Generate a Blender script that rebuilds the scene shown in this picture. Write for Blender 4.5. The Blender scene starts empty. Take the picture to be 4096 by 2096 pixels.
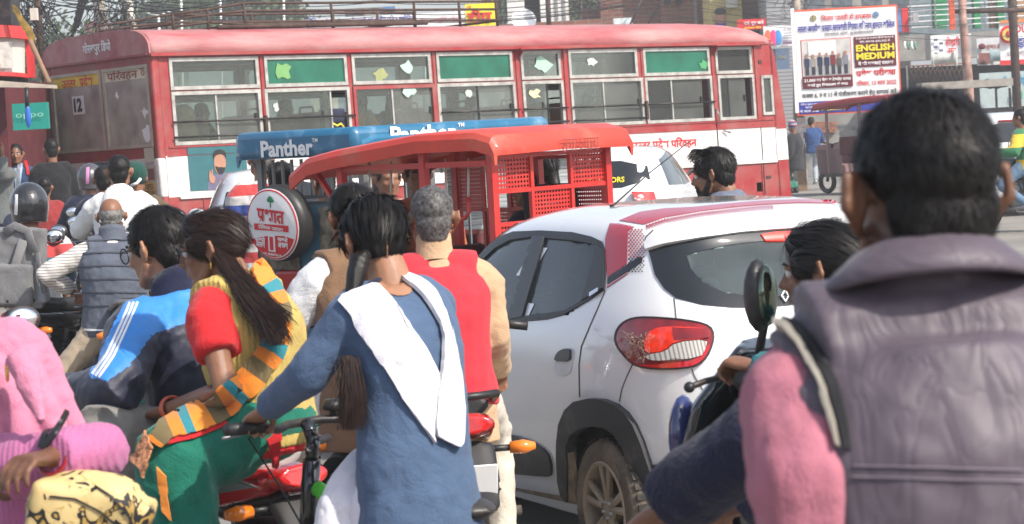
import bpy, bmesh, math, random
from math import sin, cos, pi, radians as R, sqrt, atan2, exp
from mathutils import Vector as V, Matrix as M, noise
from mathutils.bvhtree import BVHTree
random.seed(7)
SC = bpy.context.scene
COL = SC.collection
# ------------------------------------------------------------------ camera
F_PX, PITCH, ROLL, CAM_H = 9940.0, .0569, .0557, 1.85
cam_d = bpy.data.cameras.new('camera'); cam = bpy.data.objects.new('camera', cam_d); COL.objects.link(cam)
cam_d.sensor_fit = 'HORIZONTAL'; cam_d.sensor_width = 36; cam_d.lens = 36*F_PX/4096
cam_d.clip_start = .1; cam_d.clip_end = 3000
_r, _u, _f = V((1,0,0)), V((0,sin(PITCH),cos(PITCH))), V((0,cos(PITCH),-sin(PITCH)))
_cr = _r*cos(ROLL) - _u*sin(ROLL); _cu = _r*sin(ROLL) + _u*cos(ROLL)
CAM = V((0,0,CAM_H))
cam.matrix_world = M(((_cr.x,_cu.x,-_f.x,CAM.x),(_cr.y,_cu.y,-_f.y,CAM.y),(_cr.z,_cu.z,-_f.z,CAM.z),(0,0,0,1)))
cam_d.dof.use_dof = True; cam_d.dof.focus_distance = 14.0; cam_d.dof.aperture_fstop = 12.0
SC.camera = cam
# ------------------------------------------------------------------ sky, sun, exposure
SUN_EL, SUN_AZ = R(44), R(128)          # azimuth clockwise from +Y (the way the camera looks)
w = bpy.data.worlds.new('World'); SC.world = w; w.use_nodes = True
_n = w.node_tree.nodes; _sky = _n.new('ShaderNodeTexSky'); _sky.sky_type = 'NISHITA'; _sky.sun_disc = False
_sky.sun_elevation = SUN_EL; _sky.sun_rotation = SUN_AZ; _sky.dust_density = 2.6; _sky.air_density = 1.0; _sky.ozone_density = 3; _sky.altitude = 200
_hs = _n.new('ShaderNodeHueSaturation'); _hs.inputs['Saturation'].default_value = .6     # hazy, whitish winter sky
w.node_tree.links.new(_sky.outputs[0], _hs.inputs['Color']); w.node_tree.links.new(_hs.outputs[0], _n['Background'].inputs[0]); _n['Background'].inputs[1].default_value = .15
_sl = bpy.data.lights.new('sun', 'SUN'); _sl.energy = 3.4; _sl.angle = R(.6); _sl.color = (1,.92,.81)
sun = bpy.data.objects.new('sun', _sl); COL.objects.link(sun)
_sd = V((sin(SUN_AZ)*cos(SUN_EL), cos(SUN_AZ)*cos(SUN_EL), sin(SUN_EL)))
sun.rotation_euler = _sd.to_track_quat('Z','Y').to_euler(); sun.location = (20,-20,30)
SC.view_settings.view_transform = 'Standard'; SC.view_settings.look = 'None'; SC.view_settings.gamma = 1
SC.view_settings.use_curve_mapping = False; SC.view_settings.exposure = .68
SC.cycles.max_bounces = 7; SC.cycles.transparent_max_bounces = 14; SC.cycles.use_denoising = True
# ------------------------------------------------------------------ pixel of the 4096 photo + depth -> point
def ray(u, v):
    x, y = u-2048, v-1048
    xr = cos(ROLL)*x - sin(ROLL)*y; yr = sin(ROLL)*x + cos(ROLL)*y
    return _f + _r*(xr/F_PX) - _u*(yr/F_PX)
def P(u, v, d): return CAM + ray(u, v)*d
def Gd(u, d, z=0.0):                    # point on height z in column u, at depth d
    lo, hi = -6000, 9000
    for _ in range(40):
        m = (lo+hi)/2
        if P(u, m, d).z > z: lo = m
        else: hi = m
    p = P(u, lo, d); return V((p.x, p.y, z))
# ------------------------------------------------------------------ materials
MATS = {}
def mat(name, col, rough=.6, metal=0, var=.12, scale=6, bump=0, bscale=60, dirt=None, dirt_amt=.3, dscale=2.5, spec=.5, coat=0, sheen=0, stretch=None, emit=None, folds=0):
    if name in MATS: return MATS[name]
    m = bpy.data.materials.new(name); m.use_nodes = True; MATS[name] = m
    t = m.node_tree; N, L = t.nodes, t.links; b = N['Principled BSDF']
    b.inputs['Roughness'].default_value = rough; b.inputs['Metallic'].default_value = metal
    b.inputs['Specular IOR Level'].default_value = spec; b.inputs['Coat Weight'].default_value = coat; b.inputs['Coat Roughness'].default_value = .06
    b.inputs['Sheen Weight'].default_value = sheen
    tc = N.new('ShaderNodeTexCoord'); co = tc.outputs['Object']
    if stretch:
        mp = N.new('ShaderNodeMapping'); mp.inputs['Scale'].default_value = stretch; L.new(co, mp.inputs[0]); co = mp.outputs[0]
    nz = N.new('ShaderNodeTexNoise'); nz.inputs['Scale'].default_value = scale; nz.inputs['Detail'].default_value = 6; L.new(co, nz.inputs[0])
    rp = N.new('ShaderNodeValToRGB'); c = list(col)+[1]
    rp.color_ramp.elements[0].position = .3; rp.color_ramp.elements[1].position = .7
    rp.color_ramp.elements[0].color = [max(0,x*(1-var)) for x in col]+[1]; rp.color_ramp.elements[1].color = [min(1,x*(1+var)) for x in col]+[1]
    L.new(nz.outputs[0], rp.inputs[0]); out = rp.outputs[0]
    if dirt:
        n2 = N.new('ShaderNodeTexNoise'); n2.inputs['Scale'].default_value = dscale; n2.inputs['Detail'].default_value = 9; n2.inputs['Roughness'].default_value = .7; L.new(co, n2.inputs[0])
        r2 = N.new('ShaderNodeValToRGB'); r2.color_ramp.elements[0].position = .62-dirt_amt*.45; r2.color_ramp.elements[1].position = .9-dirt_amt*.25
        L.new(n2.outputs[0], r2.inputs[0]); mx = N.new('ShaderNodeMix'); mx.data_type = 'RGBA'
        L.new(r2.outputs[0], mx.inputs[0]); L.new(out, mx.inputs[6]); mx.inputs[7].default_value = list(dirt)+[1]; out = mx.outputs[2]
    L.new(out, b.inputs['Base Color'])
    if bump:
        n3 = N.new('ShaderNodeTexNoise'); n3.inputs['Scale'].default_value = bscale; n3.inputs['Detail'].default_value = 4; L.new(co, n3.inputs[0])
        bp = N.new('ShaderNodeBump'); bp.inputs['Strength'].default_value = bump; bp.inputs['Distance'].default_value = .01; L.new(n3.outputs[0], bp.inputs['Height']); L.new(bp.outputs[0], b.inputs['Normal'])
        if folds:
            n4 = N.new('ShaderNodeTexNoise'); n4.inputs['Scale'].default_value = 9; n4.inputs['Detail'].default_value = 2; n4.inputs['Distortion'].default_value = 1.6; L.new(co, n4.inputs[0])
            a1_ = N.new('ShaderNodeMath'); a1_.operation = 'SUBTRACT'; a1_.inputs[1].default_value = .5; L.new(n4.outputs[0], a1_.inputs[0]); a2_ = N.new('ShaderNodeMath'); a2_.operation = 'ABSOLUTE'; L.new(a1_.outputs[0], a2_.inputs[0]); a3_ = N.new('ShaderNodeMath'); a3_.operation = 'POWER'; a3_.inputs[1].default_value = .6; L.new(a2_.outputs[0], a3_.inputs[0])
            bq = N.new('ShaderNodeBump'); bq.inputs['Strength'].default_value = folds; bq.inputs['Distance'].default_value = .035; L.new(a3_.outputs[0], bq.inputs['Height']); L.new(bq.outputs[0], bp.inputs['Normal'])
    if name.startswith('skin'): b.inputs['Subsurface Weight'].default_value = .25; b.inputs['Subsurface Radius'].default_value = (1,.35,.2); b.inputs['Subsurface Scale'].default_value = .008
    if emit: b.inputs['Emission Color'].default_value = list(emit[:3])+[1]; b.inputs['Emission Strength'].default_value = emit[3]
    return m
def stripes(name, cols, axis='Z', period=.2, rough=.85, bump=.3, bscale=180, noise_amt=.0, offset=0, space='Object'):
    """bands of solid colour repeating along one axis (cloth woven in bands); cols = [(share, colour)]"""
    if name in MATS: return MATS[name]
    m = mat(name, (.5,.5,.5), rough, bump=bump, bscale=bscale, sheen=.2); t = m.node_tree; N, L = t.nodes, t.links; b = N['Principled BSDF']
    tc = N.new('ShaderNodeTexCoord'); sp = N.new('ShaderNodeSeparateXYZ'); L.new(tc.outputs[space], sp.inputs[0])
    a = N.new('ShaderNodeMath'); a.operation = 'MULTIPLY_ADD'; a.inputs[1].default_value = 1/period; a.inputs[2].default_value = offset; L.new(sp.outputs[axis], a.inputs[0])
    if noise_amt:
        nz = N.new('ShaderNodeTexNoise'); nz.inputs['Scale'].default_value = 7; L.new(tc.outputs['Object'], nz.inputs[0])
        a2 = N.new('ShaderNodeMath'); a2.operation = 'MULTIPLY_ADD'; a2.inputs[1].default_value = noise_amt; L.new(nz.outputs[0], a2.inputs[0]); L.new(a.outputs[0], a2.inputs[2]); a = a2
    fr = N.new('ShaderNodeMath'); fr.operation = 'FRACT'; L.new(a.outputs[0], fr.inputs[0])
    rp = N.new('ShaderNodeValToRGB'); rp.color_ramp.interpolation = 'CONSTANT'; L.new(fr.outputs[0], rp.inputs[0])
    els = rp.color_ramp.elements; tot = sum(s for s, _ in cols); pos = 0
    for i, (s, c) in enumerate(cols):
        e = els[0] if i == 0 else (els[1] if i == 1 else els.new(pos))
        e.position = pos; e.color = list(c)+[1]; pos += s/tot
    L.new(rp.outputs[0], b.inputs['Base Color']); return m
def glass(name, tint=(.55,.62,.6), dust=(.42,.43,.4), dust_amt=.3, rough=.05, opac=.0):
    """thin pane: tinted see-through film, a layer of dust and a clear reflection"""
    if name in MATS: return MATS[name]
    m = bpy.data.materials.new(name); m.use_nodes = True; MATS[name] = m
    t = m.node_tree; N, L = t.nodes, t.links; N.remove(N['Principled BSDF']); o = N['Material Output']
    tr = N.new('ShaderNodeBsdfTransparent'); tr.inputs[0].default_value = list(tint)+[1]
    df = N.new('ShaderNodeBsdfDiffuse'); df.inputs[0].default_value = list(dust)+[1]
    gl = N.new('ShaderNodeBsdfGlossy'); gl.inputs['Roughness'].default_value = rough
    tc = N.new('ShaderNodeTexCoord'); nz = N.new('ShaderNodeTexNoise'); nz.inputs['Scale'].default_value = 3; nz.inputs['Detail'].default_value = 8; L.new(tc.outputs['Object'], nz.inputs[0])
    mr = N.new('ShaderNodeMapRange'); mr.inputs['From Min'].default_value = .25; mr.inputs['From Max'].default_value = .8
    mr.inputs['To Min'].default_value = dust_amt*.6; mr.inputs['To Max'].default_value = min(1, dust_amt*1.5); L.new(nz.outputs[0], mr.inputs[0])
    m1 = N.new('ShaderNodeMixShader'); L.new(mr.outputs[0], m1.inputs[0]); L.new(tr.outputs[0], m1.inputs[1]); L.new(df.outputs[0], m1.inputs[2])
    fr = N.new('ShaderNodeFresnel'); fr.inputs[0].default_value = 1.5
    m2 = N.new('ShaderNodeMixShader'); L.new(fr.outputs[0], m2.inputs[0]); L.new(m1.outputs[0], m2.inputs[1]); L.new(gl.outputs[0], m2.inputs[2]); L.new(m2.outputs[0], o.inputs[0])
    return m
# ------------------------------------------------------------------ mesh building
def frame_of(d, hint=V((0,0,1))):
    d = d.normalized(); a = hint - d*hint.dot(d)
    if a.length < 1e-4: a = V((1,0,0)) - d*d.x
    a.normalize(); return a, d.cross(a)
class MB:
    def __init__(s): s.v = []; s.f = []; s.m = []; s.uv = None
    def add(s, vs, fs, mi=0):
        k = len(s.v); s.v += [V(p) for p in vs]; s.f += [tuple(i+k for i in f) for f in fs]; s.m += [mi]*len(fs); return s
    def box(s, c, size, rot=None, mi=0, taper=1):
        c = V(c); hx, hy, hz = [x/2 for x in size]; vs = []
        for z in (-1,1):
            k = taper if z > 0 else 1
            for x, y in ((-1,-1),(1,-1),(1,1),(-1,1)):
                p = V((x*hx*k, y*hy*k, z*hz)); vs.append(c + (rot @ p if rot else p))
        return s.add(vs, [(3,2,1,0),(4,5,6,7),(0,1,5,4),(1,2,6,5),(2,3,7,6),(3,0,4,7)], mi)
    def bx(s, x0, x1, y0, y1, z0, z1, mi=0): return s.box(((x0+x1)/2,(y0+y1)/2,(z0+z1)/2), (abs(x1-x0),abs(y1-y0),abs(z1-z0)), mi=mi)
    def loft(s, rings, cap=True, mi=0, closed=True):
        n = len(rings[0]); vs = [p for r in rings for p in r]; fs = []
        for i in range(len(rings)-1):
            for j in range(n if closed else n-1):
                a, b = i*n+j, i*n+(j+1)%n; fs.append((a, b, b+n, a+n))
        if cap: fs.append(tuple(range(n-1,-1,-1))); fs.append(tuple(range((len(rings)-1)*n, len(rings)*n)))
        return s.add(vs, fs, mi)
    def tube(s, pts, r, n=8, cap=True, mi=0, hint=V((0,0,1)), flat=None):
        pts = [V(p) for p in pts]; rings = []
        rs = r if isinstance(r, (list, tuple)) else [r]*len(pts); a0 = None
        for i, p in enumerate(pts):
            d = (pts[min(i+1,len(pts)-1)] - pts[max(i-1,0)])
            if d.length < 1e-9: d = V((0,0,1))
            d.normalize()
            if a0 is None: a, b = frame_of(d, hint)
            else:
                a = a0 - d*a0.dot(d)
                if a.length < 1e-5: a, _ = frame_of(d)
                a.normalize(); b = d.cross(a)
            a0 = a; ri = rs[i]; ra, rb = (ri if isinstance(ri, tuple) else (ri, ri))
            rings.append([p + a*(ra*cos(2*pi*k/n)) + b*(rb*sin(2*pi*k/n)) for k in range(n)])
        return s.loft(rings, cap, mi)
    def ball(s, c, r, nu=12, nv=8, rot=None, mi=0):
        c = V(c); r = (r,r,r) if not isinstance(r, (tuple,list)) else r; vs = []; fs = []
        T = lambda p: c + (rot @ p if rot else p)
        vs.append(T(V((0,0,r[2]))))
        for i in range(1, nv):
            t = pi*i/nv
            for j in range(nu): a = 2*pi*j/nu; vs.append(T(V((r[0]*sin(t)*cos(a), r[1]*sin(t)*sin(a), r[2]*cos(t)))))
        vs.append(T(V((0,0,-r[2]))))
        for j in range(nu): fs.append((0, 1+j, 1+(j+1)%nu))
        for i in range(nv-2):
            for j in range(nu): a = 1+i*nu+j; b = 1+i*nu+(j+1)%nu; fs.append((a, a+nu, b+nu, b))
        k = 1+(nv-2)*nu
        for j in range(nu): fs.append((k+j, len(vs)-1, k+(j+1)%nu))
        return s.add(vs, fs, mi)
    def lathe(s, prof, c=(0,0,0), axis=V((0,0,1)), n=20, mi=0, cap=False):
        a, b = frame_of(V(axis), V((1,0,.01))); d = V(axis).normalized(); c = V(c)
        return s.loft([[c + d*h + (a*cos(2*pi*k/n) + b*sin(2*pi*k/n))*r for k in range(n)] for r, h in prof], cap, mi)
    def torus(s, c, axis, Rr, r, n=24, k=8, mi=0, arc=2*pi, a0=0, ry=None):
        a, b = frame_of(V(axis), V((0,0,1))); d = V(axis).normalized(); c = V(c); full = arc > 6.28; rings = []
        for i in range(n if full else n+1):
            t = a0 + arc*i/n; e = a*cos(t)+b*sin(t)
            rings.append([c + e*(Rr + r*cos(2*pi*j/k)) + d*((ry or r)*sin(2*pi*j/k)) for j in range(k)])
        if full: rings.append(rings[0])
        return s.loft(rings, not full, mi)
    def quad(s, a, b, c, d, mi=0): return s.add([a,b,c,d], [(0,1,2,3)], mi)
    def poly(s, pts, ext, mi=0):           # a flat outline pushed out along ext
        n = len(pts); pts = [V(p) for p in pts]; ext = V(ext); vs = pts + [p+ext for p in pts]
        return s.add(vs, [tuple(range(n-1,-1,-1)), tuple(range(n,2*n))] + [(i,(i+1)%n,(i+1)%n+n,i+n) for i in range(n)], mi)
    def xf(s, T): s.v = [T @ p for p in s.v]; return s
    def mesh(s, name, mats, smooth=True):
        me = bpy.data.meshes.new(name); me.from_pydata([tuple(p) for p in s.v], [], s.f)
        for m in (mats if isinstance(mats, (list,tuple)) else [mats]): me.materials.append(m)
        if max(s.m, default=0): me.polygons.foreach_set('material_index', s.m)
        if smooth: me.polygons.foreach_set('use_smooth', [True]*len(s.f))
        if s.uv:
            ul = me.uv_layers.new(name='UVMap')
            for li, l in enumerate(me.loops): ul.data[li].uv = s.uv[l.vertex_index]
        me.update(); return me
    def obj(s, name, mats, parent=None, smooth=True, bevel=0, sub=0, world=False, kind=None, auto=None, solid=0):
        if world and parent is not None:
            lo = parent.matrix_world.inverted() if parent.parent is None else (parent.parent.matrix_world @ parent.matrix_basis).inverted()
            s.xf(lo)
        o = bpy.data.objects.new(name, s.mesh(name, mats, smooth)); COL.objects.link(o)
        return finish(o, parent, bevel, sub, kind, auto, solid)
def finish(o, parent=None, bevel=0, sub=0, kind=None, auto=None, solid=0):
    if parent is not None: o.parent = parent
    if kind: o['kind'] = kind
    if solid: md = o.modifiers.new('solid', 'SOLIDIFY'); md.thickness = solid; md.offset = 1
    if bevel:
        md = o.modifiers.new('bevel', 'BEVEL'); md.width = bevel; md.segments = 2; md.limit_method = 'ANGLE'; md.angle_limit = R(35)
        o.data.set_sharp_from_angle(angle=R(50))
    elif auto: o.data.set_sharp_from_angle(angle=R(auto))
    if sub: md = o.modifiers.new('sub', 'SUBSURF'); md.levels = sub; md.render_levels = sub
    return o
def tag(o, label=None, cat=None, group=None, kind=None):
    if label: o['label'] = label
    if cat: o['category'] = cat
    if group: o['group'] = group
    if kind: o['kind'] = kind
    return o
def thing(name, label, cat, loc=(0,0,0), rot=None, group=None, scale=1):
    o = bpy.data.objects.new(name, None); COL.objects.link(o); o.empty_display_size = .1
    T = M.Translation(V(loc)) @ (rot.to_4x4() if rot else M.Identity(4)) @ M.Scale(scale, 4); o.matrix_world = T
    return tag(o, label, cat, group)
def copy_tree(o, loc=None, rot=None, label=None):
    c = o.copy(); COL.objects.link(c)
    if label: c['label'] = label
    if loc is not None: c.location = loc
    if rot is not None: c.rotation_euler = rot
    for ch in list(o.children):
        d = ch.copy(); COL.objects.link(d); d.parent = c
        for g in list(ch.children): e = g.copy(); COL.objects.link(e); e.parent = d
    return c
def baked(me_obj):                        # apply the modifiers of a temporary object, return the new mesh, delete the object
    dg = bpy.context.evaluated_depsgraph_get(); dg.update()
    me = bpy.data.meshes.new_from_object(me_obj.evaluated_get(dg), depsgraph=dg)
    bpy.data.objects.remove(me_obj); return me
_tex = {}
def clouds(scale, depth=2):
    k = (scale, depth)
    if k not in _tex: t = bpy.data.textures.new('folds', 'CLOUDS'); t.noise_scale = scale; t.noise_depth = depth; _tex[k] = t
    return _tex[k]
def fuse(mb, voxel, smooth=4, disp=(), name='fused', stretch=None):
    """one continuous surface out of overlapping shapes, then folds"""
    me = mb.mesh(name, [], False); o = bpy.data.objects.new('tmp', me); COL.objects.link(o)
    md = o.modifiers.new('r', 'REMESH'); md.mode = 'VOXEL'; md.voxel_size = voxel; md.use_smooth_shade = True
    md = o.modifiers.new('s', 'SMOOTH'); md.factor = .5; md.iterations = smooth
    for amp, sc in disp:
        md = o.modifiers.new('d', 'DISPLACE'); md.texture = clouds(sc); md.strength = amp; md.mid_level = .5
        if stretch is not None: md.texture_coords = 'OBJECT'; md.texture_coords_object = stretch
    return baked(o)
def mesh_obj(name, me, mats, parent=None, **kw):
    me.name = name; me.materials.clear()
    for m in (mats if isinstance(mats, (list,tuple)) else [mats]): me.materials.append(m)
    me.polygons.foreach_set('use_smooth', [True]*len(me.polygons))
    o = bpy.data.objects.new(name, me); COL.objects.link(o); return finish(o, parent, **kw)
def bvh_of(*objs):
    vs, fs = [], []
    for o in objs:
        W = o.matrix_world if o.parent is None else o.parent.matrix_world @ o.matrix_basis
        k = len(vs); vs += [W @ v.co for v in o.data.vertices]; fs += [tuple(k+i for i in p.vertices) for p in o.data.polygons]
    return BVHTree.FromPolygons(vs, fs)
def inside(p, poly):
    x, y = p; c = False; n = len(poly)
    for i in range(n):
        x0, y0 = poly[i]; x1, y1 = poly[i-1]
        if (y0 > y) != (y1 > y) and x < (x1-x0)*(y-y0)/(y1-y0)+x0: c = not c
    return c
def smooth_poly(pts, it=2):
    for _ in range(it):
        q = []
        for i in range(len(pts)):
            a, b = pts[i], pts[(i+1)%len(pts)]; q += [(a[0]*.75+b[0]*.25, a[1]*.75+b[1]*.25), (a[0]*.25+b[0]*.75, a[1]*.25+b[1]*.75)]
        pts = q
    return pts
from mathutils.geometry import delaunay_2d_cdt
def patch2d(outline, step, holes=()):
    """triangles filling a 2-D outline with inner points every step"""
    pts = []; edges = []
    for pl in (outline,)+tuple(holes):
        k = len(pts); n = 0
        for i in range(len(pl)):
            a, b = V(pl[i]), V(pl[(i+1)%len(pl)]); m = max(1, int((b-a).length/step))
            for j in range(m): pts.append(a.lerp(b, j/m)); n += 1
        edges += [(k+j, k+(j+1)%n) for j in range(n)]
    xs = [p[0] for p in outline]; ys = [p[1] for p in outline]; y = min(ys)+step*.5; r = 0
    while y < max(ys):
        x = min(xs)+step*(.5 if r%2 else .25)
        while x < max(xs):
            if inside((x,y), outline) and not any(inside((x,y), h) for h in holes): pts.append(V((x,y)))
            x += step
        y += step*.87; r += 1
    vs, _, fs, *_rest = delaunay_2d_cdt(pts, edges, [], 0, 1e-4)
    fs = [f for f in fs if inside((sum(vs[i][0] for i in f)/len(f), sum(vs[i][1] for i in f)/len(f)), outline)
          and not any(inside((sum(vs[i][0] for i in f)/len(f), sum(vs[i][1] for i in f)/len(f)), h) for h in holes)]
    return vs, fs
def lay(name, bvh, outline, m, parent, step=14, off=.004, thick=.004, proj=None, holes=(), smooth=True, sm=0, mirror=None, uvaxis=None):
    """a sheet with real thickness fitted onto a surface; outline in photo pixels (or in proj's own plane)"""
    if sm: outline = smooth_poly(outline, sm)
    vs, fs = patch2d([tuple(p) for p in outline], step, holes); pj = proj or (lambda x, y: (CAM, ray(x, y)))
    pts = []; last = None; miss = []
    for i, q in enumerate(vs):
        o, d = pj(q[0], q[1]); h = bvh.ray_cast(o, d.normalized())
        if h[0] is None: pts.append(None); miss.append(i); continue
        n = h[1] if h[1].dot(d) < 0 else -h[1]
        pts.append((h[0], n, o, d.normalized()))
    good = [i for i, p in enumerate(pts) if p]
    if not good: print('LAY MISS', name); return None
    for i in miss:
        j = min(good, key=lambda k: (vs[k]-vs[i]).length_squared); o, d = pj(*vs[i]); d = d.normalized(); p, n, *_x = pts[j]
        t = (p-o).dot(d); pts[i] = (o+d*t, n, o, d)
    mb = MB(); n = len(pts)
    top = [p+nn*off for p, nn, *_x in pts]
    if thick:
        from collections import Counter
        cnt = Counter(); 
        for f in fs:
            for a, b in zip(f, f[1:]+f[:1]): cnt[(a,b)] += 1
        rim = [(a,b) for (a,b) in cnt if (b,a) not in cnt]
        mb.add(top + [p-(pts[i][1])*thick for i, p in enumerate(top)], [tuple(f) for f in fs] + [(b,a,a+n,b+n) for a,b in rim])
    else: mb.add(top, [tuple(f) for f in fs])
    # face the viewer side
    if fs:
        f = fs[0]; nn = (mb.v[f[1]]-mb.v[f[0]]).cross(mb.v[f[2]]-mb.v[f[0]])
        if nn.dot(pts[f[0]][1]) < 0: mb.f = [tuple(reversed(f)) for f in mb.f]
    if uvaxis is not None: mb.uv = [((q[0]-uvaxis[0][0])*uvaxis[1][0]+(q[1]-uvaxis[0][1])*uvaxis[1][1], 0) for q in vs]*(2 if thick else 1)
    o = mb.obj(name, m, parent, smooth, world=parent is not None)
    if thick: o.data.set_sharp_from_angle(angle=R(50))
    return o
# ------------------------------------------------------------------ lettering
def _txt_raw(s, bold, font=None):
    c = bpy.data.curves.new('lettering', 'FONT'); c.body = s; c.size = 1; c.resolution_u = 2; c.offset = bold
    o = bpy.data.objects.new('lettering', c); COL.objects.link(o); me = baked(o); bpy.data.curves.remove(c)
    vs = [(v.co.x, v.co.y) for v in me.vertices]; fs = [tuple(p.vertices) for p in me.polygons]; bpy.data.meshes.remove(me); return vs, fs
DEV = lambda ch: 0x900 <= ord(ch) < 0x980
CONS = lambda ch: 0x915 <= ord(ch) <= 0x939
def txt2d(s, bold=.0):
    """flat lettering; puts the short-i sign before its cluster, joins half letters and under-strokes"""
    VI, RA = '\u094d', '\u0930'; toks = []; i = 0; cur = ''
    def flush():
        nonlocal cur
        if cur: toks.append(('n', cur)); cur = ''
    while i < len(s):
        if CONS(s[i]):
            cl = [s[i]]; j = i+1
            while j+1 < len(s) and s[j] == VI and CONS(s[j+1]): cl.append(s[j+1]); j += 2
            post = ''
            while j < len(s) and DEV(s[j]) and not CONS(s[j]) and not (0x904 <= ord(s[j]) <= 0x914) and s[j] not in '\u0964': post += s[j]; j += 1
            pre = ''
            if '\u093f' in post: post = post.replace('\u093f', ''); pre = '\u093f'
            cur += pre; reph = False; sub = False
            if len(cl) > 1 and cl[0] == RA: reph = True; cl = cl[1:]
            if len(cl) > 1 and cl[-1] == RA: sub = True; cl = cl[:-1]
            for c in cl[:-1]: flush(); toks.append(('h', c))
            cur += cl[-1]
            if sub: flush(); toks.append(('s', ''))
            cur += post
            if reph: flush(); toks.append(('r', ''))
            i = j
        else: cur += s[i]; i += 1
    flush()
    V2, F2 = [], []; x = 0
    def put(vs, fs, dx):
        k = len(V2); V2.extend((a+dx, b) for a, b in vs); F2.extend(tuple(q+k for q in f) for f in fs)
    for kd, t in toks:
        if kd == 's': put([(-.27,.17),(-.2,.2),(-.40,-.06),(-.46,-.03)], [(0,1,2,3)][::-1], x); continue
        if kd == 'r': put([(-.16,.82),(-.02,.92),(0,.87),(-.12,.76)], [(0,1,2,3)][::-1], x); continue
        vs, fs = _txt_raw(t, bold)
        if not vs: x += .3*len(t); continue
        w_ = max(a for a, b in vs)
        if kd == 'h':
            cut = w_*.66; keep = [min(a, cut) for a, b in vs]; put([(k, b) for k, (a, b) in zip(keep, vs)], [f for f in fs if min(vs[q][0] for q in f) < cut], x); x += cut
        else:
            put(vs, fs, x); lead = len(t)-len(t.rstrip(' ')); x += w_ + lead*.28 + (0 if DEV(t.rstrip(' ')[-1]) else .05)
    return V2, F2
def lettering(s, o, xd, up, h, m, parent, width=None, bold=.0, thick=.003, align='C', name='lettering', world=False, slant=0, arc=0):
    """o = where it sits (centre or left middle), xd / up directions on the surface, h = height of the whole line"""
    vs, fs = txt2d(s, bold); xs = [a for a, b in vs]; ys = [b for a, b in vs]; x0, x1, y0, y1 = min(xs), max(xs), min(ys), max(ys)
    ky = h/(y1-y0); kx = width/(x1-x0) if width else ky; xd = V(xd).normalized(); up = V(up).normalized(); n = xd.cross(up); o = V(o)
    cx = (x0+x1)/2 if align == 'C' else x0; cy = (y0+y1)/2
    mb = MB(); tp = [o + xd*((a-cx)*kx+(b-cy)*ky*slant) + up*((b-cy)*ky - arc*((a-cx)*kx)**2) + n*thick for a, b in vs]
    mb.add(tp, fs); return mb.obj(name, m, parent, False, world=world)
def px(p):
    q = V(p)-CAM; z = q.dot(_f); x = q.dot(_r)/z*F_PX; y = -q.dot(_u)/z*F_PX
    return (2048+cos(ROLL)*x+sin(ROLL)*y, 1048-sin(ROLL)*x+cos(ROLL)*y)
def lerp_table(xs, ys, x):
    if x <= xs[0]: return ys[0]
    for i in range(1, len(xs)):
        if x <= xs[i]: t = (x-xs[i-1])/(xs[i]-xs[i-1]); return ys[i-1]+(ys[i]-ys[i-1])*t
    return ys[-1]
def band(pts, wd):                         # outline of a line of a given width
    pts = [V((p[0],p[1])) for p in pts]; a, b = [], []
    for i, p in enumerate(pts):
        d = (pts[min(i+1,len(pts)-1)]-pts[max(i-1,0)]).normalized(); n = V((-d.y,d.x)); wi = wd[i] if isinstance(wd,(list,tuple)) else wd
        a.append(tuple(p+n*wi/2)); b.append(tuple(p-n*wi/2))
    return a+b[::-1]
# ------------------------------------------------------------------ shared materials
BLACK = mat('black_plastic', (.014,.014,.015), .45, var=.3, dirt=(.12,.1,.08), dirt_amt=.15)
RUBBER = mat('tyre_rubber', (.02,.02,.02), .8, var=.3, bump=.4, bscale=90, dirt=(.18,.14,.1), dirt_amt=.35, dscale=5)
MUDRUB = mat('muddy_rubber', (.17,.13,.095), .9, var=.35, bump=.4, bscale=60)
CHROME = mat('chrome', (.65,.65,.66), .18, 1, var=.08)
STEEL = mat('worn_steel', (.33,.33,.34), .42, .8, var=.25, dirt=(.16,.09,.05), dirt_amt=.25, dscale=8)
DARKM = mat('dark_metal', (.03,.03,.032), .45, .5, var=.3, dirt=(.14,.1,.07), dirt_amt=.3, dscale=9)
RUST = mat('rusty_steel', (.075,.045,.035), .8, .3, var=.5, scale=12, bump=.3)
WHITEP = mat('white_enamel', (.76,.77,.78), .25, var=.03, coat=.6, dirt=(.5,.46,.4), dirt_amt=.06)
SIGNW = mat('sign_white', (.78,.78,.78), .6, var=.04, dirt=(.55,.53,.5), dirt_amt=.1)
INKW = mat('ink_white', (.8,.8,.8), .6, var=.03); INKB = mat('ink_black', (.015,.015,.015), .6); INKR = mat('ink_red', (.6,.02,.025), .6, var=.05)
INKBL = mat('ink_blue', (.03,.035,.3), .6, var=.05); INKY = mat('ink_yellow', (.8,.68,.03), .6, var=.04); INKG = mat('ink_green', (.02,.22,.09), .6)
INKM = mat('ink_maroon', (.13,.012,.02), .6)
AMBER = mat('amber_lens', (.8,.2,.01), .15, var=.1, coat=.7); REDLENS = mat('red_lens', (.5,.012,.012), .12, var=.2, scale=30, coat=.8)
CLEARL = mat('clear_lens', (.55,.54,.5), .12, .2, var=.35, scale=50, coat=.8)
MIRROR = mat('mirror_glass', (.75,.78,.8), .03, 1, var=.02)
SKIN = [mat('skin_light_brown', (.33,.165,.095), .5, var=.1, scale=25, bump=.1, bscale=150), mat('skin_brown', (.235,.11,.062), .5, var=.1, scale=25, bump=.1, bscale=150),
        mat('skin_dark_brown', (.15,.068,.038), .48, var=.12, scale=25, bump=.1, bscale=150)]
HAIRB = mat('black_hair', (.011,.0095,.009), .5, var=.5, scale=40, spec=.3); HAIRD = mat('dark_brown_hair', (.026,.014,.011), .48, var=.4, scale=40, spec=.3)
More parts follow.
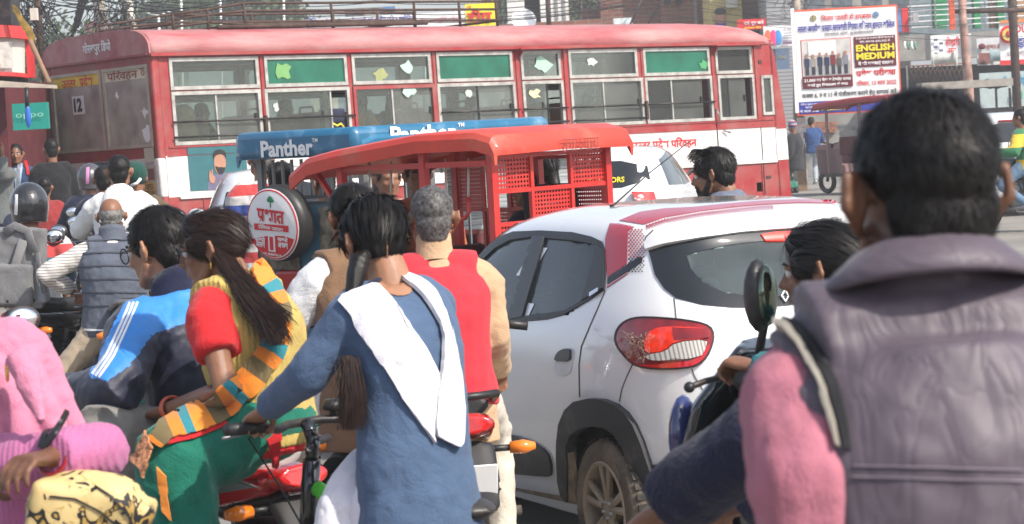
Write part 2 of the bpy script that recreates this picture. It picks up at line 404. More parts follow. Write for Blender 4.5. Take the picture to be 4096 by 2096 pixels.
HAIRG = mat('grey_hair', (.17,.165,.155), .6, var=.6, scale=70); HAIRS = mat('salt_hair', (.09,.085,.082), .55, var=.8, scale=80)
def cloth(name, col, rough=.88, var=.1, bump=.35, bscale=220, scale=9, sheen=.12, stretch=None, folds=.15): return mat(name, col, rough, var=var, bump=bump, bscale=bscale, scale=scale, sheen=sheen, spec=.25, stretch=stretch, folds=folds)
# ------------------------------------------------------------------ ground
g = MB(); g.quad((-415,-38,0),(415,-38,0),(415,755,0),(-415,755,0))
ROADM = mat('dusty_asphalt', (.2,.188,.17), .9, var=.3, scale=.8, bump=.5, bscale=30, dirt=(.3,.27,.23), dirt_amt=.4, dscale=.35)
g.obj('road', ROADM, kind='structure')
# ------------------------------------------------------------------ bus
RED = mat('bus_red_paint', (.3,.016,.02), .5, var=.14, scale=3, dirt=(.3,.13,.11), dirt_amt=.5, dscale=2.2, bump=.05, bscale=8)
ROOFR = mat('bus_faded_roof', (.36,.075,.085), .6, var=.2, scale=2.2, dirt=(.48,.31,.29), dirt_amt=.6, dscale=2, stretch=(.25,1,1))
WHT = mat('bus_white_paint', (.72,.71,.69), .5, var=.04, scale=3, dirt=(.36,.3,.26), dirt_amt=.36, dscale=3, stretch=(.5,1,2))
ALU = mat('window_aluminium', (.43,.42,.39), .5, .25, var=.2, scale=9, dirt=(.2,.16,.13), dirt_amt=.3, dscale=8)
GLASS = glass('dusty_window_glass', (.8,.86,.83), (.3,.33,.32), .08); GLASS2 = glass('dustier_window_glass', (.78,.83,.8), (.38,.4,.38), .18)
GGREEN = glass('green_film_glass', (.05,.2,.13), (.02,.17,.11), .85)
SEATM = cloth('bus_seat_cover', (.24,.13,.1)); INT = mat('bus_interior_panel', (.55,.56,.5), .7, var=.1)
BUSROT = M.Rotation(.6864, 3, 'Z') @ M.Rotation(-.0131, 3, 'X') @ M.Rotation(.0098, 3, 'Y')
bus = thing('bus', 'long red and white bus with green and dusty windows and a roof rack', 'bus', (-4.274,30.888,0), BUSROT)
BSH = M(((1,0,-.0219,0),(0,1,0,0),(0,0,1,0),(0,0,0,1)))
BL, BW = 10.9, 2.62
def bobj(mb, name, mats, parent=None, **kw): mb.xf(BSH); return mb.obj(name, mats, parent or bus, kw.pop('smooth', False), **kw)
UP = [(.24,1.57,0),(1.66,2.96,1),(3.04,4.35,0),(4.45,5.78,1),(5.93,6.66,0),(6.81,8.12,0),(8.24,9.57,1),(9.69,10.45,0)]
LO = [(.24,1.57),(1.63,2.97),(3.03,4.39),(4.43,5.8),(5.93,6.68),(6.81,8.2),(8.24,9.59),(9.71,10.47)]
def wall_grid(mb, y0, y1, holes, x0, x1, z0, z1, colour):
    xs = sorted({x0, x1} | {a for h in holes for a in h[:2]}); zs = sorted({z0, z1} | {a for h in holes for a in h[2:]} | {1.129, 1.648, 1.75})
    for i in range(len(xs)-1):
        for j in range(len(zs)-1):
            cx, cz = (xs[i]+xs[i+1])/2, (zs[j]+zs[j+1])/2
            if any(h[0] < cx < h[1] and h[2] < cz < h[3] for h in holes): continue
            mb.bx(xs[i], xs[i+1], y0, y1, zs[j], zs[j+1], colour(cx, cz))
holes = [(a, b, 2.46, 2.86) for a, b, _ in UP] + [(a, b, 1.77, 2.44) for a, b in LO] + [(10.62,10.86,1.82,2.42)] + [(10.39,10.53,.67,.81)]
colr = lambda x, z: 1 if (1.129 < z < 1.648) else 0
for nm, y0, y1 in (('side_wall', 0, .05), ('side_wall', BW-.05, BW)):
    mb = MB(); wall_grid(mb, y0, y1, holes if y0 == 0 else holes[:-2], .1, 10.9, .5, 2.95, colr); bobj(mb, nm, [RED, WHT])
# rear face
fh = [(.1,1.2,1.77,2.8),(1.25,2.52,1.77,2.8)]
mb = MB()
ys = [0.02,.1,1.2,1.25,2.52,2.6]; zs = [.62,1.1,1.63,1.77,2.8,2.93]
for i in range(5):
    for j in range(5):
        cy, cz = (ys[i]+ys[i+1])/2, (zs[j]+zs[j+1])/2
        if any(h[0] < cy < h[1] and h[2] < cz < h[3] for h in fh): continue
        mb.bx(0, .05, ys[i], ys[i+1], zs[j], zs[j+1], 1 if zs[j] == 1.1 else 0)
bobj(mb, 'rear_wall', [RED, WHT])
def arcp(k, n=14):                        # roof section, y from near side to far side
    t = pi*k/n; c, s_ = cos(t), sin(t)
    return BW/2 - math.copysign(abs(c)**.5, c)*(BW/2+.05), 2.9 + .37*abs(s_)**.62
mb = MB(); rings = []
for x, dz, dy in ((-.05,-.02,1),(-.03,0,1),(.3,.0,1),(3,0,1),(6,0,1),(9.4,0,1),(10.2,-.03,1),(10.6,-.08,.99),(10.85,-.17,.97),(10.98,-.3,.95)):
    rings.append([V((x, BW/2+(arcp(k)[0]-BW/2)*dy, max(2.88, arcp(k)[1]+dz*(arcp(k)[1]-2.88)/.36))) for k in range(15)])
mb.loft(rings, cap=False, closed=False); roof = bobj(mb, 'roof', ROOFR, smooth=True, solid=.02)
mb = MB(); yz = [arcp(k) for k in range(15)]
mb.poly([(-.045, y, z) for y, z in yz], (.06,0,0)); bobj(mb, 'roof_end', ROOFR)
mb = MB(); mb.bx(-.04,10.7,-.075,-.045,2.885,2.925); mb.bx(-.07,-.05,0,BW,2.905,2.93)
bobj(mb, 'gutter', RED)
for a, b, z in ((5.84,6.76,2.875),(9.6,10.5,2.87)): mb = MB(); mb.bx(a,b,-.16,-.03,z,z+.015); mb.poly([(a+.04,-.15,z),(a+.04,-.03,z),(a+.04,-.03,z-.13)], (.02,0,0)); bobj(mb, 'door_hood', RED)
for y in (.04,BW-.04): mb = MB(); mb.bx(-.012,.1,y-.06,y+.06,.55,2.92); bobj(mb, 'corner_post', RED, bevel=.03, smooth=True)
mb = MB(); mb.bx(-.022,.09,-.028,.11,1.129,1.63); bobj(mb, 'corner_post', WHT, bevel=.03, smooth=True)
mb = MB(); mb.bx(.25,10.85,-.03,-.002,1.095,1.135); bobj(mb, 'moulding', WHT, bevel=.008)
mb = MB(); mb.bx(.15,10.85,-.014,-.002,1.742,1.765); mb.bx(.12,10.9,-.012,-.002,1.636,1.648); bobj(mb, 'belt_line', RED)
for x in (.6,2.2,3.9,5.6,7.3,9.62,10.52): mb = MB(); mb.bx(x-.01,x+.01,-.012,-.002,.52,1.09); bobj(mb, 'panel_strip', RED)
for x in (1.62,2.99,4.41,5.86,6.74,8.22,9.63,10.53): mb = MB(); mb.bx(x-.02,x+.02,-.014,-.002,1.78,2.87); bobj(mb, 'panel_strip', RED)
random.seed(3)
def window(x0, x1, z0, z1, pane_m, face='s', slide=0, fm=ALU, t=.045, gap=0):
    def bxx(mb, a, b, c0, c1, d0, d1, mi=0):
        if face == 's': mb.bx(a, b, c0, c1, d0, d1, mi)
        elif face == 'o': mb.bx(a, b, BW-c1, BW-c0, d0, d1, mi)
        else: mb.bx(c0, c1, a, b, d0, d1, mi)
    mb = MB(); bxx(mb, x0, x1, -.022, .03, z0, z0+t); bxx(mb, x0, x1, -.022, .03, z1-t, z1); bxx(mb, x0, x0+t, -.02, .03, z0+t, z1-t); bxx(mb, x1-t, x1, -.02, .03, z0+t, z1-t)
    o = bobj(mb, 'window', fm)
    if slide:
        xm = x0+(x1-x0)*slide; mb = MB(); bxx(mb, x0+t, xm, .004, .008, z0+t, z1-t); bobj(mb, 'pane', pane_m, o)
        mb = MB(); bxx(mb, xm-.04, x1-t-gap, .018, .022, z0+t, z1-t); bobj(mb, 'pane', GLASS2 if pane_m is GLASS else pane_m, o)
        mb = MB(); bxx(mb, xm-.018, xm+.006, -.002, .016, z0+t, z1-t); bobj(mb, 'sash_bar', ALU if random.random() < .6 else BLACK, o)
        for zz in (z0+.28, z0+.28):
            mb = MB(); bxx(mb, x1-t-.05-gap, x1-t-.02-gap, -.004, .018, zz, zz+.09); bobj(mb, 'latch', DARKM, o); break
    else: mb = MB(); bxx(mb, x0+t, x1-t, .004, .009, z0+t, z1-t); bobj(mb, 'pane', pane_m, o)
    return o
for a, b, gk in UP: window(a, b, 2.46, 2.86, GGREEN if gk else GLASS)
sl = [.5,.78,.48,.52,.62,.46,.4,.3]; gp = [0,.36,0,0,.3,0,.14,.12]
for i, (a, b) in enumerate(LO): window(a, b, 1.77, 2.44, GLASS, slide=sl[i], gap=gp[i], fm=RED if i == 2 else ALU)
window(10.62,10.86,1.82,2.42,GLASS2)
for a, b, gk in UP[:-1]: window(a, b, 2.46, 2.86, GLASS, 'o')
for i, (a, b) in enumerate(LO[:-1]): window(a, b, 1.77, 2.44, GLASS, 'o')
BEI = mat('beige_window_frame', (.42,.37,.29), .7, var=.15)
for a, b in ((.1,1.2),(1.25,2.52)): window(a, b, 1.77, 2.8, glass('rear_window_glass', (.75,.76,.7), (.62,.58,.5), .6), 'r', fm=BEI, t=.04)
# rain bars across the lower windows
mb = MB()
for x0, x1, zs_ in ((.22,3.02,(1.87,2.06)),(4.45,5.84,(1.86,2.05)),(5.9,6.72,(1.86,2.05)),(6.81,8.23,(1.86,2.05)),(8.25,9.6,(2.05,))):
    for z in zs_: 
        mb = MB(); mb.tube([(x0,-.045,z),(x1,-.045,z)], .013, 6); bobj(mb, 'guard_rail', DARKM, smooth=True)
for x in (1.6,8.22):
    mb = MB(); mb.bx(x-.02,x+.02,-.06,-.022,1.83,2.1); bobj(mb, 'rail_bracket', RUST)
# signs on the rear windows and walls
TEALP = mat('poster_teal', (.025,.12,.14), .5, var=.1)
def rplate(y0, y1, z0, z1, m, x=-.012, th=.004, name='panel'):
    mb = MB(); mb.bx(x-th, x, y0, y1, z0, z1); return bobj(mb, name, m)
def rtext(s, y, z, h, m, width=None, x=-.02, bold=.02, par=None, **k):
    o = lettering(s, (x-.0219*z, y, z), (0,-1,0), (-.0219,0,1), h, m, par or bus, width, bold, **k); return o
rplate(1.3,2.48,2.62,2.76, mat('banner_yellow',(.75,.5,.03),.6,var=.08), .004, name='window_banner'); rplate(.15,1.17,2.63,2.77, mat('banner_cream',(.6,.58,.42),.6,var=.06), .004, name='window_banner')
rtext('उत्तर  प्रदेश', 1.86, 2.685, .15, INKR, .8, -.003); rtext('परिवहन', .72, 2.7, .15, mat('ink_brown',(.28,.05,.03),.6), .74, -.003)
mb = MB(); mb.torus((-.003,.22,2.7), (1,0,0), .032, .007, 14, 5); mb.bx(-.006,.0,.16,.3,2.745,2.757); bobj(mb, 'emblem', mat('ink_brown',(.28,.05,.03),.6))
rtext('गोरखपुर डिपो', 1.2, 3.075, .18, INKW, .7, -.055, .03)
rplate(1.73,2.03,2.26,2.5, SIGNW, .0, name='number_sheet'); rtext('12', 1.88, 2.385, .18, INKB, .21, -.006, .05)
for y0, y1 in ((2.17,2.52),(.06,.42)):
    rplate(y0,y1,1.12,1.54, BEI, -.01, .014, 'lamp_panel'); rplate(y0+.04,y1-.04,1.14,1.33, mat('plate_yellow',(.52,.31,.07),.7,var=.12), -.026, .004, 'number_plate'); rplate(y0+.04,y1-.04,1.36,1.5, mat('lamp_brown',(.2,.09,.07),.5), -.026, .008, 'lamp')
rtext('UP53', .23, 1.275, .07, INKB, .16, -.033, .01); rtext('BT5101', .23, 1.185, .075, INKB, .25, -.033, .01); rtext('STOP', 2.34, 1.23, .13, mat('ink_violet',(.2,.1,.2),.6), .24, -.033, 0)
rplate(.72,1.81,1.28,1.625, mat('poster_slate',(.1,.16,.17),.6,var=.5,scale=9), -.012, name='poster'); rplate(.08,.3,1.58,1.76, mat('cream_panel',(.5,.47,.38),.6), -.024, name='panel')
# side posters: slate poster with a man's portrait, the lettering
mb = MB(); mb.bx(.41,1.28,-.012,-.006,1.19,1.735); poster = bobj(mb, 'poster', TEALP)
mb = MB(); mb.bx(.2,1.3,-.005,-.001,1.13,1.648); bobj(mb, 'white_panel', WHT)
sx = lambda x, z: (x-.0219*z)
def spoly(pts, m, off, par, name): 
    mb = MB(); mb.poly([(x, -off, z) for x, z in pts], (0,-.003,0)); return bobj(mb, name, m, par)
FACE = mat('print_face', (.4,.2,.13), .6, var=.1)
spoly([(.66,1.19),(.68,1.3),(.76,1.37),(.83,1.4),(.95,1.4),(1.04,1.36),(1.1,1.28),(1.12,1.19)], mat('print_shirt',(.13,.12,.2),.6,var=.3), .013, poster, 'printed_portrait')
spoly(smooth_poly([(.8,1.41),(.78,1.52),(.8,1.62),(.88,1.655),(.955,1.62),(.965,1.52),(.94,1.42),(.87,1.385)]), FACE, .016, poster, 'printed_portrait')
spoly(smooth_poly([(.775,1.57),(.78,1.65),(.82,1.69),(.89,1.7),(.95,1.68),(.975,1.63),(.965,1.56),(.945,1.62),(.88,1.64),(.81,1.62)]), INKB, .019, poster, 'printed_portrait')
spoly(smooth_poly([(.79,1.5),(.82,1.41),(.87,1.375),(.92,1.4),(.965,1.5),(.94,1.46),(.9,1.475),(.84,1.47)]), INKB, .019, poster, 'printed_portrait')
spoly(smooth_poly([(.7,1.28),(.69,1.36),(.705,1.44),(.72,1.44),(.725,1.38),(.74,1.46),(.755,1.45),(.75,1.37),(.79,1.36),(.77,1.27)]), FACE, .02, poster, 'printed_portrait')
T0 = lambda x, z, y=-.008: (x-.0219*z, y, z)
lettering('उत्तर प्रदेश परिवहन', T0(8.56,1.47), (1,0,0), (-.0219,0,1), .17, INKR, bus, 1.28, .02)
mb = MB(); mb.torus((7.68,-.008,1.44),(0,1,0),.055,.012,16,5); mb.poly([(7.58,-.006,1.515),(7.9,-.006,1.515),(7.84,-.006,1.495),(7.6,-.006,1.49)],(0,-.004,0)); mb.poly([(7.82,-.006,1.515),(7.86,-.006,1.515),(7.78,-.006,1.38),(7.76,-.006,1.38)],(0,-.004,0)); bobj(mb, 'emblem', INKR)
mb = MB(); mb.bx(9.63,9.645,-.01,-.002,.62,2.84); mb.bx(10.55,10.56,-.01,-.002,.62,1.65); bobj(mb, 'door_gap', DARKM)
mb = MB(); mb.tube([(9.62,-.03,1.95),(9.64,-.07,1.85),(9.66,-.05,1.7)], .012, 6); mb.tube([(9.75,-.03,1.62),(9.86,-.06,1.58)], .014, 6); bobj(mb, 'door_handle', STEEL, smooth=True)
# paper scraps and torn stickers on the panes
for x, z, w_, h_, c in ((1.95,2.66,.22,.24,(.16,.34,.12)),(3.95,2.68,.17,.16,(.4,.55,.47)),(3.5,2.58,.2,.16,(.3,.32,.14)),(6.33,2.66,.3,.2,(.36,.55,.43)),(7.25,2.68,.18,.12,(.5,.52,.52)),(9.45,2.6,.18,.14,(.07,.3,.12)),(4.97,2.3,.11,.13,(.5,.5,.47)),(1.8,2.2,.08,.13,(.45,.45,.44)),(6.15,2.25,.2,.14,(.6,.55,.35)),(3.95,2.35,.2,.14,(.5,.45,.35))):
    n = 11; pts = [(x+w_/2*cos(2*pi*k/n)*(1+random.uniform(-.45,.45)), z+h_/2*sin(2*pi*k/n)*(1+random.uniform(-.45,.35))) for k in range(n)]
    spoly(pts, mat('paper_%d' % int(x*100), c, .8, var=.1), .004, bus, 'sticker')
for y, z, w_, h_ in ((.25,2.2,.2,.13),(.22,1.95,.35,.25),(.9,2.45,.1,.1)):
    n = 13; mb = MB(); mb.poly([(.003, y+w_/2*cos(2*pi*k/n)*random.uniform(.3,1.3), z+h_/2*sin(2*pi*k/n)*random.uniform(.3,1.3)) for k in range(n)], (-.003,0,0)); bobj(mb, 'sticker', SIGNW)
# inside: floor, ceiling, seats
mb = MB(); mb.bx(.06,10.8,.06,BW-.06,1.08,1.14); mb.bx(.06,10.6,.06,BW-.06,2.9,2.92); bobj(mb, 'floor', INT)
for i in range(11):
    x = .75+i*.86
    for y0, y1 in ((.1,.56),(.58,1.04),(1.5,1.98),(2.02,2.5)):
        if i > 9: continue
        mb = MB(); mb.bx(x,x+.1,y0,y1,1.5,2.13); mb.bx(x+.05,x+.45,y0,y1,1.48,1.6); bobj(mb, 'seat', SEATM if i%3 else mat('bus_seat_tan',(.3,.22,.15),.8), bevel=.04, smooth=True)
    mb = MB(); mb.tube([(x+.05,.2,2.12),(x+.05,.22,2.2),(x+.05,.5,2.2),(x+.05,.52,2.12)], .014, 6); bobj(mb, 'grab_rail', DARKM, smooth=True)
# roof rack
def tubes(segs, r, name, m, n=6):
    mb = MB()
    for s_ in segs: mb.tube(s_, r, n)
    return bobj(mb, name, m, smooth=True)
for y in (.35, 2.25):
    for z0, z1, z2 in ((3.43,3.57,3.58),(3.36,3.47,3.47),(3.27,3.3,3.32)):
        tubes([[(.56,y,z0),(1.1,y,z0+.06),(1.66,y,z1),(3.0,y,z1),(4.4,y,z2),(5.9,y,z2)]], .017, 'rack_rail', RUST)
    for x, zt in ((.58,3.44),(1.1,3.5),(1.66,3.58),(3.04,3.58),(4.42,3.59),(5.2,3.58),(5.86,3.59)): tubes([[(x,y,3.2),(x,y,zt)]], .02, 'rack_post', RUST)
for x in (.57,1.66,2.3,3.04,4.42,5.86): tubes([[(x,.35,3.31),(x,2.25,3.31)]], .018, 'rack_crossbar', RUST)
tubes([[(2.6,.3,3.27),(4.6,.32,3.29)],[(1.2,.3,3.26),(3,.34,3.28)]], .03, 'rack_pipe', RUST)
# wheels and underside
def bwheel(x):
    o = MB(); o.lathe([(.0,-.1),(.26,-.1),(.3,-.13),(.46,-.14),(.5,-.1),(.5,.1),(.46,.14),(.2,.14)], (x,.2,.5), V((0,1,0)), 28); t = bobj(o, 'wheel', MUDRUB, smooth=True, auto=40)
    o = MB(); o.lathe([(.0,-.06),(.1,-.08),(.13,-.02),(.26,-.03),(.29,-.12),(.27,-.13)], (x,.17,.5), V((0,1,0)), 20); bobj(o, 'rim', MUDRUB, t, smooth=True)
for x in (9.3,2.4): bwheel(x)
mb = MB(); mb.torus((9.3,-.012,.55),(0,1,0),.56,.03,22,6,arc=pi,a0=-pi/2,ry=.012); bobj(mb,'wheel_arch', DARKM, smooth=True)
mb = MB(); mb.bx(.1,10.8,.2,BW-.2,.4,1.08); bobj(mb, 'underframe', DARKM)
mb = MB(); mb.poly([(10.6,.02,.5),(10.6,BW-.02,.5),(10.6,BW-.02,2.95),(10.6,.02,2.95)],(.02,0,0)); 
mb = MB(); mb.poly([(10.86,0,.5),(11.12,0,.5),(11.1,0,1.75),(10.95,0,2.75),(10.86,0,2.9)], (0,BW,0)); o = bobj(mb, 'cab_front', RED)
mb = MB(); mb.poly([(10.87,-.006,1.13),(11.11,-.006,1.13),(11.1,-.006,1.6),(10.87,-.006,1.6)], (0,.004,0)); bobj(mb, 'white_panel', WHT)
mb = MB(); mb.bx(10.6,10.66,-.012,-.002,2.6,2.65); mb.bx(10.6,10.7,-.012,-.002,.86,.9); bobj(mb, 'lamp', RUST)
# ------------------------------------------------------------------ the white hatchback in front
CPSI = R(23); CROT = M.Rotation(pi/2+CPSI, 3, 'Z')
car = thing('hatchback_car', 'white hatchback with red roof stripe and muddy wheel seen from behind', 'car', (1.226,9.534,0), CROT)
bpy.context.view_layer.update()
WCAR = mat('car_white_paint', (.78,.785,.79), .16, var=.015, coat=1.0, dirt=(.55,.5,.43), dirt_amt=.04, dscale=3)
CLAD = mat('grey_cladding', (.035,.037,.04), .5, var=.25, dirt=(.2,.17,.13), dirt_amt=.22, dscale=4)
DGLASS = glass('tinted_car_glass', (.72,.8,.8), (.26,.32,.33), .2, .03); GBLK = mat('glass_border', (.012,.014,.016), .06, spec=.6, coat=.5)
MUD = mat('dry_mud', (.26,.2,.14), .95, var=.35, scale=14, bump=.6, bscale=60)
CZ = (.2,.3,.45,.6,.75,.85,.9,.95,1.0,1.08,1.2,1.32,1.4,1.44,1.465,1.48)
CXR = (.1,.03,.0,.0,.02,.03,.04,.06,.08,.13,.23,.34,.36,.42,.6,.95)
CXF = (3.62,3.67,3.68,3.67,3.62,3.55,3.45,3.2,2.82,2.66,2.44,2.2,2.03,1.9,1.7,1.35)
CW = (.68,.73,.765,.78,.785,.782,.775,.765,.752,.725,.675,.62,.572,.53,.43,.22)
NP = 400
def cring(z):
    xr, xf, wd = lerp_table(CZ,CXR,z), lerp_table(CZ,CXF,z), lerp_table(CZ,CW,z); m, h = (xr+xf)/2, (xf-xr)/2; n_ = 5.5 if z < 1.4 else 4; out = []
    for k in range(NP):
        t = 2*pi*k/NP; c, s_ = cos(t), sin(t)
        x = m + h*math.copysign(abs(c)**(2/n_), c); y = wd*math.copysign(abs(s_)**(2/n_), s_)
        tp = 1-.09*max(0,(1.1-(x-xr))/1.1)**2 - .08*max(0,(x-(xf-.9))/.9)**2      # plan narrows to both ends
        out.append(V((x, y*tp, z)))
    return out
zz = []
for i in range(len(CZ)-1):
    m = max(1, int((CZ[i+1]-CZ[i])/.014)); zz += [CZ[i]+(CZ[i+1]-CZ[i])*j/m for j in range(m)]
zz.append(CZ[-1])
mb = MB(); mb.loft([cring(z) for z in zz], cap=True)
full = mb.obj('tmp_car', WCAR, None); full.matrix_world = car.matrix_world; bpy.context.view_layer.update()
me = full.data; bm = bmesh.new(); bm.from_mesh(me)
for _ in range(8): bmesh.ops.smooth_vert(bm, verts=bm.verts, factor=.5, use_axis_x=True, use_axis_y=True, use_axis_z=True)
bm.to_mesh(me); bm.free(); CB = bvh_of(full)
a1 = lambda *p: [(1900+x/1.318, 700+y/1.318) for x, y in p]           # photo coordinates of two enlargements
a2 = lambda *p: [(1900+x/1.893, 1400+y/1.893) for x, y in p]
gF = a1((-60,640),(-20,520),(40,455),(110,388),(190,345),(303,328),(262,470),(176,762),(95,768),(-60,800))
gR = a1((374,335),(500,345),(620,364),(646,385),(612,500),(566,664),(480,716),(262,745),(300,600))
gB = a1((1116,425),(1200,400),(1330,372),(1500,352),(1700,342),(1900,350),(2000,380),(1990,480),(1900,580),(1780,625),(1640,645),(1482,644),(1320,625),(1200,570),(1140,500))
arch_in = a2((735,1130),(740,900),(733,720),(765,635),(830,590),(930,570),(1020,585),(1090,632),(1150,720),(1205,860),(1255,980),(1340,1140),(1340,1500),(735,1500))
def mirrored(o):
    m2 = o.data.copy(); 
    for v in m2.vertices: v.co.y = -v.co.y
    m2.flip_normals(); q = bpy.data.objects.new(o.name.split('.')[0], m2); COL.objects.link(q); q.parent = o.parent; return q
def cut_body():
    bm = bmesh.new(); bm.from_mesh(me); W = full.matrix_world; dele = []
    def grow(pl, k): 
        c = V((sum(a for a,b in pl)/len(pl), sum(b for a,b in pl)/len(pl))); return [tuple(c+(V(p)-c)*k) for p in pl]
    gFx, gRx, gBx = grow(gF,1.09), grow(gR,1.09), grow(gB,1.02)
    for f in bm.faces:
        c = f.calc_center_median(); mc = c.copy(); mir = c.y < -.05
        if c.x > .45 and mir: mc.y = -mc.y
        p = px(W @ mc)
        side = abs(c.y) > .4
        if (side and c.x > .3 and (inside(p, gFx) or inside(p, gRx) or ((c.x-.58)**2+(c.z-.29)**2 < .36**2) or (c.x-3.0)**2+(c.z-.29)**2 < .36**2)) or (c.x < .6 and inside(p, gBx) and abs(f.normal.x) > .3): dele.append(f)
        elif c.z < .21 and f.normal.z < -.5: pass
    bmesh.ops.delete(bm, geom=dele, context='FACES'); bm.to_mesh(me); bm.free()
cut_body()
full.name = 'body'; full.parent = car; full.matrix_parent_inverse = M.Identity(4); full.matrix_basis = M.Identity(4)
bpy.context.view_layer.update()
def clay(name, pl, m, par=None, **k): return lay(name, CB, pl, m, par or car, **k)
# windows
trim = a1((-70,820),(-70,620),(-25,500),(15,445),(60,388),(130,330),(205,302),(350,296),(520,305),(620,328),(672,352),(690,400),(694,500),(686,606),(600,665),(480,735),(380,762),(190,778),(90,788))
o = clay('window_trim', trim, mat('window_rubber',(.02,.02,.022),.5), holes=(gF,gR), step=16, off=.007, thick=.012); mirrored(o)
for gl_ in (gF, gR): mirrored(clay('side_window', gl_, DGLASS, step=16, off=-.003, thick=0))
rw = a1((918,402),(1000,376),(1200,337),(1400,308),(1582,293),(1790,282),(2000,292),(2130,318),(2140,400),(2090,520),(1990,610),(1800,665),(1650,690),(1490,702),(1350,700),(1200,686),(1060,650),(1000,602),(952,530))
rw_o = clay('rear_window', rw, GBLK, holes=(gB,), step=18, off=.005, thick=.008)
clay('pane', gB, DGLASS, step=20, off=.002, thick=0)
mirrored(clay('pillar_trim', a1((314,325),(372,330),(300,598),(258,748),(178,766),(262,478)), mat('pillar_black',(.022,.022,.024),.4), step=14, off=.011, thick=.008))
mirrored(clay('quarter_panel', a1((648,372),(686,400),(690,500),(682,600),(570,664),(612,520)), mat('pillar_black',(.022,.022,.024),.4), step=14, off=.011, thick=.01))
# roof spoiler edge, decals
clay('spoiler', a1((912,402),(905,370),(925,340),(1000,318),(1200,280),(1400,252),(1582,236),(1790,228),(2000,236),(2150,262),(2150,322),(2000,290),(1790,280),(1582,291),(1400,306),(1200,335),(1000,374)), WCAR, step=18, off=.022, thick=.03)
DREC = mat('red_decal', (.42,.016,.035), .25, var=.04, coat=.6); DBLK = mat('black_decal', (.02,.02,.025), .3)
clay('red_decal', a1((712,257),(760,258),(840,275),(808,300),(802,470),(700,540),(692,440),(688,340)), DREC, step=16, off=.003, thick=.0015)
clay('red_decal', a1((762,241),(870,196),(1000,178),(1150,171),(1300,155),(1500,138),(1700,130),(1900,134),(1900,150),(1700,148),(1500,158),(1350,172),(1200,190),(1000,225),(890,263)), DREC, step=14, off=.003, thick=.0015)
clay('black_decal', a1((700,544),(802,474),(866,432),(886,436),(880,462),(810,508),(700,578)), DBLK, step=14, off=.003, thick=.0015)
clay('red_decal', a1((698,588),(808,516),(808,522),(698,596)), DREC, step=10, off=.003, thick=.0015)
def dots(rows, name, m):                   # printed chequer squares fading out
    mb = MB()
    for x, y, s_ in rows:
        c = a1((x,y))[0]; k = s_/1.318/2; q = []
        for dx, dy in ((-k,-k),(k,-k),(k,k),(-k,k)):
            h = CB.ray_cast(CAM, ray(c[0]+dx,c[1]+dy).normalized())
            if h[0] is None: break
            q.append(h[0] - ray(c[0],c[1]).normalized()*.005)
        if len(q) == 4: mb.quad(*q)
    o = mb.obj(name, m, car, False, world=True); o['kind'] = 'stuff'
r1, r2 = [], []
for i in range(21):
    for j in range(6):
        x, y = 812+j*17+(i%2)*8.5, 288+i*11
        if y > 515 or x > 897-(abs(i-10))*1.2: continue
        (r2 if y > 440-(x-812)*.15 else r1).append((x, y, 9.5*(1-.06*j)))
dots(r1, 'chequer_print', DREC); dots(r2, 'chequer_print', DBLK)
r3 = []
for i in range(42):
    for j in range(5):
        x = 905+i*16+(j%2)*8; y = lerp_table((890,1000,1200,1350,1500,1700),(266,229,194,176,161,151), x)+4+j*5
        r3.append((x, y, 8*(1-.1*j)))
dots(r3, 'chequer_print', DREC)
# tail light, gaps, handles
tl_pts = smooth_poly(a1((748,862),(762,812),(800,775),(850,757),(920,753),(1060,764),(1170,780),(1240,803),(1260,845),(1252,900),(1226,962),(1180,1006),(1100,1022),(960,1025),(870,1012),(826,985),(790,945),(760,905)),1)
tl = clay('tail_light', tl_pts, mat('dark_red_lens', (.23,.008,.01), .1, var=.3, scale=20, coat=1), step=14, off=.012, thick=.02)
clay('tail_light_border', band(tl_pts+tl_pts[:1], 5), mat('pillar_black',(.022,.022,.024),.4), tl, step=10, off=.015, thick=.006)
clay('lens', smooth_poly(a1((905,890),(925,835),(975,808),(1100,808),(1238,818),(1232,868),(1060,878),(1010,930),(915,942)),1), mat('bright_red_lens', (.7,.03,.015), .1, var=.35, scale=35, coat=1, emit=(.8,.04,.01,.25)), tl, step=12, off=.018, thick=.006)
clay('lens', a1((1050,812),(1235,820),(1232,864),(1060,874)), mat('dark_red_lens', (.23,.008,.01), .1, coat=1), tl, step=12, off=.021, thick=.003)
clay('reverse_lens', smooth_poly(a1((916,958),(940,945),(1015,935),(1065,886),(1226,872),(1218,920),(1192,966),(1000,981),(930,976)),1), stripes('ribbed_clear_lens', [(.6,(.62,.6,.55)),(.4,(.3,.28,.26))], 'Y', .012, .15, .2), tl, step=12, off=.019, thick=.006)
clay('lens', smooth_poly(a1((850,1000),(1000,1000),(1190,975),(1226,900),(1245,900),(1215,965),(1170,1005),(1080,1018),(950,1018)),1), mat('bright_red_lens2', (.55,.01,.01), .1, coat=1), tl, step=12, off=.018, thick=.005)
mb = MB(); 
for i in range(70):                        # dry straw caught on the lens
    a = V((random.uniform(800,905), random.uniform(835,975))); b = a + V((random.uniform(-32,32), random.uniform(-30,38)))
    q = []
    for p in (a, (a+b)/2+V((random.uniform(-8,8),random.uniform(-8,8))), b):
        c = a1((p.x,p.y))[0]; h = CB.ray_cast(CAM, ray(*c).normalized())
        if h[0]: q.append(h[0]-ray(*c).normalized()*(.02+random.random()*.02))
    if len(q) == 3: mb.tube(q, .0011, 3)
mb.obj('straw', mat('dry_straw',(.4,.27,.2),.9), car, world=True, kind='stuff')
GAP = mat('panel_gap', (.05,.045,.04), .9)
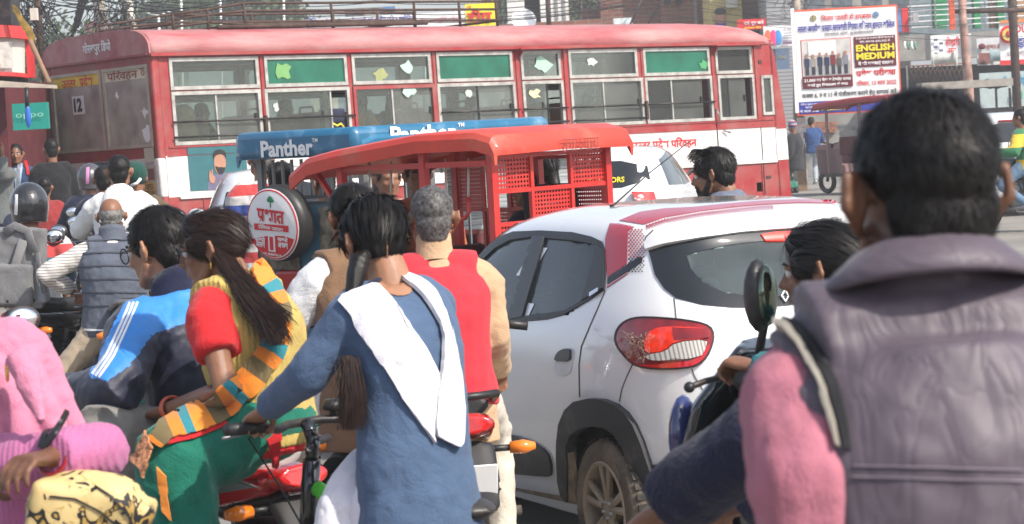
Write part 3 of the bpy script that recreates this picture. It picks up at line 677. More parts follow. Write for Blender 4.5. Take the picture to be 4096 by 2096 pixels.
for ln in (a1((688,610),(650,700),(606,800),(562,905),(550,1000),(551,1100),(553,1170)), a1((190,780),(160,880),(142,960),(131,1050),(135,1190),(128,1318))+a2((180,600),(190,760),(240,930),(272,1025)),
           a1((1050,652),(1056,700),(1062,764)), a1((835,992),(800,1065),(775,1130),(763,1195)), a1((1143,1020),(1160,1065),(1200,1130),(1245,1195),(1275,1232)), a1((905,395),(900,330),(940,292))):
    clay('panel_gap', band(ln, 3.4), GAP, step=9, off=.0025, thick=.001)
HB = mat('handle_black', (.03,.03,.032), .35); DISH = mat('handle_dish', (.6,.62,.65), .25, coat=.5)
for dx, dy in ((0,0),(-418,18)):
    q = lambda *p: a1(*[(x+dx,y+dy) for x, y in p])
    hb = clay('door_handle', smooth_poly(q((422,990),(436,940),(470,914),(512,908),(522,930),(516,1000),(505,1045),(465,1062),(426,1055)),1), DISH, step=10, off=.003, thick=.002)
    clay('grip', smooth_poly(q((428,984),(442,942),(470,920),(507,915),(514,930),(511,983)),1), HB, hb, step=10, off=.014, thick=.018)
# cladding
arch_out = a2((690,1085),(668,980),(660,820),(662,690),(676,560),(722,450),(790,386),(900,362),(1000,370),(1092,406),(1170,470),(1232,560),(1292,700),(1345,860),(1392,1000),(1455,1140),(1340,1140),(1255,980),(1205,860),(1150,720),(1090,632),(1020,585),(930,570),(830,590),(765,635),(733,720),(740,900),(735,1130))
o = clay('wheel_arch', arch_out, CLAD, step=12, off=.03, thick=.05); mirrored(o)
clay('arch_liner', a2((740,900),(733,760),(755,900),(775,1000),(800,1150),(735,1140)), MUD, step=10, off=.02, thick=.03)
o = clay('side_cladding', smooth_poly(a2((-300,700),(0,655),(150,632),(300,640),(450,690),(560,770),(588,850),(590,945),(565,957),(250,927),(0,908),(-300,880)),1), mat('black_cladding',(.02,.02,.022),.42,dirt=(.14,.12,.1),dirt_amt=.25), step=14, off=.012, thick=.016); mirrored(o)
clay('sill_dirt', a2((-300,945),(0,982),(300,1040),(690,1110),(700,1150),(300,1060),(0,1003),(-300,965)), MUD, step=12, off=.004, thick=.003)
bmp = a2((1352,868),(1480,852),(1600,832),(1690,770),(1750,660),(1810,560))+[(2960,1640),(3200,1640),(3450,1680),(3640,1760),(3700,1900),(3700,2300),(2900,2330),(2700,2300)]+a2((1460,1140),(1400,1000))
clay('bumper', bmp, CLAD, step=16, off=.012, thick=.02)
clay('mud_flap', a2((1238,935),(1270,1000),(1350,1130),(1290,1200)), mat('flap_grey',(.12,.125,.13),.5), step=10, off=.034, thick=.01)
clay('reflector', smooth_poly(a2((1745,830),(1790,800),(1840,800),(1800,880),(1750,870)),1), CHROME, step=8, off=.02, thick=.012)
clay('centre_stop_lamp', [(3040,940),(3100,930),(3186,926),(3180,948),(3130,968),(3060,968)], mat('stop_lamp_lit', (.6,.02,.015), .2, emit=(1,.05,.02,.5)), rw_o, step=8, off=.012, thick=.008)
# wheels
def cwheel(x, y, sgn):
    mb = MB(); mb.lathe([(.19,-.08),(.2,-.085),(.245,-.088),(.272,-.078),(.288,-.05),(.289,0),(.288,.05),(.272,.078),(.245,.088),(.2,.085),(.19,.08)], (x,y,.289), V((0,sgn,0)), 40)
    wl = mb.obj('wheel', mat('dusty_tyre',(.075,.063,.052),.85,var=.4,scale=10,bump=.3,bscale=70,dirt=(.25,.19,.13),dirt_amt=.6,dscale=7), car)
    mb = MB()
    for k in range(44):
        for sd in (-1,1):
            t = 2*pi*k/44; rot = M.Rotation(-t,3,'Y'); mb.box((x+.289*cos(t), y+sd*.045, .289+.289*sin(t)), (.008,.05,.026), rot)
    mb.obj('tread', RUBBER, wl, False, kind='stuff')
    RIM = mat('muddy_rim', (.33,.27,.2), .6, .2, var=.25, scale=8, dirt=(.2,.15,.1), dirt_amt=.35, dscale=6)
    mb = MB(); c = V((x,y+sgn*.06,.289)); ax = V((0,sgn,0)); mb.lathe([(.196,.024),(.188,.03),(.178,.024),(.172,.0),(.17,-.1)], c, ax, 40); mb.lathe([(0,.008),(.045,.008),(.058,0),(.06,-.03)], c, ax, 20)
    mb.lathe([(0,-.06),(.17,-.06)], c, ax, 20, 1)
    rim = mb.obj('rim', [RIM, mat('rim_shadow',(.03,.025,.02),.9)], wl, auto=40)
    for k in range(5):
        for dt in (-.2,.2):
            t = 2*pi*k/5+.35+dt; e = V((cos(t),0,sin(t))); tt = t-dt*.25; e2 = V((cos(tt),0,sin(tt))); mb = MB()
            mb.tube([c+e2*.05+ax*.0, c+e*.11+ax*.006, c+e*.18+ax*.012], [(.016,.014),(.014,.016),(.012,.02)], 6, hint=ax); mb.obj('spoke', RIM, rim, auto=40)
        t = 2*pi*k/5+.35+pi/5; mb = MB(); mb.lathe([(0,.02),(.008,.018),(.009,-.01)], c+V((cos(t)*.034,0,sin(t)*.034)), ax, 8); mb.obj('lug_nut', STEEL, rim)
for x in (.58,3.0):
    for sgn in (1,-1): cwheel(x, sgn*.665, sgn)
    mb = MB(); mb.tube([(x,-.52,.3),(x,.52,.3)], .36, 24); mb.obj('wheel_well', mat('wheel_well_black',(.012,.011,.01),.95), car)
mb = MB(); mb.bx(.15,3.5,-.5,.5,.2,.26); mb.obj('underbody', DARKM, car)
# inside
CIN = mat('car_interior', (.09,.093,.098), .8, var=.2)
mb = MB(); mb.bx(.5,2.9,-.66,.66,.3,.45); mb.box((2.6,0,.85),(.4,1.25,.25)); mb.obj('dashboard', CIN, car)
for y in (.33,-.33):
    mb = MB(); mb.box((1.75,y,.55),(.5,.46,.2)); mb.box((1.46,y,.86),(.14,.44,.62), M.Rotation(-.2,3,'Y')); mb.box((1.38,y,1.22),(.1,.24,.16)); mb.obj('seat', CIN, car, bevel=.05)
mb = MB(); mb.box((.85,0,.55),(.5,1.2,.2)); mb.box((.62,0,.83),(.14,1.2,.5), M.Rotation(-.22,3,'Y')); mb.box((.55,.33,1.12),(.09,.26,.13)); mb.box((.55,-.33,1.12),(.09,.26,.13)); mb.obj('seat', CIN, car, bevel=.05)
mb = MB(); mb.torus((2.35,-.35,.92),(1,0,.4),.18,.015,20,6); mb.obj('steering_wheel', CIN, car)
mb = MB(); mb.quad((1.6,.6,1.43),(2.0,.55,1.40),(2.0,-.55,1.40),(1.6,-.6,1.43))
# windscreen
fp = lambda y, z: (car.matrix_world @ V((9,y,z)), (car.matrix_world.to_3x3() @ V((-1,0,0))))
clay('windscreen', [(-.6,1.04),(.6,1.04),(.5,1.39),(-.5,1.39)], GBLK, proj=fp, step=.06, off=.004, thick=.004)
# lettering on the rear glass, antenna
def surf(u, v): h = CB.ray_cast(CAM, ray(u,v).normalized()); return h[0], h[1]
def surf_text(s, u0, v0, u1, v1, hpx, m, bold=.03):
    a, n = surf(u0,v0); b, n2 = surf(u1,v1); xd = (b-a); n = n if n.dot(a-CAM) < 0 else -n; up = n.cross(xd).normalized(); sc = xd.length
    k = hpx*(a-CAM).length/F_PX; lettering(s, (a+b)/2+n*.02, xd, up, k, m, rw_o, sc, bold, world=True)
surf_text('RENA', 3152, 1176, 3222, 1168, 20, INKW, .02); surf_text('Ph: 01', 3158, 1193, 3224, 1186, 13, INKW, .03); surf_text('HELPLI', 3161, 1206, 3230, 1200, 12, INKW, .03)
a, n = surf(3138,1190); n = n if n.dot(a-CAM) < 0 else -n
clay('emblem', band([(3136,1166),(3122,1190),(3138,1212),(3150,1190),(3136,1166)], 6), INKW, rw_o, step=6, off=.014, thick=.002)
clay('badge', a1((622,628),(668,600),(668,618),(622,648)), CHROME, step=8, off=.02, thick=.003)
b0, _x = surf(2440,828); mb = MB(); mb.tube([b0, b0+V((.02,.0,.01)), P(2600,690,11.3), P(2758,566,11.4)], [.008,.004,.0028,.002], 6); mb.obj('aerial', BLACK, car, world=True)
# ------------------------------------------------------------------ figures
def ik(a, b, l1, l2, pole):
    d = b-a; L = d.length
    if L > (l1+l2)*.995: k = L/((l1+l2)*.995); l1 *= k; l2 *= k
    x = (l1*l1-l2*l2+L*L)/(2*L); h = sqrt(max(0, l1*l1-x*x)); dn = d.normalized(); p = V(pole); p = p-dn*p.dot(dn)
    if p.length < 1e-4: p = V((0,0,-1)) - dn*dn.z*-1
    return a+dn*x+p.normalized()*h
def head_shapes(mb, T, S=1, ek=1):
    def b(c, r): mb.ball(T(V(c)*S), [x*S for x in r], 16, 12, T.rot)
    def t(pts, rs): mb.tube([T(V(p)*S) for p in pts], [x*S for x in rs], 10)
    b((0,-.012,.035),(.073,.094,.082)); b((0,.028,-.032),(.059,.058,.08)); b((0,.064,-.094),(.024,.02,.018))
    for s_ in (-1,1):
        t([(s_*.056,-.002,-.035),(s_*.05,.02,-.07),(s_*.018,.06,-.095)],[.018,.018,.018]); b((s_*.038,.058,-.022),(.023,.022,.021)); b((s_*.012,.092,-.031),(.008,.01,.008))
        t([(s_*.075,-.006,.026*ek),(s_*.096*(ek*.5+.5),-.022,.028*ek),(s_*.099*(ek*.5+.5),-.028,-.002),(s_*.078,-.01,-.036*ek)],[.006*ek,.0075*ek,.0075*ek,.0065*ek]); b((s_*.081,-.012,-.002),(.006,.017,.028))
    t([(-.048,.066,.018),(-.022,.081,.02),(0,.083,.017),(.022,.081,.02),(.048,.066,.018)],[.009,.011,.009,.011,.009])
    t([(0,.083,.012),(0,.1,-.018),(0,.108,-.027),(0,.094,-.037)],[.008,.0105,.0115,.008])
    t([(-.022,.075,-.056),(0,.088,-.053),(.022,.075,-.056)],[.005,.0075,.005]); t([(-.019,.075,-.066),(0,.087,-.067),(.019,.075,-.066)],[.005,.008,.005])
class HeadT:
    def __init__(s, c, rot): s.c = c; s.rot = rot
    def __call__(s, p): return s.c + s.rot @ p
def hand_shapes(mb, w, fd, pn, inn, S, curl):
    """w wrist, fd along the forearm, pn palm side, inn towards the thumb"""
    fd = fd.normalized(); pn = (pn-fd*pn.dot(fd)).normalized(); lat = inn-fd*inn.dot(fd)-pn*inn.dot(pn)
    lat = lat.normalized() if lat.length > .05 else fd.cross(pn)
    k = S
    mb.tube([w-fd*.02*k, w+fd*.02*k, w+fd*.05*k, w+fd*.088*k], [(.024*k,.02*k),(.032*k,.018*k),(.042*k,.017*k),(.04*k,.014*k)], 12, hint=lat)
    for i, (o, ln) in enumerate(((.033,.93),(.0115,1.05),(-.0105,.98),(-.032,.78))):
        p = w+fd*.08*k+lat*o*k; pts = [p-fd*.02*k, p]; a = 0; sp = o*.5
        for seg, q in ((.042,.9),(.027,1.15),(.021,.8)):
            a += curl*q; d = (fd*cos(a)+pn*sin(a)+lat*sp).normalized(); p = p+d*seg*ln*k; pts.append(p)
        mb.tube(pts, [.009*k,.0088*k,.0082*k,.0075*k,.0062*k], 7); mb.ball(pts[-1], .0062*k, 7, 5)
    p = w+fd*.025*k+lat*.028*k; d1 = (fd*.75+lat*.6+pn*.25).normalized(); d2 = (fd*.9+lat*.1+pn*.55*min(1,curl+.3)).normalized()
    pts = [p, p+d1*.04*k, p+d1*.04*k+d2*.033*k, p+d1*.04*k+d2*.058*k]; mb.tube(pts, [.014*k,.0115*k,.0095*k,.0075*k], 8); mb.ball(pts[-1], .0075*k, 7, 5)
class H: pass
def human(label, head, yaw, S=1.0, lean=0, hyaw=0, hpitch=0, htilt=0, L=None, R_=None, Lp=None, Rp=None, sit=True, feet=None, bw=1, skin=1, voxel=.009, group=None, cat='person', curl=1.0, neck=0, legs=True, arms=True, knees=None, nk=.16, tl=.52, ek=1):
    h = H(); h.S = S; hc = head if isinstance(head, V) else P(*head); ya = R(yaw)
    f, r, u = V((-sin(ya),cos(ya),0)), V((cos(ya),sin(ya),0)), V((0,0,1)); h.f, h.r, h.u, h.hc = f, r, u, hc
    ln = R(lean); td = (u*cos(ln)+f*sin(ln)); h.td = td; h.tf = f*cos(ln)-u*sin(ln)
    nb = hc - u*nk*S - f*(.025+neck)*S - td*.0; h.nb = nb
    h.tl = tl; h.pel = nb - td*tl*S; h.sh = {}; h.el = {}; h.wr = {}; h.hip = {}; h.kn = {}; h.an = {}
    for k, s_ in (('L',-1),('R',1)):
        h.sh[k] = nb - td*.07*S + r*s_*.172*S*bw
        tgt = L if k == 'L' else R_; pole = Lp if k == 'L' else Rp
        hd = (tgt if isinstance(tgt, V) else P(*tgt)) if tgt is not None else (h.sh[k] - u*.5*S + f*.12*S + r*s_*.05*S if not sit else h.pel+f*.35*S+r*s_*.16*S+u*.05*S)
        if isinstance(pole, tuple) and len(pole) == 3 and abs(pole[0]) > 5: h.el[k] = P(*pole); 
        else: h.el[k] = ik(h.sh[k], hd, .285*S, .255*S, V(pole) if pole else (r*s_*.6-f*.5-u*.6))
        h.wr[k] = hd
        h.hip[k] = h.pel + r*s_*.085*S + u*.0
        if feet: ft = feet[0 if k == 'L' else 1]; ft = ft if isinstance(ft, V) else P(*ft)
        elif sit: ft = h.pel + f*.3*S + r*s_*.22*S - u*.62*S
        else: ft = V((h.pel.x, h.pel.y, max(0,h.pel.z-.84*S)+.06)) + r*s_*.1*S
        h.an[k] = ft; pol = f*1.0+u*.55+r*s_*.25
        h.kn[k] = P(*knees[0 if k == 'L' else 1]) if knees else ik(h.hip[k], ft, .43*S, .42*S, pol)
    base = V((h.pel.x, h.pel.y, min(h.an['L'].z, h.an['R'].z)-.07*S)); h.root = thing('person', label, cat, base, None, group); h.skin = SKIN[skin]
    bpy.context.view_layer.update()
    hrot = M.Rotation(ya+R(hyaw),3,'Z') @ M.Rotation(R(htilt),3,'Y') @ M.Rotation(R(-hpitch),3,'X'); h.T = HeadT(hc, hrot)
    mb = MB(); head_shapes(mb, h.T, S, ek)
    mb.tube([h.T(V((0,-.028,-.02))*S), nb+td*.02*S, nb-td*.05*S], [.052*S,.056*S,.07*S], 14)
    mb.tube([nb-td*.03*S, nb-td*.12*S, nb-td*.58*tl*S, h.pel], [(.06*S,.05*S),(.13*S*bw,.07*S),(.12*S*bw,.08*S),(.1*S,.08*S)], 14, hint=r)
    if arms:
        for k, s_ in (('L',-1),('R',1)):
            mb.tube([nb-td*.09*S, h.sh[k]+td*-.02*S, h.sh[k].lerp(h.el[k],.4), h.el[k], h.el[k].lerp(h.wr[k],.25), h.wr[k]], [.05*S,.05*S,.043*S,.037*S,.036*S,.024*S], 12)
            fd = (h.wr[k]-h.el[k]).normalized(); pn = -u if abs(fd.z) < .8 else -r*s_; hand_shapes(mb, h.wr[k], fd, pn, r*-s_ if abs(fd.z) < .8 else f, S*.97, curl if not isinstance(curl, dict) else curl[k])
    me = fuse(mb, voxel, 2); h.body = place(h, 'body', me, h.skin); return h
def place(h, name, me, m, par=None, **kw):
    me.transform(M.Translation(-h.root.location)); return mesh_obj(name, me, m, par or h.root, **kw)
def pobj(h, mb, name, m, par=None, **kw): return mb.obj(name, m, par or h.root, world=True, **kw)
def torso(h, mb, grow=.0, hem=.56, bw=1.0, top=-.02, belly=0, a_k=1.0):
    S = h.S; tab = [(-.02,.066,.062),(.025,.10,.078),(.07,.165,.098),(.14,.178,.118),(.22,.17,.122),(.33,.158,.118),(.42,.162,.12),(.5,.176,.128),(.58,.18,.13),(.75,.2,.15),(.95,.22,.17),(1.2,.25,.19)]
    rings = []
    for t, a, b in [q for q in tab if top <= q[0] < hem]+[(hem,)+tuple(lerp_table([q[0] for q in tab],[q[i] for q in tab],hem) for i in (1,2))]:
        if t <= .53: c = h.nb - h.td*t*(h.tl/.52)*S - h.tf*(.028*sin(pi*min(1,t/.5)))*S; up = h.tf
        else: c = h.pel - h.u*(t-.53)*S; up = h.tf.lerp(h.f, min(1,(t-.53)*4)).normalized()
        bb = b*S+grow; aa = a*S*bw*a_k+grow; c = c + h.tf*belly*exp(-((t-.42)/.12)**2); rings.append([c + h.r*(aa*cos(2*pi*k/20)) + up*(bb*sin(2*pi*k/20)) for k in range(20)])
    mb.loft(rings)
def sleeves(h, mb, grow=.0, upto=1.0, rad=(.068,.062,.054,.05,.046,.04), sides='LR'):
    S = h.S
    for k in sides:
        s_, e, w_ = h.sh[k], h.el[k], h.wr[k]; inn = h.nb - h.td*.06*S
        pts = [inn, s_.lerp(inn,.25)+h.td*.005*S, s_.lerp(e,.15), s_.lerp(e,.55), e, e.lerp(w_,.45), e.lerp(w_,.93)]; rs = [.055*S]+[x*S+grow for x in rad]
        if upto < 1: n = max(3, int(round(3+upto*3))) ; pts = pts[:n]; rs = rs[:n]
        fine, fr = [], []
        for i in range(len(pts)-1):
            for j in range(3): fine.append(pts[i].lerp(pts[i+1], j/3)); fr.append(rs[i]+(rs[i+1]-rs[i])*j/3)
        mb.tube(fine+[pts[-1]], fr+[rs[-1]], 14)
FOLD = ((.022,.13),(.012,.05))
def garment(h, name, m, fn, voxel=.011, smooth=4, disp=FOLD, par=None):
    mb = MB(); fn(mb); return place(h, name, fuse(mb, voxel, smooth, disp), m, par)
def shirt(h, m, grow=.008, hem=.58, name='shirt', upto=1.0, bw=1, belly=0, disp=FOLD, voxel=.011, rad=(.068,.062,.054,.05,.046,.04), par=None, top=-.02):
    return garment(h, name, m, lambda mb: (torso(h, mb, grow, hem, bw, top, belly), sleeves(h, mb, grow, upto, rad)), voxel, disp=disp, par=par)
def vest(h, m, grow=.022, hem=.57, name='vest', bw=1, belly=0, disp=FOLD, voxel=.011, trap=0):
    def fn(mb):
        torso(h, mb, grow, hem, bw, -.01, belly)
        for k in 'LR':
            mb.tube([h.nb-h.td*.03*h.S, h.sh[k].lerp(h.nb,.18)+h.td*.005], [.065*h.S+grow*.5,.072*h.S+grow*.6], 14)
            if trap: mb.tube([h.nb+h.u*trap-h.f*.01, h.nb.lerp(h.sh[k],.45)+h.u*trap*.35, h.nb.lerp(h.sh[k],.95)], [.05*h.S,.06*h.S,.06*h.S], 14)
    return garment(h, name, m, fn, voxel, disp=disp)
def trousers(h, m, grow=.0, rad=(.1,.092,.07,.062,.058), name='trousers', disp=FOLD, voxel=.013, cuff=.96):
    S = h.S
    def fn(mb):
        mb.ball(h.pel+h.u*.02*S, (.175*S+grow,.13*S+grow,.13*S), 16, 10, M(((h.r.x,h.f.x,0),(h.r.y,h.f.y,0),(0,0,1))))
        for k in 'LR':
            a, b, c = h.hip[k], h.kn[k], h.an[k]; pts = [a+h.u*.02*S, a.lerp(b,.3), a.lerp(b,.75), b, b.lerp(c,.12), b.lerp(c,.5), b.lerp(c,cuff)]
            rs = [.1*S+grow, rad[0]*S+grow, rad[1]*S*.9+grow, rad[2]*S*1.08+grow, rad[2]*S+grow, rad[3]*S+grow, rad[4]*S+grow]
            fp, fr = [], []
            for i in range(len(pts)-1):
                for j in range(3): fp.append(pts[i].lerp(pts[i+1],j/3)); fr.append(rs[i]+(rs[i+1]-rs[i])*j/3)
            mb.tube(fp+[pts[-1]], fr+[rs[-1]], 14)
    return garment(h, name, m, fn, voxel, disp=disp)
def shoes(h, m, sole=None):
    S = h.S
    for k in 'LR':
        a = h.an[k]; d = h.f; mb = MB(); mb.tube([a-d*.05*S-h.u*.04*S, a-h.u*.035*S+d*.03*S, a+d*.11*S-h.u*.05*S, a+d*.17*S-h.u*.055*S], [(.04*S,.045*S),(.042*S,.045*S),(.045*S,.03*S),(.03*S,.02*S)], 12, hint=h.r)
        mb.tube([a+h.u*.03*S, a-h.u*.05*S], [.042*S,.045*S], 12); place(h, 'shoe', fuse(mb, .012, 2), m)
def collar(h, m, r=.068, hgt=.07, tilt=.25, name='collar', grow=0):
    S = h.S; mb = MB(); rings = []
    for z, k in ((-.02,1.25),(.0,1.12),(hgt*.6,1.02),(hgt,1.0),(hgt*.9,.93),(0,.9)):
        c = h.nb+h.u*(z+.005)*S+h.f*.0; rings.append([c + h.r*((r*S+grow)*k*cos(2*pi*i/24)) + h.f*((r*S*.92+grow)*k*sin(2*pi*i/24)) - h.u*(.03*S*sin(2*pi*i/24)) for i in range(24)])
    mb.loft(rings, cap=False); return pobj(h, mb, name, m)
def flat_collar(h, m, tab, name='collar', tilt=.25):
    S = h.S; mb = MB(); rings = []
    for r_, z in tab: c = h.nb+h.u*z*S-h.f*.01; rings.append([c + h.r*(r_*S*cos(2*pi*i/32)) + h.f*(r_*S*.8*sin(2*pi*i/32)) - h.u*(tilt*r_*S*sin(2*pi*i/32)) for i in range(32)])
    mb.loft(rings, cap=False); return pobj(h, mb, name, m, solid=.006)
def knit(name, col, ribs=90, axis='X', amt=.35, var=.08):
    m = cloth(name, col, var=var, bump=0); t = m.node_tree; N, L = t.nodes, t.links; tc = N.new('ShaderNodeTexCoord'); w_ = N.new('ShaderNodeTexWave'); w_.bands_direction = axis; w_.inputs['Scale'].default_value = ribs*.16; w_.inputs['Distortion'].default_value = 1.5; w_.inputs['Detail'].default_value = 2; w_.inputs['Detail Scale'].default_value = 4; L.new(tc.outputs['Object'], w_.inputs[0])
    nz = N.new('ShaderNodeTexNoise'); nz.inputs['Scale'].default_value = 160; L.new(tc.outputs['Object'], nz.inputs[0]); ad = N.new('ShaderNodeMath'); ad.operation = 'ADD'; L.new(w_.outputs['Fac'], ad.inputs[0]); L.new(nz.outputs[0], ad.inputs[1])
    bp = N.new('ShaderNodeBump'); bp.inputs['Strength'].default_value = amt; bp.inputs['Distance'].default_value = .01; L.new(ad.outputs[0], bp.inputs['Height']); L.new(bp.outputs[0], N['Principled BSDF'].inputs['Normal']); return m
# hair: a fitted cap with thousands of tapered locks
def hair(h, m, style='short', n=1500, ln=(.018,.034), wd=.0022, seed=1, puff=0, tie=(0,-.13,-.03), name='hair', voxel=.007, rough=.3):
    rnd = random.Random(seed); S = h.S; T = h.T; mb = MB(); g = puff
    def b(c, r): mb.ball(T(V(c)*S), [x*S for x in r], 16, 12, T.rot)
    if style == 'short':
        b((0,-.022,.047),(.0805+g,.095+g,.082+g)); b((0,-.058,-.005),(.068+g*.5,.05+g*.4,.07)); b((0,-.06,-.05),(.052,.035,.04))
        for s_ in (-1,1): mb.tube([T(V((s_*.073,.022,.03))*S), T(V((s_*.072,.02,-.008))*S)], [.012*S,.006*S], 8)
    elif style == 'fringe': b((0,-.03,.012),(.0785,.087,.06)); b((0,-.06,-.01),(.066,.045,.065))
    else:
        b((0,-.02,.045),(.082+g,.098+g,.084+g)); b((0,-.048,.0),(.074+g,.058+g,.066)); b((0,.03,.075),(.06,.055,.045))
        for s_ in (-1,1): b((s_*.066,.015,.025),(.017,.05,.045))
    me = fuse(mb, voxel, 3, ((.006,.03),)); hb = place(h, name, me, m)
    vs = [h.root.location+v.co for v in me.vertices]; ns = [v.normal.copy() for v in me.vertices]; q = MB(); Ti = T.rot.transposed(); fwd = T.rot @ V((0,1,0)); up = T.rot @ V((0,0,1)); rt = T.rot @ V((1,0,0))
    tries = 0; cnt = 0
    while cnt < n and tries < n*6:
        tries += 1; i = rnd.randrange(len(vs)); p, nn = vs[i], ns[i]; lp = Ti @ (p-h.hc)
        if style == 'long' and lp.z < -.045*S: continue
        if lp.z < -.075*S or (style != 'long' and lp.z < .03*S and lp.y > -.045*S and abs(lp.x) > .05*S): continue
        if style != 'long':
            w_ = lp - V((.012,-.05,.12))*S; d = T.rot @ V((w_.x-w_.y*.5, w_.y+w_.x*.5, -.05*S-max(0,.06*S-lp.z)*.9)); d = d-nn*d.dot(nn)
            if lp.y > .03*S and lp.z > .07*S: d = fwd*.5+rt*(.5+rnd.uniform(-.5,.5))
        else: d = h.T(V(tie)*S)-p; d = d-nn*d.dot(nn)
        if d.length < 1e-5: continue
        rr = rough if style != 'long' else .09
        d = (d.normalized()+V((rnd.uniform(-1,1),rnd.uniform(-1,1),rnd.uniform(-1,1)))*rr).normalized(); d = (d-nn*d.dot(nn)*.9).normalized()
        L_ = rnd.uniform(*ln)*S*(max(.2, min(1, (lp.z/S+.06)/.1)) if style == 'long' else 1); sd = d.cross(nn).normalized()*wd*S*rnd.uniform(.6,1.3); lift = nn*(L_*rnd.uniform(.03,.2) if style != 'long' else .0035*S)
        a = p-nn*.001; b_ = p+d*L_*.5+lift; c = p+d*L_+lift*.6-nn*L_*L_*1.6; q.add([a-sd,a+sd,b_+sd*.8,b_-sd*.8,c], [(0,1,2,3),(3,2,4)]); cnt += 1
    o = pobj(h, q, 'locks', m, hb); o['kind'] = 'stuff'; return hb
def locks(h, m, par, paths, wd=.0022, name='strands', taper=.3):
    q = MB()
    for pts in paths:
        k = len(q.v); n = len(pts)
        for i, p in enumerate(pts):
            d = (pts[min(i+1,n-1)]-pts[max(i-1,0)]).normalized(); sd = d.cross((p-CAM).normalized()).normalized()*wd*(1-(1-taper)*i/(n-1)); q.v += [p-sd, p+sd]
        q.f += [(k+2*i,k+2*i+1,k+2*i+3,k+2*i+2) for i in range(n-1)]; q.m += [0]*(n-1)
    o = pobj(h, q, name, m, par); o['kind'] = 'stuff'; return o
def face_bits(h, brow=HAIRB, eyes=True, beard=None):
    S, T = h.S, h.T
    for s_ in (-1,1):
        mb = MB(); mb.tube([T(V((s_*.052,.073,.024))*S), T(V((s_*.033,.0865,.03))*S), T(V((s_*.013,.0935,.026))*S)], [.002*S,.0042*S,.003*S], 6); pobj(h, mb, 'eyebrow', brow)
        if eyes:
            mb = MB(); mb.ball(T(V((s_*.031,.0735,.004))*S), .0125*S, 12, 8); e = pobj(h, mb, 'eye', mat('eye_white',(.6,.57,.53),.25,var=.02)); mb = MB(); mb.ball(T(V((s_*.031,.0825,.004))*S), .006*S, 10, 6); pobj(h, mb, 'iris', mat('iris',(.02,.01,.008),.1), e)
    if beard:
        def fn(mb):
            for s_ in (-1,1): mb.tube([T(V((s_*.071,.005,.0))*S), T(V((s_*.066,.01,-.045))*S), T(V((s_*.048,.04,-.085))*S), T(V((0,.075,-.108))*S)], [.008*S,.016*S,.02*S,.024*S], 10); mb.tube([T(V((s_*.03,.075,-.085))*S), T(V((s_*.03,.083,-.052))*S), T(V((0,.096,-.045))*S)], [.012*S,.006*S,.006*S], 8)
        garment(h, 'beard', beard, fn, .006, 2, ((.012,.012),))
def glasses(h, m=None):
    S, T = h.S, h.T; m = m or BLACK; mb = MB()
    for s_ in (-1,1):
        mb.torus(T(V((s_*.033,.102,.002))*S), T.rot @ V((s_*.15,1,0)), .024*S, .0022*S, 16, 5); mb.tube([T(V((s_*.056,.097,.006))*S), T(V((s_*.079,.07,.012))*S), T(V((s_*.084,-.01,.012))*S)], .0022*S, 5)
    mb.tube([T(V((-.01,.106,.004))*S), T(V((.01,.106,.004))*S)], .002*S, 5); o = pobj(h, mb, 'spectacles', m)
    for s_ in (-1,1): mb = MB(); c = T(V((s_*.033,.102,.002))*S); mb.lathe([(0,0),(.023*S,.0)], c, T.rot @ V((s_*.15,1,0)), 16); pobj(h, mb, 'lens', glass('spectacle_lens',(.8,.82,.85),(.3,.3,.3),.04), o)
def ribbon(pts, wdir, w_, thick=.004, n=6):
    """a strip of cloth along pts; wdir(i) gives the width direction"""
    mb = MB(); rings = []
    for i, p in enumerate(pts):
        wd_ = wdir(i) if callable(wdir) else wdir; d = (pts[min(i+1,len(pts)-1)]-pts[max(i-1,0)]).normalized(); wd_ = (wd_-d*wd_.dot(d)).normalized(); nn = d.cross(wd_); ww = w_[i] if isinstance(w_,(list,tuple)) else w_
        rings.append([p-wd_*ww/2-nn*thick/2, p+wd_*ww/2-nn*thick/2, p+wd_*ww/2+nn*thick/2, p-wd_*ww/2+nn*thick/2])
    mb.loft(rings); return mb
# ------------------------------------------------------------------ people, nearest first
def hb(h, *parts): return bvh_of(*parts)
cA = lambda *p: [(1000+x/1.198, 400+y/1.198) for x, y in p]
cB = lambda *p: [(900+x/1.471, 1200+y/1.471) for x, y in p]
cL = lambda *p: [(x/1.2027, 1000+y/1.2027) for x, y in p]
cR = lambda *p: [(2500+x/1.2024, 1000+y/1.2024) for x, y in p]
# --- man in the purple-grey padded vest
h = human('man seen from behind in grey purple vest and pink shirt, short black hair', (3672,790,2.85), 4, .99, 0, hyaw=14, hpitch=-4, L=(3270,2480,2.75), Lp=(3230,1900,2.74), R_=(4330,2480,2.9), Rp=(4420,1900,2.85), sit=False, skin=2, voxel=.006, nk=.13, bw=.97, ek=1.13)
PINK = cloth('pink_cotton', (.42,.15,.2), bump=.5, bscale=400, var=.16, scale=30, stretch=(1,1,.25)); VESTP = mat('purple_grey_vest', (.083,.063,.083), .55, var=.07, scale=5, bump=.12, bscale=14, sheen=.1, stretch=(1.6,1.6,.5), folds=.14)
s1 = garment(h, 'shirt', PINK, lambda mb: (torso(h, mb, -.025, .6, 1.0), sleeves(h, mb, .012, rad=(.044,.047,.053,.053,.05,.046))), .008, 3, ((.014,.1),(.01,.035))); v1 = vest(h, VESTP, .04, .7, voxel=.008, bw=1.02, disp=((.014,.16),(.008,.05)), trap=.05)
flat_collar(h, VESTP, ((.062,.07),(.067,.078),(.086,.07),(.114,.046),(.13,.026),(.126,.02)))
hair(h, HAIRB, 'short', 14000, (.014,.028), .0009, 2, -.001, voxel=.006, rough=.5)
B = hb(h, s1, v1)
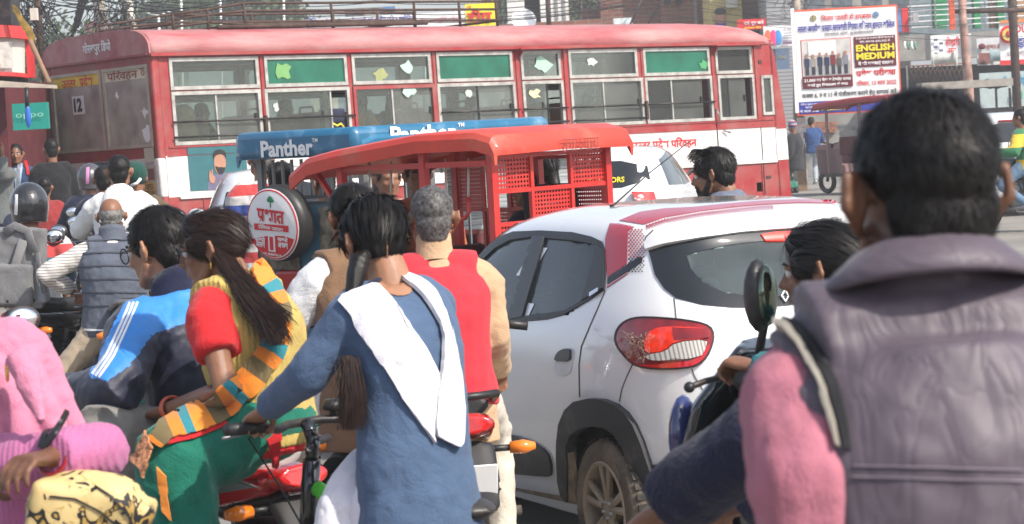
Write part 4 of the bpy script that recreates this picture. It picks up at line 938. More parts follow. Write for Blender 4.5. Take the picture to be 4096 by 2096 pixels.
lay('armhole_trim', B, band([(3135,1295),(3185,1310),(3240,1365),(3300,1460),(3345,1560),(3375,1680),(3395,1800)], [40,44,44,42,40,34,22]), mat('trim_black',(.02,.02,.022),.8), h.root, 16, .006, .008)
lay('armhole_trim', B, band([(3112,1312),(3150,1322),(3198,1372),(3252,1462),(3300,1570),(3340,1700),(3360,1790)], [26,28,28,26,22,18,8]), mat('trim_beige',(.33,.3,.25),.85), h.root, 14, .012, .012)
for ln in ([(3415,1862),(3700,1868),(4096,1880)], [(3412,1905),(3700,1914),(4096,1925)]): lay('seam', B, band(ln, 5), mat('vest_seam',(.24,.2,.24),.6), h.root, 14, .003, .004)
# --- girl in blue kurta with a bicycle
h = human('girl in blue kurta and white dupatta with a long braid, walking a bicycle', (1492,968,6.6), 42, .95, 8, hyaw=-8, hpitch=6, L=(1062,1640,6.72), Lp=(1236,1500,6.5), R_=P(1062,1640,6.72)+V((.4,.36,0)), sit=False, bw=.84, skin=0, voxel=.006, nk=.1, neck=.035, curl={'L':1.15,'R':1.1})
KURTA = cloth('blue_kurta', (.07,.115,.2), var=.08, bump=.25); WDUP = cloth('white_cotton', (.7,.69,.74), var=.03, bump=.2)
def fn(mb): torso(h, mb, .006, 1.25, 1, -.01, a_k=1.0); sleeves(h, mb, .006, rad=(.062,.058,.052,.05,.045,.036))
k = garment(h, 'kurta', KURTA, fn, .009, 4, ((.02,.16),(.009,.05)))
trousers(h, WDUP, -.03, (.12,.13,.12,.12,.09), 'shalwar')
blue_girl = h; B = hb(h, k)
lay('dupatta', B, smooth_poly(cA((418,958),(560,898),(612,893))+cA((660,935),(720,1020),(790,1180))+cB((980,0),(1050,100),(1150,258),(1222,380),(1252,445),(1240,560),(1212,790),(1232,852),(1200,800),(1080,640),(990,482),(900,330),(800,190),(715,55))+cA((600,1220),(530,1110),(470,1010)),1), WDUP, h.root, 16, .014, .012)
lay('dupatta', B, smooth_poly(cA((708,850),(760,852),(860,905),(905,990),(945,1130),(980,1300))+cB((1290,100),(1340,340),(1368,480),(1380,640),(1376,832),(1352,866),(1300,835),(1212,796),(1240,560),(1252,440),(1262,300),(1266,172),(1215,82))+cA((905,1090),(850,1000),(800,930),(720,868)),1), WDUP, h.root, 16, .02, .012)
garment(h, 'shalwar_leg', WDUP, lambda mb: mb.tube([P(1450,1800,6.62),P(1415,1900,6.58),P(1385,2020,6.56),P(1370,2250,6.56)], [.02,.05,.075,.1], 16), .008, 2, ((.02,.06),))
lay('neck_cord', B, band(cA((560,895),(640,865),(720,862)), 10), cloth('navy_jersey',(.012,.015,.04)), h.root, 10, .012, .008)
lay('neckline', B, smooth_poly(cA((590,900),(660,930),(720,945),(776,928),(765,890),(700,868),(620,868)),1), h.skin, h.root, 10, .004, .002)
hr = hair(h, HAIRB, 'long', 5000, (.05,.09), .0016, 5, .0, tie=(-.045,-.1,-.05), voxel=.006)
mb = MB(); bp = [P(*p) for p in ((1446,1020,6.5),(1430,1080,6.48),(1420,1125,6.47),(1412,1170,6.46))]
for ph in range(3):
    q_ = []
    for i in range(25):
        t = i/24; q = bp[0].lerp(bp[1], t*3) if t < .34 else (bp[1].lerp(bp[2], t*3-1) if t < .67 else bp[2].lerp(bp[3], t*3-2)); a = t*2*pi*2.6+ph*2*pi/3; q_.append(q+V((.016*sin(a), -.012*cos(2*a)-.004, 0))*(1-.3*t))
    mb.tube(q_, [.0165-.004*i/24 for i in range(25)], 8)
place(h, 'braid', fuse(mb, .004, 1), HAIRB, hr)

rnd = random.Random(4); ps = []
for i in range(1100):
    a = V((rnd.gauss(1398,15), rnd.uniform(1420,1520))); e = V((a.x+rnd.gauss(0,22)+6, rnd.uniform(1640,1725))); dz = 6.42+rnd.uniform(-.04,.04)
    ps.append([P(a.x, a.y, dz), P((a.x+e.x)/2+rnd.uniform(-6,14), (a.y+e.y)/2, dz-.02), P(e.x, e.y, dz)])
locks(h, HAIRD, hr, ps, .0011, 'pony_tail')
lay('parting', hb(h, hr), band(cA((600,545),(630,580),(650,650),(655,740),(652,830)), 4.5), h.skin, hr, 8, .006, .002)
# --- man in red sleeveless jumper
h = human('man in red knitted vest over beige shirt, cropped grey hair, on motorcycle', (1728,880,9.0), 6, 1.0, 4, tl=.47, L=(1420,1500,9.5), R_=(1990,1480,9.35), Lp=(-1,-.3,-.6), Rp=(1975,1340,9.0), skin=1, bw=1.02, nk=.15)
BEIGE = cloth('beige_shirt', (.5,.33,.2), var=.08); KNITR = knit('red_knit', (.52,.035,.05), 420, 'Z', .12)
s1 = shirt(h, BEIGE, .012, .72); vest(h, KNITR, .024, .585, disp=((.012,.16),(.006,.05))); collar(h, BEIGE, .064, .085); trousers(h, cloth('cream_trousers',(.55,.5,.42))); hair(h, HAIRS, 'short', 3500, (.008,.014), .001, 3, -.002); shoes(h, BLACK); red_man = h
# --- man in brown waistcoat
h = human('man in brown waistcoat and white shirt behind the braided girl, on motorcycle', (1402,870,9.3), 28, 1.0, 8, L=(1120,1440,9.7), Lp=(1175,1270,9.2), R_=(1560,1400,9.8), skin=1, nk=.15)
WSH = cloth('white_shirt', (.6,.61,.62), var=.05); BRV = cloth('brown_waistcoat', (.2,.115,.065), var=.12)
shirt(h, WSH, .016, .6, rad=(.066,.064,.058,.054,.05,.042)); vest(h, BRV, .028, .72, disp=((.022,.13),(.012,.06))); trousers(h, cloth('white_trousers',(.62,.6,.56)), .01); hair(h, HAIRB, 'short', 2200, (.02,.045), .0016, 6, .004); shoes(h, BLACK); brown_man = h
# --- woman riding pillion
h = human('woman in yellow knitted vest, red sleeves and green shalwar riding pillion', (848,1000,7.25), 62, .95, 9, hyaw=20, hpitch=8, tl=.44, L=(668,1640,7.3), Lp=(905,1565,6.95), R_=(760,1600,7.9), feet=(P(750,2420,7.0), P(600,2300,7.9)), knees=((700,1835,6.98),(600,1740,7.85)), skin=1, voxel=.0055, nk=.11, neck=.05, bw=1.0, curl=.5)
REDS = cloth('red_cotton', (.55,.02,.025), var=.07); YKN = knit('yellow_knit', (.46,.34,.1), 130, 'X', .3, .2); GRN = cloth('green_shalwar', (.01,.15,.1), var=.1)
s1 = shirt(h, REDS, .016, .62, upto=.5, rad=(.062,.056,.054,.054,.05,.04)); v1 = vest(h, YKN, .026, .6, bw=.97, disp=((.022,.13),(.012,.05)))
sh1 = trousers(h, GRN, .03, (.1,.1,.09,.09,.08), 'shalwar', ((.03,.14),(.018,.05)))
SCARF = stripes('striped_scarf', [(.33,(.75,.24,.02)),(.17,(.015,.2,.24)),(.22,(.7,.2,.02)),(.28,(.16,.12,.05))], 'X', .17, space='UV', bump=.2)
B = hb(h, v1, s1, sh1, h.body)
sc = [cL((1225,85),(1262,140))[0]]+cL((1290,200),(1318,300),(1322,400),(1300,480),(1235,570),(1170,660),(1090,740),(990,800),(890,840),(800,880),(760,930))
def arclen_uv(pts):
    out = [0]
    for a, b in zip(pts, pts[1:]): out.append(out[-1]+(V(b)-V(a)).length)
    return out
def scarf(B, pts, wd, m, par, off=.02, th=.008, px_per_m=1380., name='scarf'):
    ol = band(pts, wd); vs_o = lay(name, B, ol, m, par, 14, off, th); al = arclen_uv(pts); me = vs_o.data; W = par.matrix_world @ vs_o.matrix_basis
    ul = me.uv_layers.new(name='UVMap')
    for l in me.loops:
        q = V(px(W @ me.vertices[l.vertex_index].co)); bi, bd = 0, 1e9
        for i in range(len(pts)-1):
            a, b = V(pts[i]), V(pts[i+1]); t = max(0,min(1,(q-a).dot(b-a)/(b-a).length_squared)); d = (q-a.lerp(b,t)).length
            if d < bd: bd, bi = d, al[i]+(al[i+1]-al[i])*t
        ul.data[l.index].uv = (bi/px_per_m, 0)
    return vs_o
scarf(B, sc, [60,84,104,100,98,106,114,116,108,92,74,64,56], SCARF, h.root)
lay('kameez_hem', B, smooth_poly(cL((760,945),(850,930),(960,900),(1090,845),(1085,822),(990,835),(880,860),(770,905)),1), REDS, h.root, 12, .01, .006)
lay('kameez_hem', B, cL((1250,900),(1323,860),(1323,1010),(1300,1000)), REDS, h.root, 12, .03, .006)
TRIM = mat('gold_trim', (.45,.2,.1), .7, var=.7, scale=90); lay('dupatta_end', B, cL((725,880),(760,950),(720,1090),(690,1050),(655,1015),(690,960)), TRIM, h.root, 12, .03, .01)
lay('fringe', B, [(640,1870),(668,1900),(690,2075),(655,2050)], mat('orange_fringe',(.6,.2,.03),.9,var=.3), h.root, 12, .02, .006)
mb = MB()
for dd in (0,.012): c = h.wr['L']-(h.wr['L']-h.el['L']).normalized()*(.03+dd); mb.torus(c, (h.wr['L']-h.el['L']), .034, .005, 20, 6)
pobj(h, mb, 'bangle', mat('orange_bangle',(.55,.09,.03),.3,coat=.5))
hr = hair(h, HAIRD, 'long', 4200, (.05,.09), .0014, 8, -.004, voxel=.006); glasses(h); face_bits(h)
rnd = random.Random(9); ps = []
for i in range(2600):
    w0 = rnd.gauss(0,1); a = V((895+w0*20, 1030+w0*10+rnd.uniform(-25,25))); m1 = V((938+w0*16, 1092+rnd.gauss(0,9))); m2 = V((1012+w0*24+rnd.gauss(0,8), 1195+rnd.gauss(0,18))); e = V((1105+w0*26+rnd.gauss(0,12), rnd.uniform(1240,1385)))
    dz = rnd.uniform(-.04,.04); ps.append([P(a.x,a.y,7.2+dz), P(m1.x,m1.y,7.13+dz), P(m2.x,m2.y,7.06+dz), P((m2.x+e.x)/2+8,(m2.y+e.y)/2,7.03+dz), P(e.x,e.y,7.0+dz)])
locks(h, HAIRD, hr, ps, .0011, 'pony_tail')
mb = MB(); mb.ball(P(940,1092,7.12), (.02,.02,.018), 10, 8); pobj(h, mb, 'hair_tie', INKG, hr)
mb = MB(); mb.torus(h.T(V((-.088,-.012,-.045))*h.S), (1,0,0), .012, .0022, 14, 5); pobj(h, mb, 'earring', mat('gold',(.8,.5,.15),.25,.9)); yellow_woman = h
# --- rider in blue jacket
h = human('man in light and navy blue zip jacket with white sleeve stripes riding motorcycle', (628,1000,7.75), 52, 1.02, 12, tl=.45, hyaw=8, hpitch=10, L=(250,1585,7.6), Lp=(470,1560,7.35), R_=(330,1560,8.4), knees=((400,1740,7.3),(420,1700,8.0)), feet=(P(560,2150,7.4), P(600,2100,8.1)), skin=0, voxel=.006, nk=.155, neck=.03)
if 1:
    JK = mat('jacket_two_blues', (.02,.2,.55), .55, var=.06, sheen=.1, bump=.1, bscale=200); t = JK.node_tree; N, L_ = t.nodes, t.links; b_ = N['Principled BSDF']
    tc = N.new('ShaderNodeTexCoord'); sp = N.new('ShaderNodeSeparateXYZ'); L_.new(tc.outputs['UV'], sp.inputs[0]); gt = N.new('ShaderNodeMath'); gt.operation = 'GREATER_THAN'; gt.inputs[1].default_value = .5; L_.new(sp.outputs[0], gt.inputs[0])
    mx = N.new('ShaderNodeMix'); mx.data_type = 'RGBA'; mx.inputs[6].default_value = (.012,.015,.04,1); mx.inputs[7].default_value = (.03,.22,.62,1); L_.new(gt.outputs[0], mx.inputs[0]); L_.new(mx.outputs[2], b_.inputs['Base Color'])
jk = shirt(h, JK, .02, .6, 'jacket', rad=(.076,.072,.062,.058,.054,.044), voxel=.008)
def split_uv(o, h, fn):
    me = o.data; ul = me.uv_layers.new(name='UVMap'); base = o.parent.location
    val = [fn(base+v.co) for v in me.vertices]
    for l in me.loops: ul.data[l.index].uv = (val[l.vertex_index], .5)
yoke = cL((440,615),(520,630),(620,560),(690,470),(730,410),(830,370),(960,330),(1100,330),(1100,60),(700,60),(600,250),(430,590))
split_uv(jk, h, lambda p: 1.0 if inside(px(p), yoke) else 0.0)
B = hb(h, jk); 
for q in (((662,252),(630,330),(590,420),(548,510),(515,560),(478,612)),((644,252),(612,330),(572,420),(530,508),(494,560),(460,606)),((626,252),(594,330),(554,418),(512,506),(474,556),(444,598))): lay('sleeve_stripe', B, band(cL(*q), 8), INKW, h.root, 9, .003, .002)
collar(h, cloth('navy_jersey',(.012,.015,.04)), .066, .08); trousers(h, cloth('grey_trousers',(.21,.2,.185),var=.1), .02); hair(h, HAIRB, 'short', 5000, (.02,.042), .0014, 11, .006); glasses(h); face_bits(h); shoes(h, BLACK); blue_rider = h
# --- woman in pink hood, lower left
h = human('woman in pink cardigan and pink head scarf with red bangles, carrying bag', (-10,1490,5.4), 95, .93, 4, hyaw=0, L=(195,1830,5.0), Lp=(412,1800,5.15), R_=(60,1900,5.9), sit=False, skin=2, voxel=.0055, nk=.14, curl=.6, bw=1.1)
KP = knit('pink_knit', (.42,.13,.27), 160, 'X', .25); HOODP = cloth('pink_scarf', (.55,.2,.3), var=.08)
s1 = shirt(h, KP, .018, .75, 'cardigan', rad=(.056,.052,.05,.047,.044,.038), voxel=.008, bw=1.05, disp=((.016,.12),(.006,.04)))
def fn(mb):
    T, S = h.T, h.S; mb.ball(T(V((0,-.025,.025))*S), [x*S for x in (.092,.105,.108)], 16, 12, T.rot)
    for a, b, c in ((-.07,.06,.0),(-.075,0,-.02),(-.06,-.07,-.02),(0,-.1,.0)): mb.tube([T(V((a,b,.06+c))*S), T(V((a*1.25,b-.03,-.06))*S), T(V((a*1.5,b-.07,-.17))*S), T(V((a*1.7,b-.1,-.25))*S)], [.03,.036,.032,.02], 10)
    mb.tube([P(60,1420,5.22),P(110,1500,5.2),P(140,1590,5.18),P(168,1690,5.14)], [.03,.03,.026,.012], 10)
garment(h, 'head_scarf', HOODP, fn, .007, 2, ((.02,.09),(.01,.03)))
for k in range(6):
    c = h.wr['L']-(h.wr['L']-h.el['L']).normalized()*(.012+.012*k); mb = MB(); mb.torus(c, (h.wr['L']-h.el['L']+V((.0,.0,.06))), .037, .004, 22, 6); pobj(h, mb, 'bangle', mat('red_bangle',(.35,.01,.02),.2,coat=.8))
trousers(h, cloth('dark_salwar',(.05,.03,.05)))
mb = MB(); mb.torus(P(28,1490,5.25), (1,.3,0), .018, .003, 14, 5); pobj(h, mb, 'earring', mat('gold',(.8,.5,.15),.25,.9)); pink_woman = h
FLOR = mat('floral_bag_cloth', (.55,.4,.17), .6, var=.25, scale=9)
t = FLOR.node_tree; N, L_ = t.nodes, t.links; b_ = N['Principled BSDF']; tc = N.new('ShaderNodeTexCoord'); vz = N.new('ShaderNodeTexNoise'); vz.inputs['Scale'].default_value = 16; vz.inputs['Detail'].default_value = 1; vz.inputs['Distortion'].default_value = 2.5; L_.new(tc.outputs['Object'], vz.inputs[0])
sp = N.new('ShaderNodeSeparateXYZ'); L_.new(tc.outputs['Object'], sp.inputs[0]); ma = N.new('ShaderNodeMath'); ma.operation = 'MULTIPLY_ADD'; ma.inputs[1].default_value = -2.2; L_.new(sp.outputs['Z'], ma.inputs[0]); L_.new(vz.outputs[0], ma.inputs[2])
rp = N.new('ShaderNodeValToRGB'); rp.color_ramp.interpolation = 'CONSTANT'; rp.color_ramp.elements[0].color = (.6,.45,.2,1); rp.color_ramp.elements[1].position = .47; rp.color_ramp.elements[1].color = (.012,.011,.012,1); e = rp.color_ramp.elements.new(.58); e.color = (.42,.26,.06,1); e = rp.color_ramp.elements.new(.66); e.color = (.012,.011,.012,1); e = rp.color_ramp.elements.new(.38); e.color = (.45,.3,.1,1); e = rp.color_ramp.elements.new(.41); e.color = (.6,.45,.2,1)
L_.new(ma.outputs[0], rp.inputs[0]); L_.new(rp.outputs[0], b_.inputs['Base Color'])
bg = thing('handbag', 'cream cloth handbag with black floral print on the arm of woman in pink', 'bag', P(350,2080,5.0)); bpy.context.view_layer.update()
mb = MB(); bc_ = P(350,2150,5.0); mb.box(bc_, (.24,.13,.2), M.Rotation(.28,3,'Y')); mb.ball(bc_+V((.0,0,.07)), (.12,.07,.07), 14, 8); me = fuse(mb, .009, 10, ((.02,.1),)); me.transform(M.Translation(-bg.location)); bo = mesh_obj('bag_body', me, FLOR, bg); bpy.context.view_layer.update()
B = bvh_of(bo); BG = type('q',(),{'root':bg})
for ln in ([(200,1985),(300,1995),(400,2045),(490,2120)],[(380,1945),(450,1990),(520,2070),(545,2130)]): lay('zip', B, band(ln, 7), BLACK, bg, 10, .004, .005)
B = hb(h, s1)
for a in ([(230,1625),(200,1700),(168,1790)],[(270,1655),(235,1720),(180,1790)]): lay('strap', B, band(a, 20), BLACK, bg, 12, .008, .006)
# --- woman on the scooter, pillion side of the near man
h = human('woman with black hair in a bun riding black scooter, teal cuffs', (3285,1085,6.0), 62, .95, 6, hyaw=6, hpitch=4, L=(3022,1472,6.0), Lp=(3360,1580,5.8), R_=(3100,1440,6.7), skin=1, voxel=.006, nk=.15)
TEAL = cloth('teal_knit', (.01,.17,.2), bump=.6, bscale=120); shirt(h, TEAL, .018, .65); trousers(h, cloth('dark_salwar',(.05,.03,.05)))
hr = hair(h, HAIRB, 'long', 3500, (.05,.09), .0016, 13, .0); mb = MB(); mb.ball(P(3400,1020,6.1), (.065,.065,.08), 14, 10); place(h, 'hair_bun', fuse(mb, .008, 2, ((.012,.03),)), HAIRB, hr); face_bits(h)
mb = MB(); mb.ball(h.T(V((-.089,-.005,-.04))*h.S), .008, 8, 6); pobj(h, mb, 'earring', CHROME); scooter_woman = h
# --- cyclist in navy sleeve, mostly behind the near man
h = human('cyclist in navy jumper reaching for handlebar, mostly hidden behind the near man', (3690,1180,4.0), 50, .93, 14, L=(2660,2030,4.0), Lp=(3050,1745,3.85), R_=(3000,2020,4.6), skin=1, voxel=.006, nk=.15, curl=.9)
h.sh['L'] = P(3260,1560,3.85); NAVY = cloth('navy_wool', (.014,.015,.04), bump=.6, bscale=150); shirt(h, NAVY, .018, .62, 'jumper', rad=(.07,.068,.06,.056,.052,.046), voxel=.009); trousers(h, cloth('grey_trousers',(.21,.2,.185))); hair(h, HAIRB, 'short', 800); cyclist = h
# --- old man in grey padded vest
h = human('old balding man in grey quilted vest and checked shirt riding motorcycle', (445,868,15.5), 8, 1.0, 6, L=(285,1160,15.6), Lp=(182,1095,15.4), R_=(620,1150,15.9), skin=1, voxel=.009, nk=.15, bw=1.05, knees=((262,1475,15.4),(560,1480,15.9)), feet=(P(215,1700,15.5),P(600,1700,16)))
CHK = stripes('checked_shirt', [(.75,(.62,.59,.55)),(.25,(.2,.18,.18))], 'Z', .018, bump=.1); GREYV = cloth('grey_quilted_vest', (.1,.115,.15), var=.08)
shirt(h, CHK, .014, .58); v1 = vest(h, GREYV, .04, .6, bw=1.05); collar(h, GREYV, .072, .075, grow=.01); trousers(h, cloth('khaki_trousers',(.4,.32,.23))); shoes(h, BLACK)
hair(h, HAIRG, 'fringe', 1600, (.008,.014), .0012, 21)
B = hb(h, v1)
for y in (960,1010,1062,1115,1168,1222): lay('quilt_seam', B, band([(300,y+6),(440,y),(585,y+4)], 5), mat('vest_seam_dark',(.05,.055,.075),.8), h.root, 16, .006, .008)
lay('hem_band', B, band([(340,1318),(440,1322),(560,1312)], 7), INKW, h.root, 14, .01, .008); grey_man = h
# helmets
def helmet(h, m, stripe=None, visor=True, off=(0,0,.03)):
    S, T = h.S, h.T
    def fn(mb):
        mb.ball(T(V((0,-.005,.03))*S), [x*S for x in (.125,.148,.14)], 20, 14, T.rot); mb.tube([T(V((0,0,.0))*S), T(V((0,-.005,-.09))*S)], [(.12*S,.14*S),(.108*S,.125*S)], 18, hint=T.rot @ V((1,0,0)))
    o = garment(h, 'helmet', m, fn, .009, 3, ())
    if visor: mb = MB(); mb.ball(T(V((0,.05,.0))*S), [x*S for x in (.118,.108,.085)], 16, 10, T.rot); pobj(h, mb, 'visor', glass('helmet_visor',(.5,.5,.5),(.4,.4,.4),.2), o)
    if stripe:
        B = hb(h, o); lay('stripe', B, stripe[1], stripe[0], o, 8, .003, .002) 
    return o
HELM = mat('helmet_black', (.02,.02,.022), .3, var=.3, coat=.7, dirt=(.2,.19,.18), dirt_amt=.2, dscale=8)
h = human('rider in black helmet and red white blue striped jumper with grey backpack', (118,835,16.0), 6, 1.02, 4, L=(20,1190,16.3), R_=(260,1150,16.4), Rp=(275,1050,15.9), skin=1, voxel=.009, nk=.16, knees=((100,1400,15.9),(262,1280,16.5)), feet=(P(60,1600,16),P(260,1560,16.4)))
STRJ = stripes('striped_jumper', [(.3,(.03,.12,.18)),(.17,(.45,.05,.05)),(.16,(.5,.5,.5)),(.1,(.45,.05,.05)),(.17,(.55,.55,.55)),(.1,(.02,.06,.3))], 'Z', .46, noise_amt=.03, bump=.3, offset=.16)
shirt(h, STRJ, .016, .6, 'jumper'); trousers(h, cloth('black_jeans',(.018,.018,.02))); shoes(h, BLACK); o = helmet(h, HELM); helmet_man = h
lay('helmet_print', hb(h, o), [(62,778),(72,778),(70,860),(58,858)], INKW, o, 6, .003, .002)
BAGG = cloth('grey_backpack', (.17,.17,.175), var=.12); bk = thing('backpack', 'grey school backpack on the back of the helmeted rider', 'backpack', P(70,1180,15.65))
def bagpiece(par, name, m, c, sz, rot=None, vox=.012, disp=((.02,.12),)):
    mb = MB(); c = V(c); mb.box(c, sz, rot); me = fuse(mb, vox, 8, disp); me.transform(M.Translation(-par.location)); return mesh_obj(name, me, m, par)
bc = P(66,1070,15.68); ry = M.Rotation(.08,3,'Y')
bagpiece(bk, 'bag_body', BAGG, bc, (.36,.2,.5), ry); bagpiece(bk, 'front_pocket', BAGG, bc+V((-.03,-.12,-.1)), (.3,.1,.26), ry); bagpiece(bk, 'side_pocket', mat('mesh_pocket',(.24,.26,.28),.8), bc+V((.17,-.03,-.12)), (.06,.16,.22), ry)
for pts in ([(20,930),(60,905),(110,925),(135,1010)],[(150,1010),(160,1100),(180,1170)],[(95,960),(60,1060),(70,1190)]): mb = MB(); mb.tube([P(x,y,15.55) for x, y in pts], [(.03,.008)]*len(pts), 8); pobj(type('q',(),{'root':bk}), mb, 'strap', BAGG)
# --- white hoodie and the child behind him
h = human('man in white hooded sweatshirt on a motorcycle by the bus', (478,690,18.0), 4, 1.02, 2, skin=0, voxel=.01, nk=.155, L=(330,930,18.4), R_=(640,960,18.4))
HOOD = cloth('white_fleece', (.72,.72,.71), var=.03)
def fn(mb): mb.tube([h.nb+h.u*.03-h.f*.02, h.nb-h.td*.05-h.f*.09, h.nb-h.td*.16-h.f*.1], [(.1,.09),(.135,.07),(.06,.03)], 14, hint=h.r); torso(h, mb, .03, .62); sleeves(h, mb, .02)
garment(h, 'hooded_sweatshirt', HOOD, fn); trousers(h, cloth('black_jeans',(.018,.018,.02))); hair(h, HAIRB, 'short', 1800, (.012,.024), .0016, 23); hoodie = h
h = human('child in green knitted cap and brown jacket beside the white hoodie', (546,722,18.3), 0, .86, 2, skin=1, voxel=.011)
shirt(h, cloth('brown_jacket',(.12,.085,.05)), .03, .6, 'jacket'); trousers(h, cloth('black_jeans',(.018,.018,.02)))
CAPG = stripes('green_cap', [(.42,(.012,.06,.045)),(.16,(.6,.6,.58)),(.42,(.012,.06,.045))], 'Z', .5, bump=.3, offset=.0)
mb = MB(); mb.ball(h.T(V((0,-.01,.05))), (.088,.105,.095), 16, 12, h.T.rot); place(h, 'knitted_cap', fuse(mb, .008, 2), cloth('green_wool',(.012,.06,.045))); mb = MB(); mb.tube([P(525,742,18.19),P(548,733,18.17),P(562,715,18.2)], .012, 6); pobj(h, mb, 'cap_band', INKW)
mb = MB(); mb.tube([P(560,780,18.1),P(580,800,18.1)], .02, 6); pobj(h, mb, 'strap', INKR)
# --- rider in navy with helmet, dark haired passenger
h = human('rider in navy jacket and grey helmet with pink stripe near the bus', (362,722,24.0), -4, 1.0, 4, skin=1, voxel=.012, L=(270,940,24.4), R_=(440,960,24.6)); shirt(h, cloth('navy_jacket',(.015,.02,.045)), .03, .62, 'jacket', voxel=.014); trousers(h, cloth('black_jeans',(.018,.018,.02)))
helmet(h, mat('helmet_grey',(.06,.06,.065),.35,coat=.5), (mat('pink_print',(.5,.2,.4),.5), [(345,670),(358,668),(356,735),(343,737)]))
h = human('man with black hair between the helmeted rider and the white hoodie', (415,722,21.0), 5, .98, 4, skin=1, voxel=.012); shirt(h, cloth('navy_jacket',(.015,.02,.045)), .03, .62, 'jacket', voxel=.014); trousers(h, cloth('black_jeans',(.018,.018,.02))); hair(h, HAIRB, 'short', 900, (.015,.03), .002, 25)
# --- by the shop at the left edge
h = human('man in blue blazer with tie and red bag straps facing the camera', (64,618,30.0), 188, 1.02, 0, sit=False, skin=1, voxel=.012, L=P(64,618,30)+V((.3,-.1,-.8)), R_=P(64,618,30)+V((-.25,-.1,-.8))); BLZ = cloth('blue_blazer',(.03,.055,.13))
shirt(h, BLZ, .02, .66, 'blazer', voxel=.014); trousers(h, cloth('navy_trousers',(.02,.025,.05))); hair(h, HAIRB, 'short', 800, (.015,.03), .002, 31); face_bits(h); B = hb(h, bpy.data.objects['blazer'])
lay('shirt_front', B, [(56,655),(92,655),(86,700),(76,770),(62,770),(58,700)], mat('pale_blue_shirt',(.35,.45,.6),.8), h.root, 8, .006, .006); lay('tie', B, [(70,655),(80,655),(79,750),(73,765),(67,750)], mat('grey_tie',(.2,.22,.26),.7), h.root, 8, .014, .006)
for pl in ([(44,648),(54,648),(46,690),(36,690)],[(98,645),(110,648),(120,700),(108,700)]): lay('bag_strap', B, pl, INKR, h.root, 8, .016, .012)
h = human('man with dark hair standing just behind the blue blazer', (104,614,31.5), 170, 1.02, 0, sit=False, skin=1, voxel=.013); shirt(h, cloth('dark_coat',(.02,.025,.04)), .02, .66, 'coat', voxel=.015); trousers(h, cloth('navy_trousers',(.02,.025,.05))); hair(h, HAIRB, 'short', 700, (.015,.03), .002, 32); face_bits(h)
h = human('person at the shop corner raising a hand, grey sleeve', (-22,620,29.0), 178, 1.0, 0, sit=False, skin=1, voxel=.012, R_=P(-22,620,29)+V((-.3,-.2,-.7)), L=(12,622,28.6), Lp=(8,700,28.6), curl=.2); shirt(h, cloth('grey_shirt',(.12,.13,.13)), .02, .66, voxel=.015); trousers(h, cloth('navy_trousers',(.02,.025,.05))); hair(h, HAIRB, 'short', 400, (.015,.03), .002, 33)
h = human('person in black clothes standing against the bus corner', (205,600,29.5), 20, 1.05, 0, sit=False, skin=1, voxel=.013); shirt(h, cloth('black_shirt',(.012,.012,.014)), .03, .7, voxel=.015); trousers(h, cloth('black_jeans',(.018,.018,.02))); hair(h, HAIRB, 'short', 500, (.015,.03), .002, 34)
h = human('black haired person low down behind the helmeted rider', (178,752,26.0), 10, .95, 4, skin=1, voxel=.013); shirt(h, cloth('red_check',(.25,.03,.03)), .02, .66, voxel=.015); trousers(h, cloth('black_jeans',(.018,.018,.02))); hair(h, HAIRB, 'short', 500, (.015,.03), .002, 35)
# --- bearded man behind the hatchback
h = human('bearded young man with swept black hair in grey blue jacket behind car', (2850,700,12.3), 72, 1.0, 4, hpitch=6, skin=1, voxel=.007, nk=.1, neck=.04, sit=False)
shirt(h, cloth('blue_grey_jacket',(.12,.14,.19)), .016, .66, 'jacket', rad=(.072,.068,.06,.056,.05,.044)); trousers(h, cloth('black_jeans',(.018,.018,.02))); hair(h, HAIRB, 'short', 2600, (.025,.05), .002, 41, .01, rough=.5); face_bits(h, beard=HAIRB)
rnd = random.Random(5); ps = []
for i in range(160): a = V((rnd.uniform(2790,2850), rnd.uniform(600,622))); e = V((a.x-rnd.uniform(25,50), a.y+rnd.uniform(10,38))); ps.append([P(a.x,a.y,12.25+rnd.uniform(-.06,.1)), P((a.x+e.x)/2,min(a.y,e.y)-4,12.25), P(e.x,e.y,12.25+rnd.uniform(-.06,.1))])
locks(h, HAIRB, h.root, ps, .003, 'forelock'); bearded = h
# --- people across the road
h = human('man in blue shirt and pale jeans standing by the sign post', (3246,488,57.0), 8, .93, 0, hyaw=-50, sit=False, skin=1, voxel=.016, L=P(3246,488,57)+V((-.12,.3,-.42)), R_=P(3246,488,57)+V((.1,.3,-.42)), feet=(Gd(3222,57,.08),Gd(3262,57,.08))); shirt(h, cloth('denim_shirt',(.03,.07,.19)), .02, .62, voxel=.018); trousers(h, cloth('pale_jeans',(.33,.38,.42)), voxel=.018); hair(h, HAIRB, 'short', 400, (.02,.04), .003, 51); shoes(h, STEEL)
h = human('person in striped cap and dark shawl beside the bus front', (3170,508,52.0), 60, .96, 0, sit=False, skin=1, voxel=.016, feet=(Gd(3165,52,.08),Gd(3185,52,.08))); shirt(h, cloth('dark_shawl',(.03,.03,.035)), .04, .8, 'shawl', voxel=.018); trousers(h, cloth('green_trousers',(.03,.16,.11)), .02, voxel=.018); mb = MB(); mb.ball(h.T(V((0,0,.05))), (.1,.12,.1), 12, 10); pobj(h, mb, 'cap', stripes('cap_stripes',[(.4,(.05,.06,.2)),(.3,(.3,.06,.06)),(.3,(.4,.4,.42))],'Z',.08)); shoes(h, BLACK)
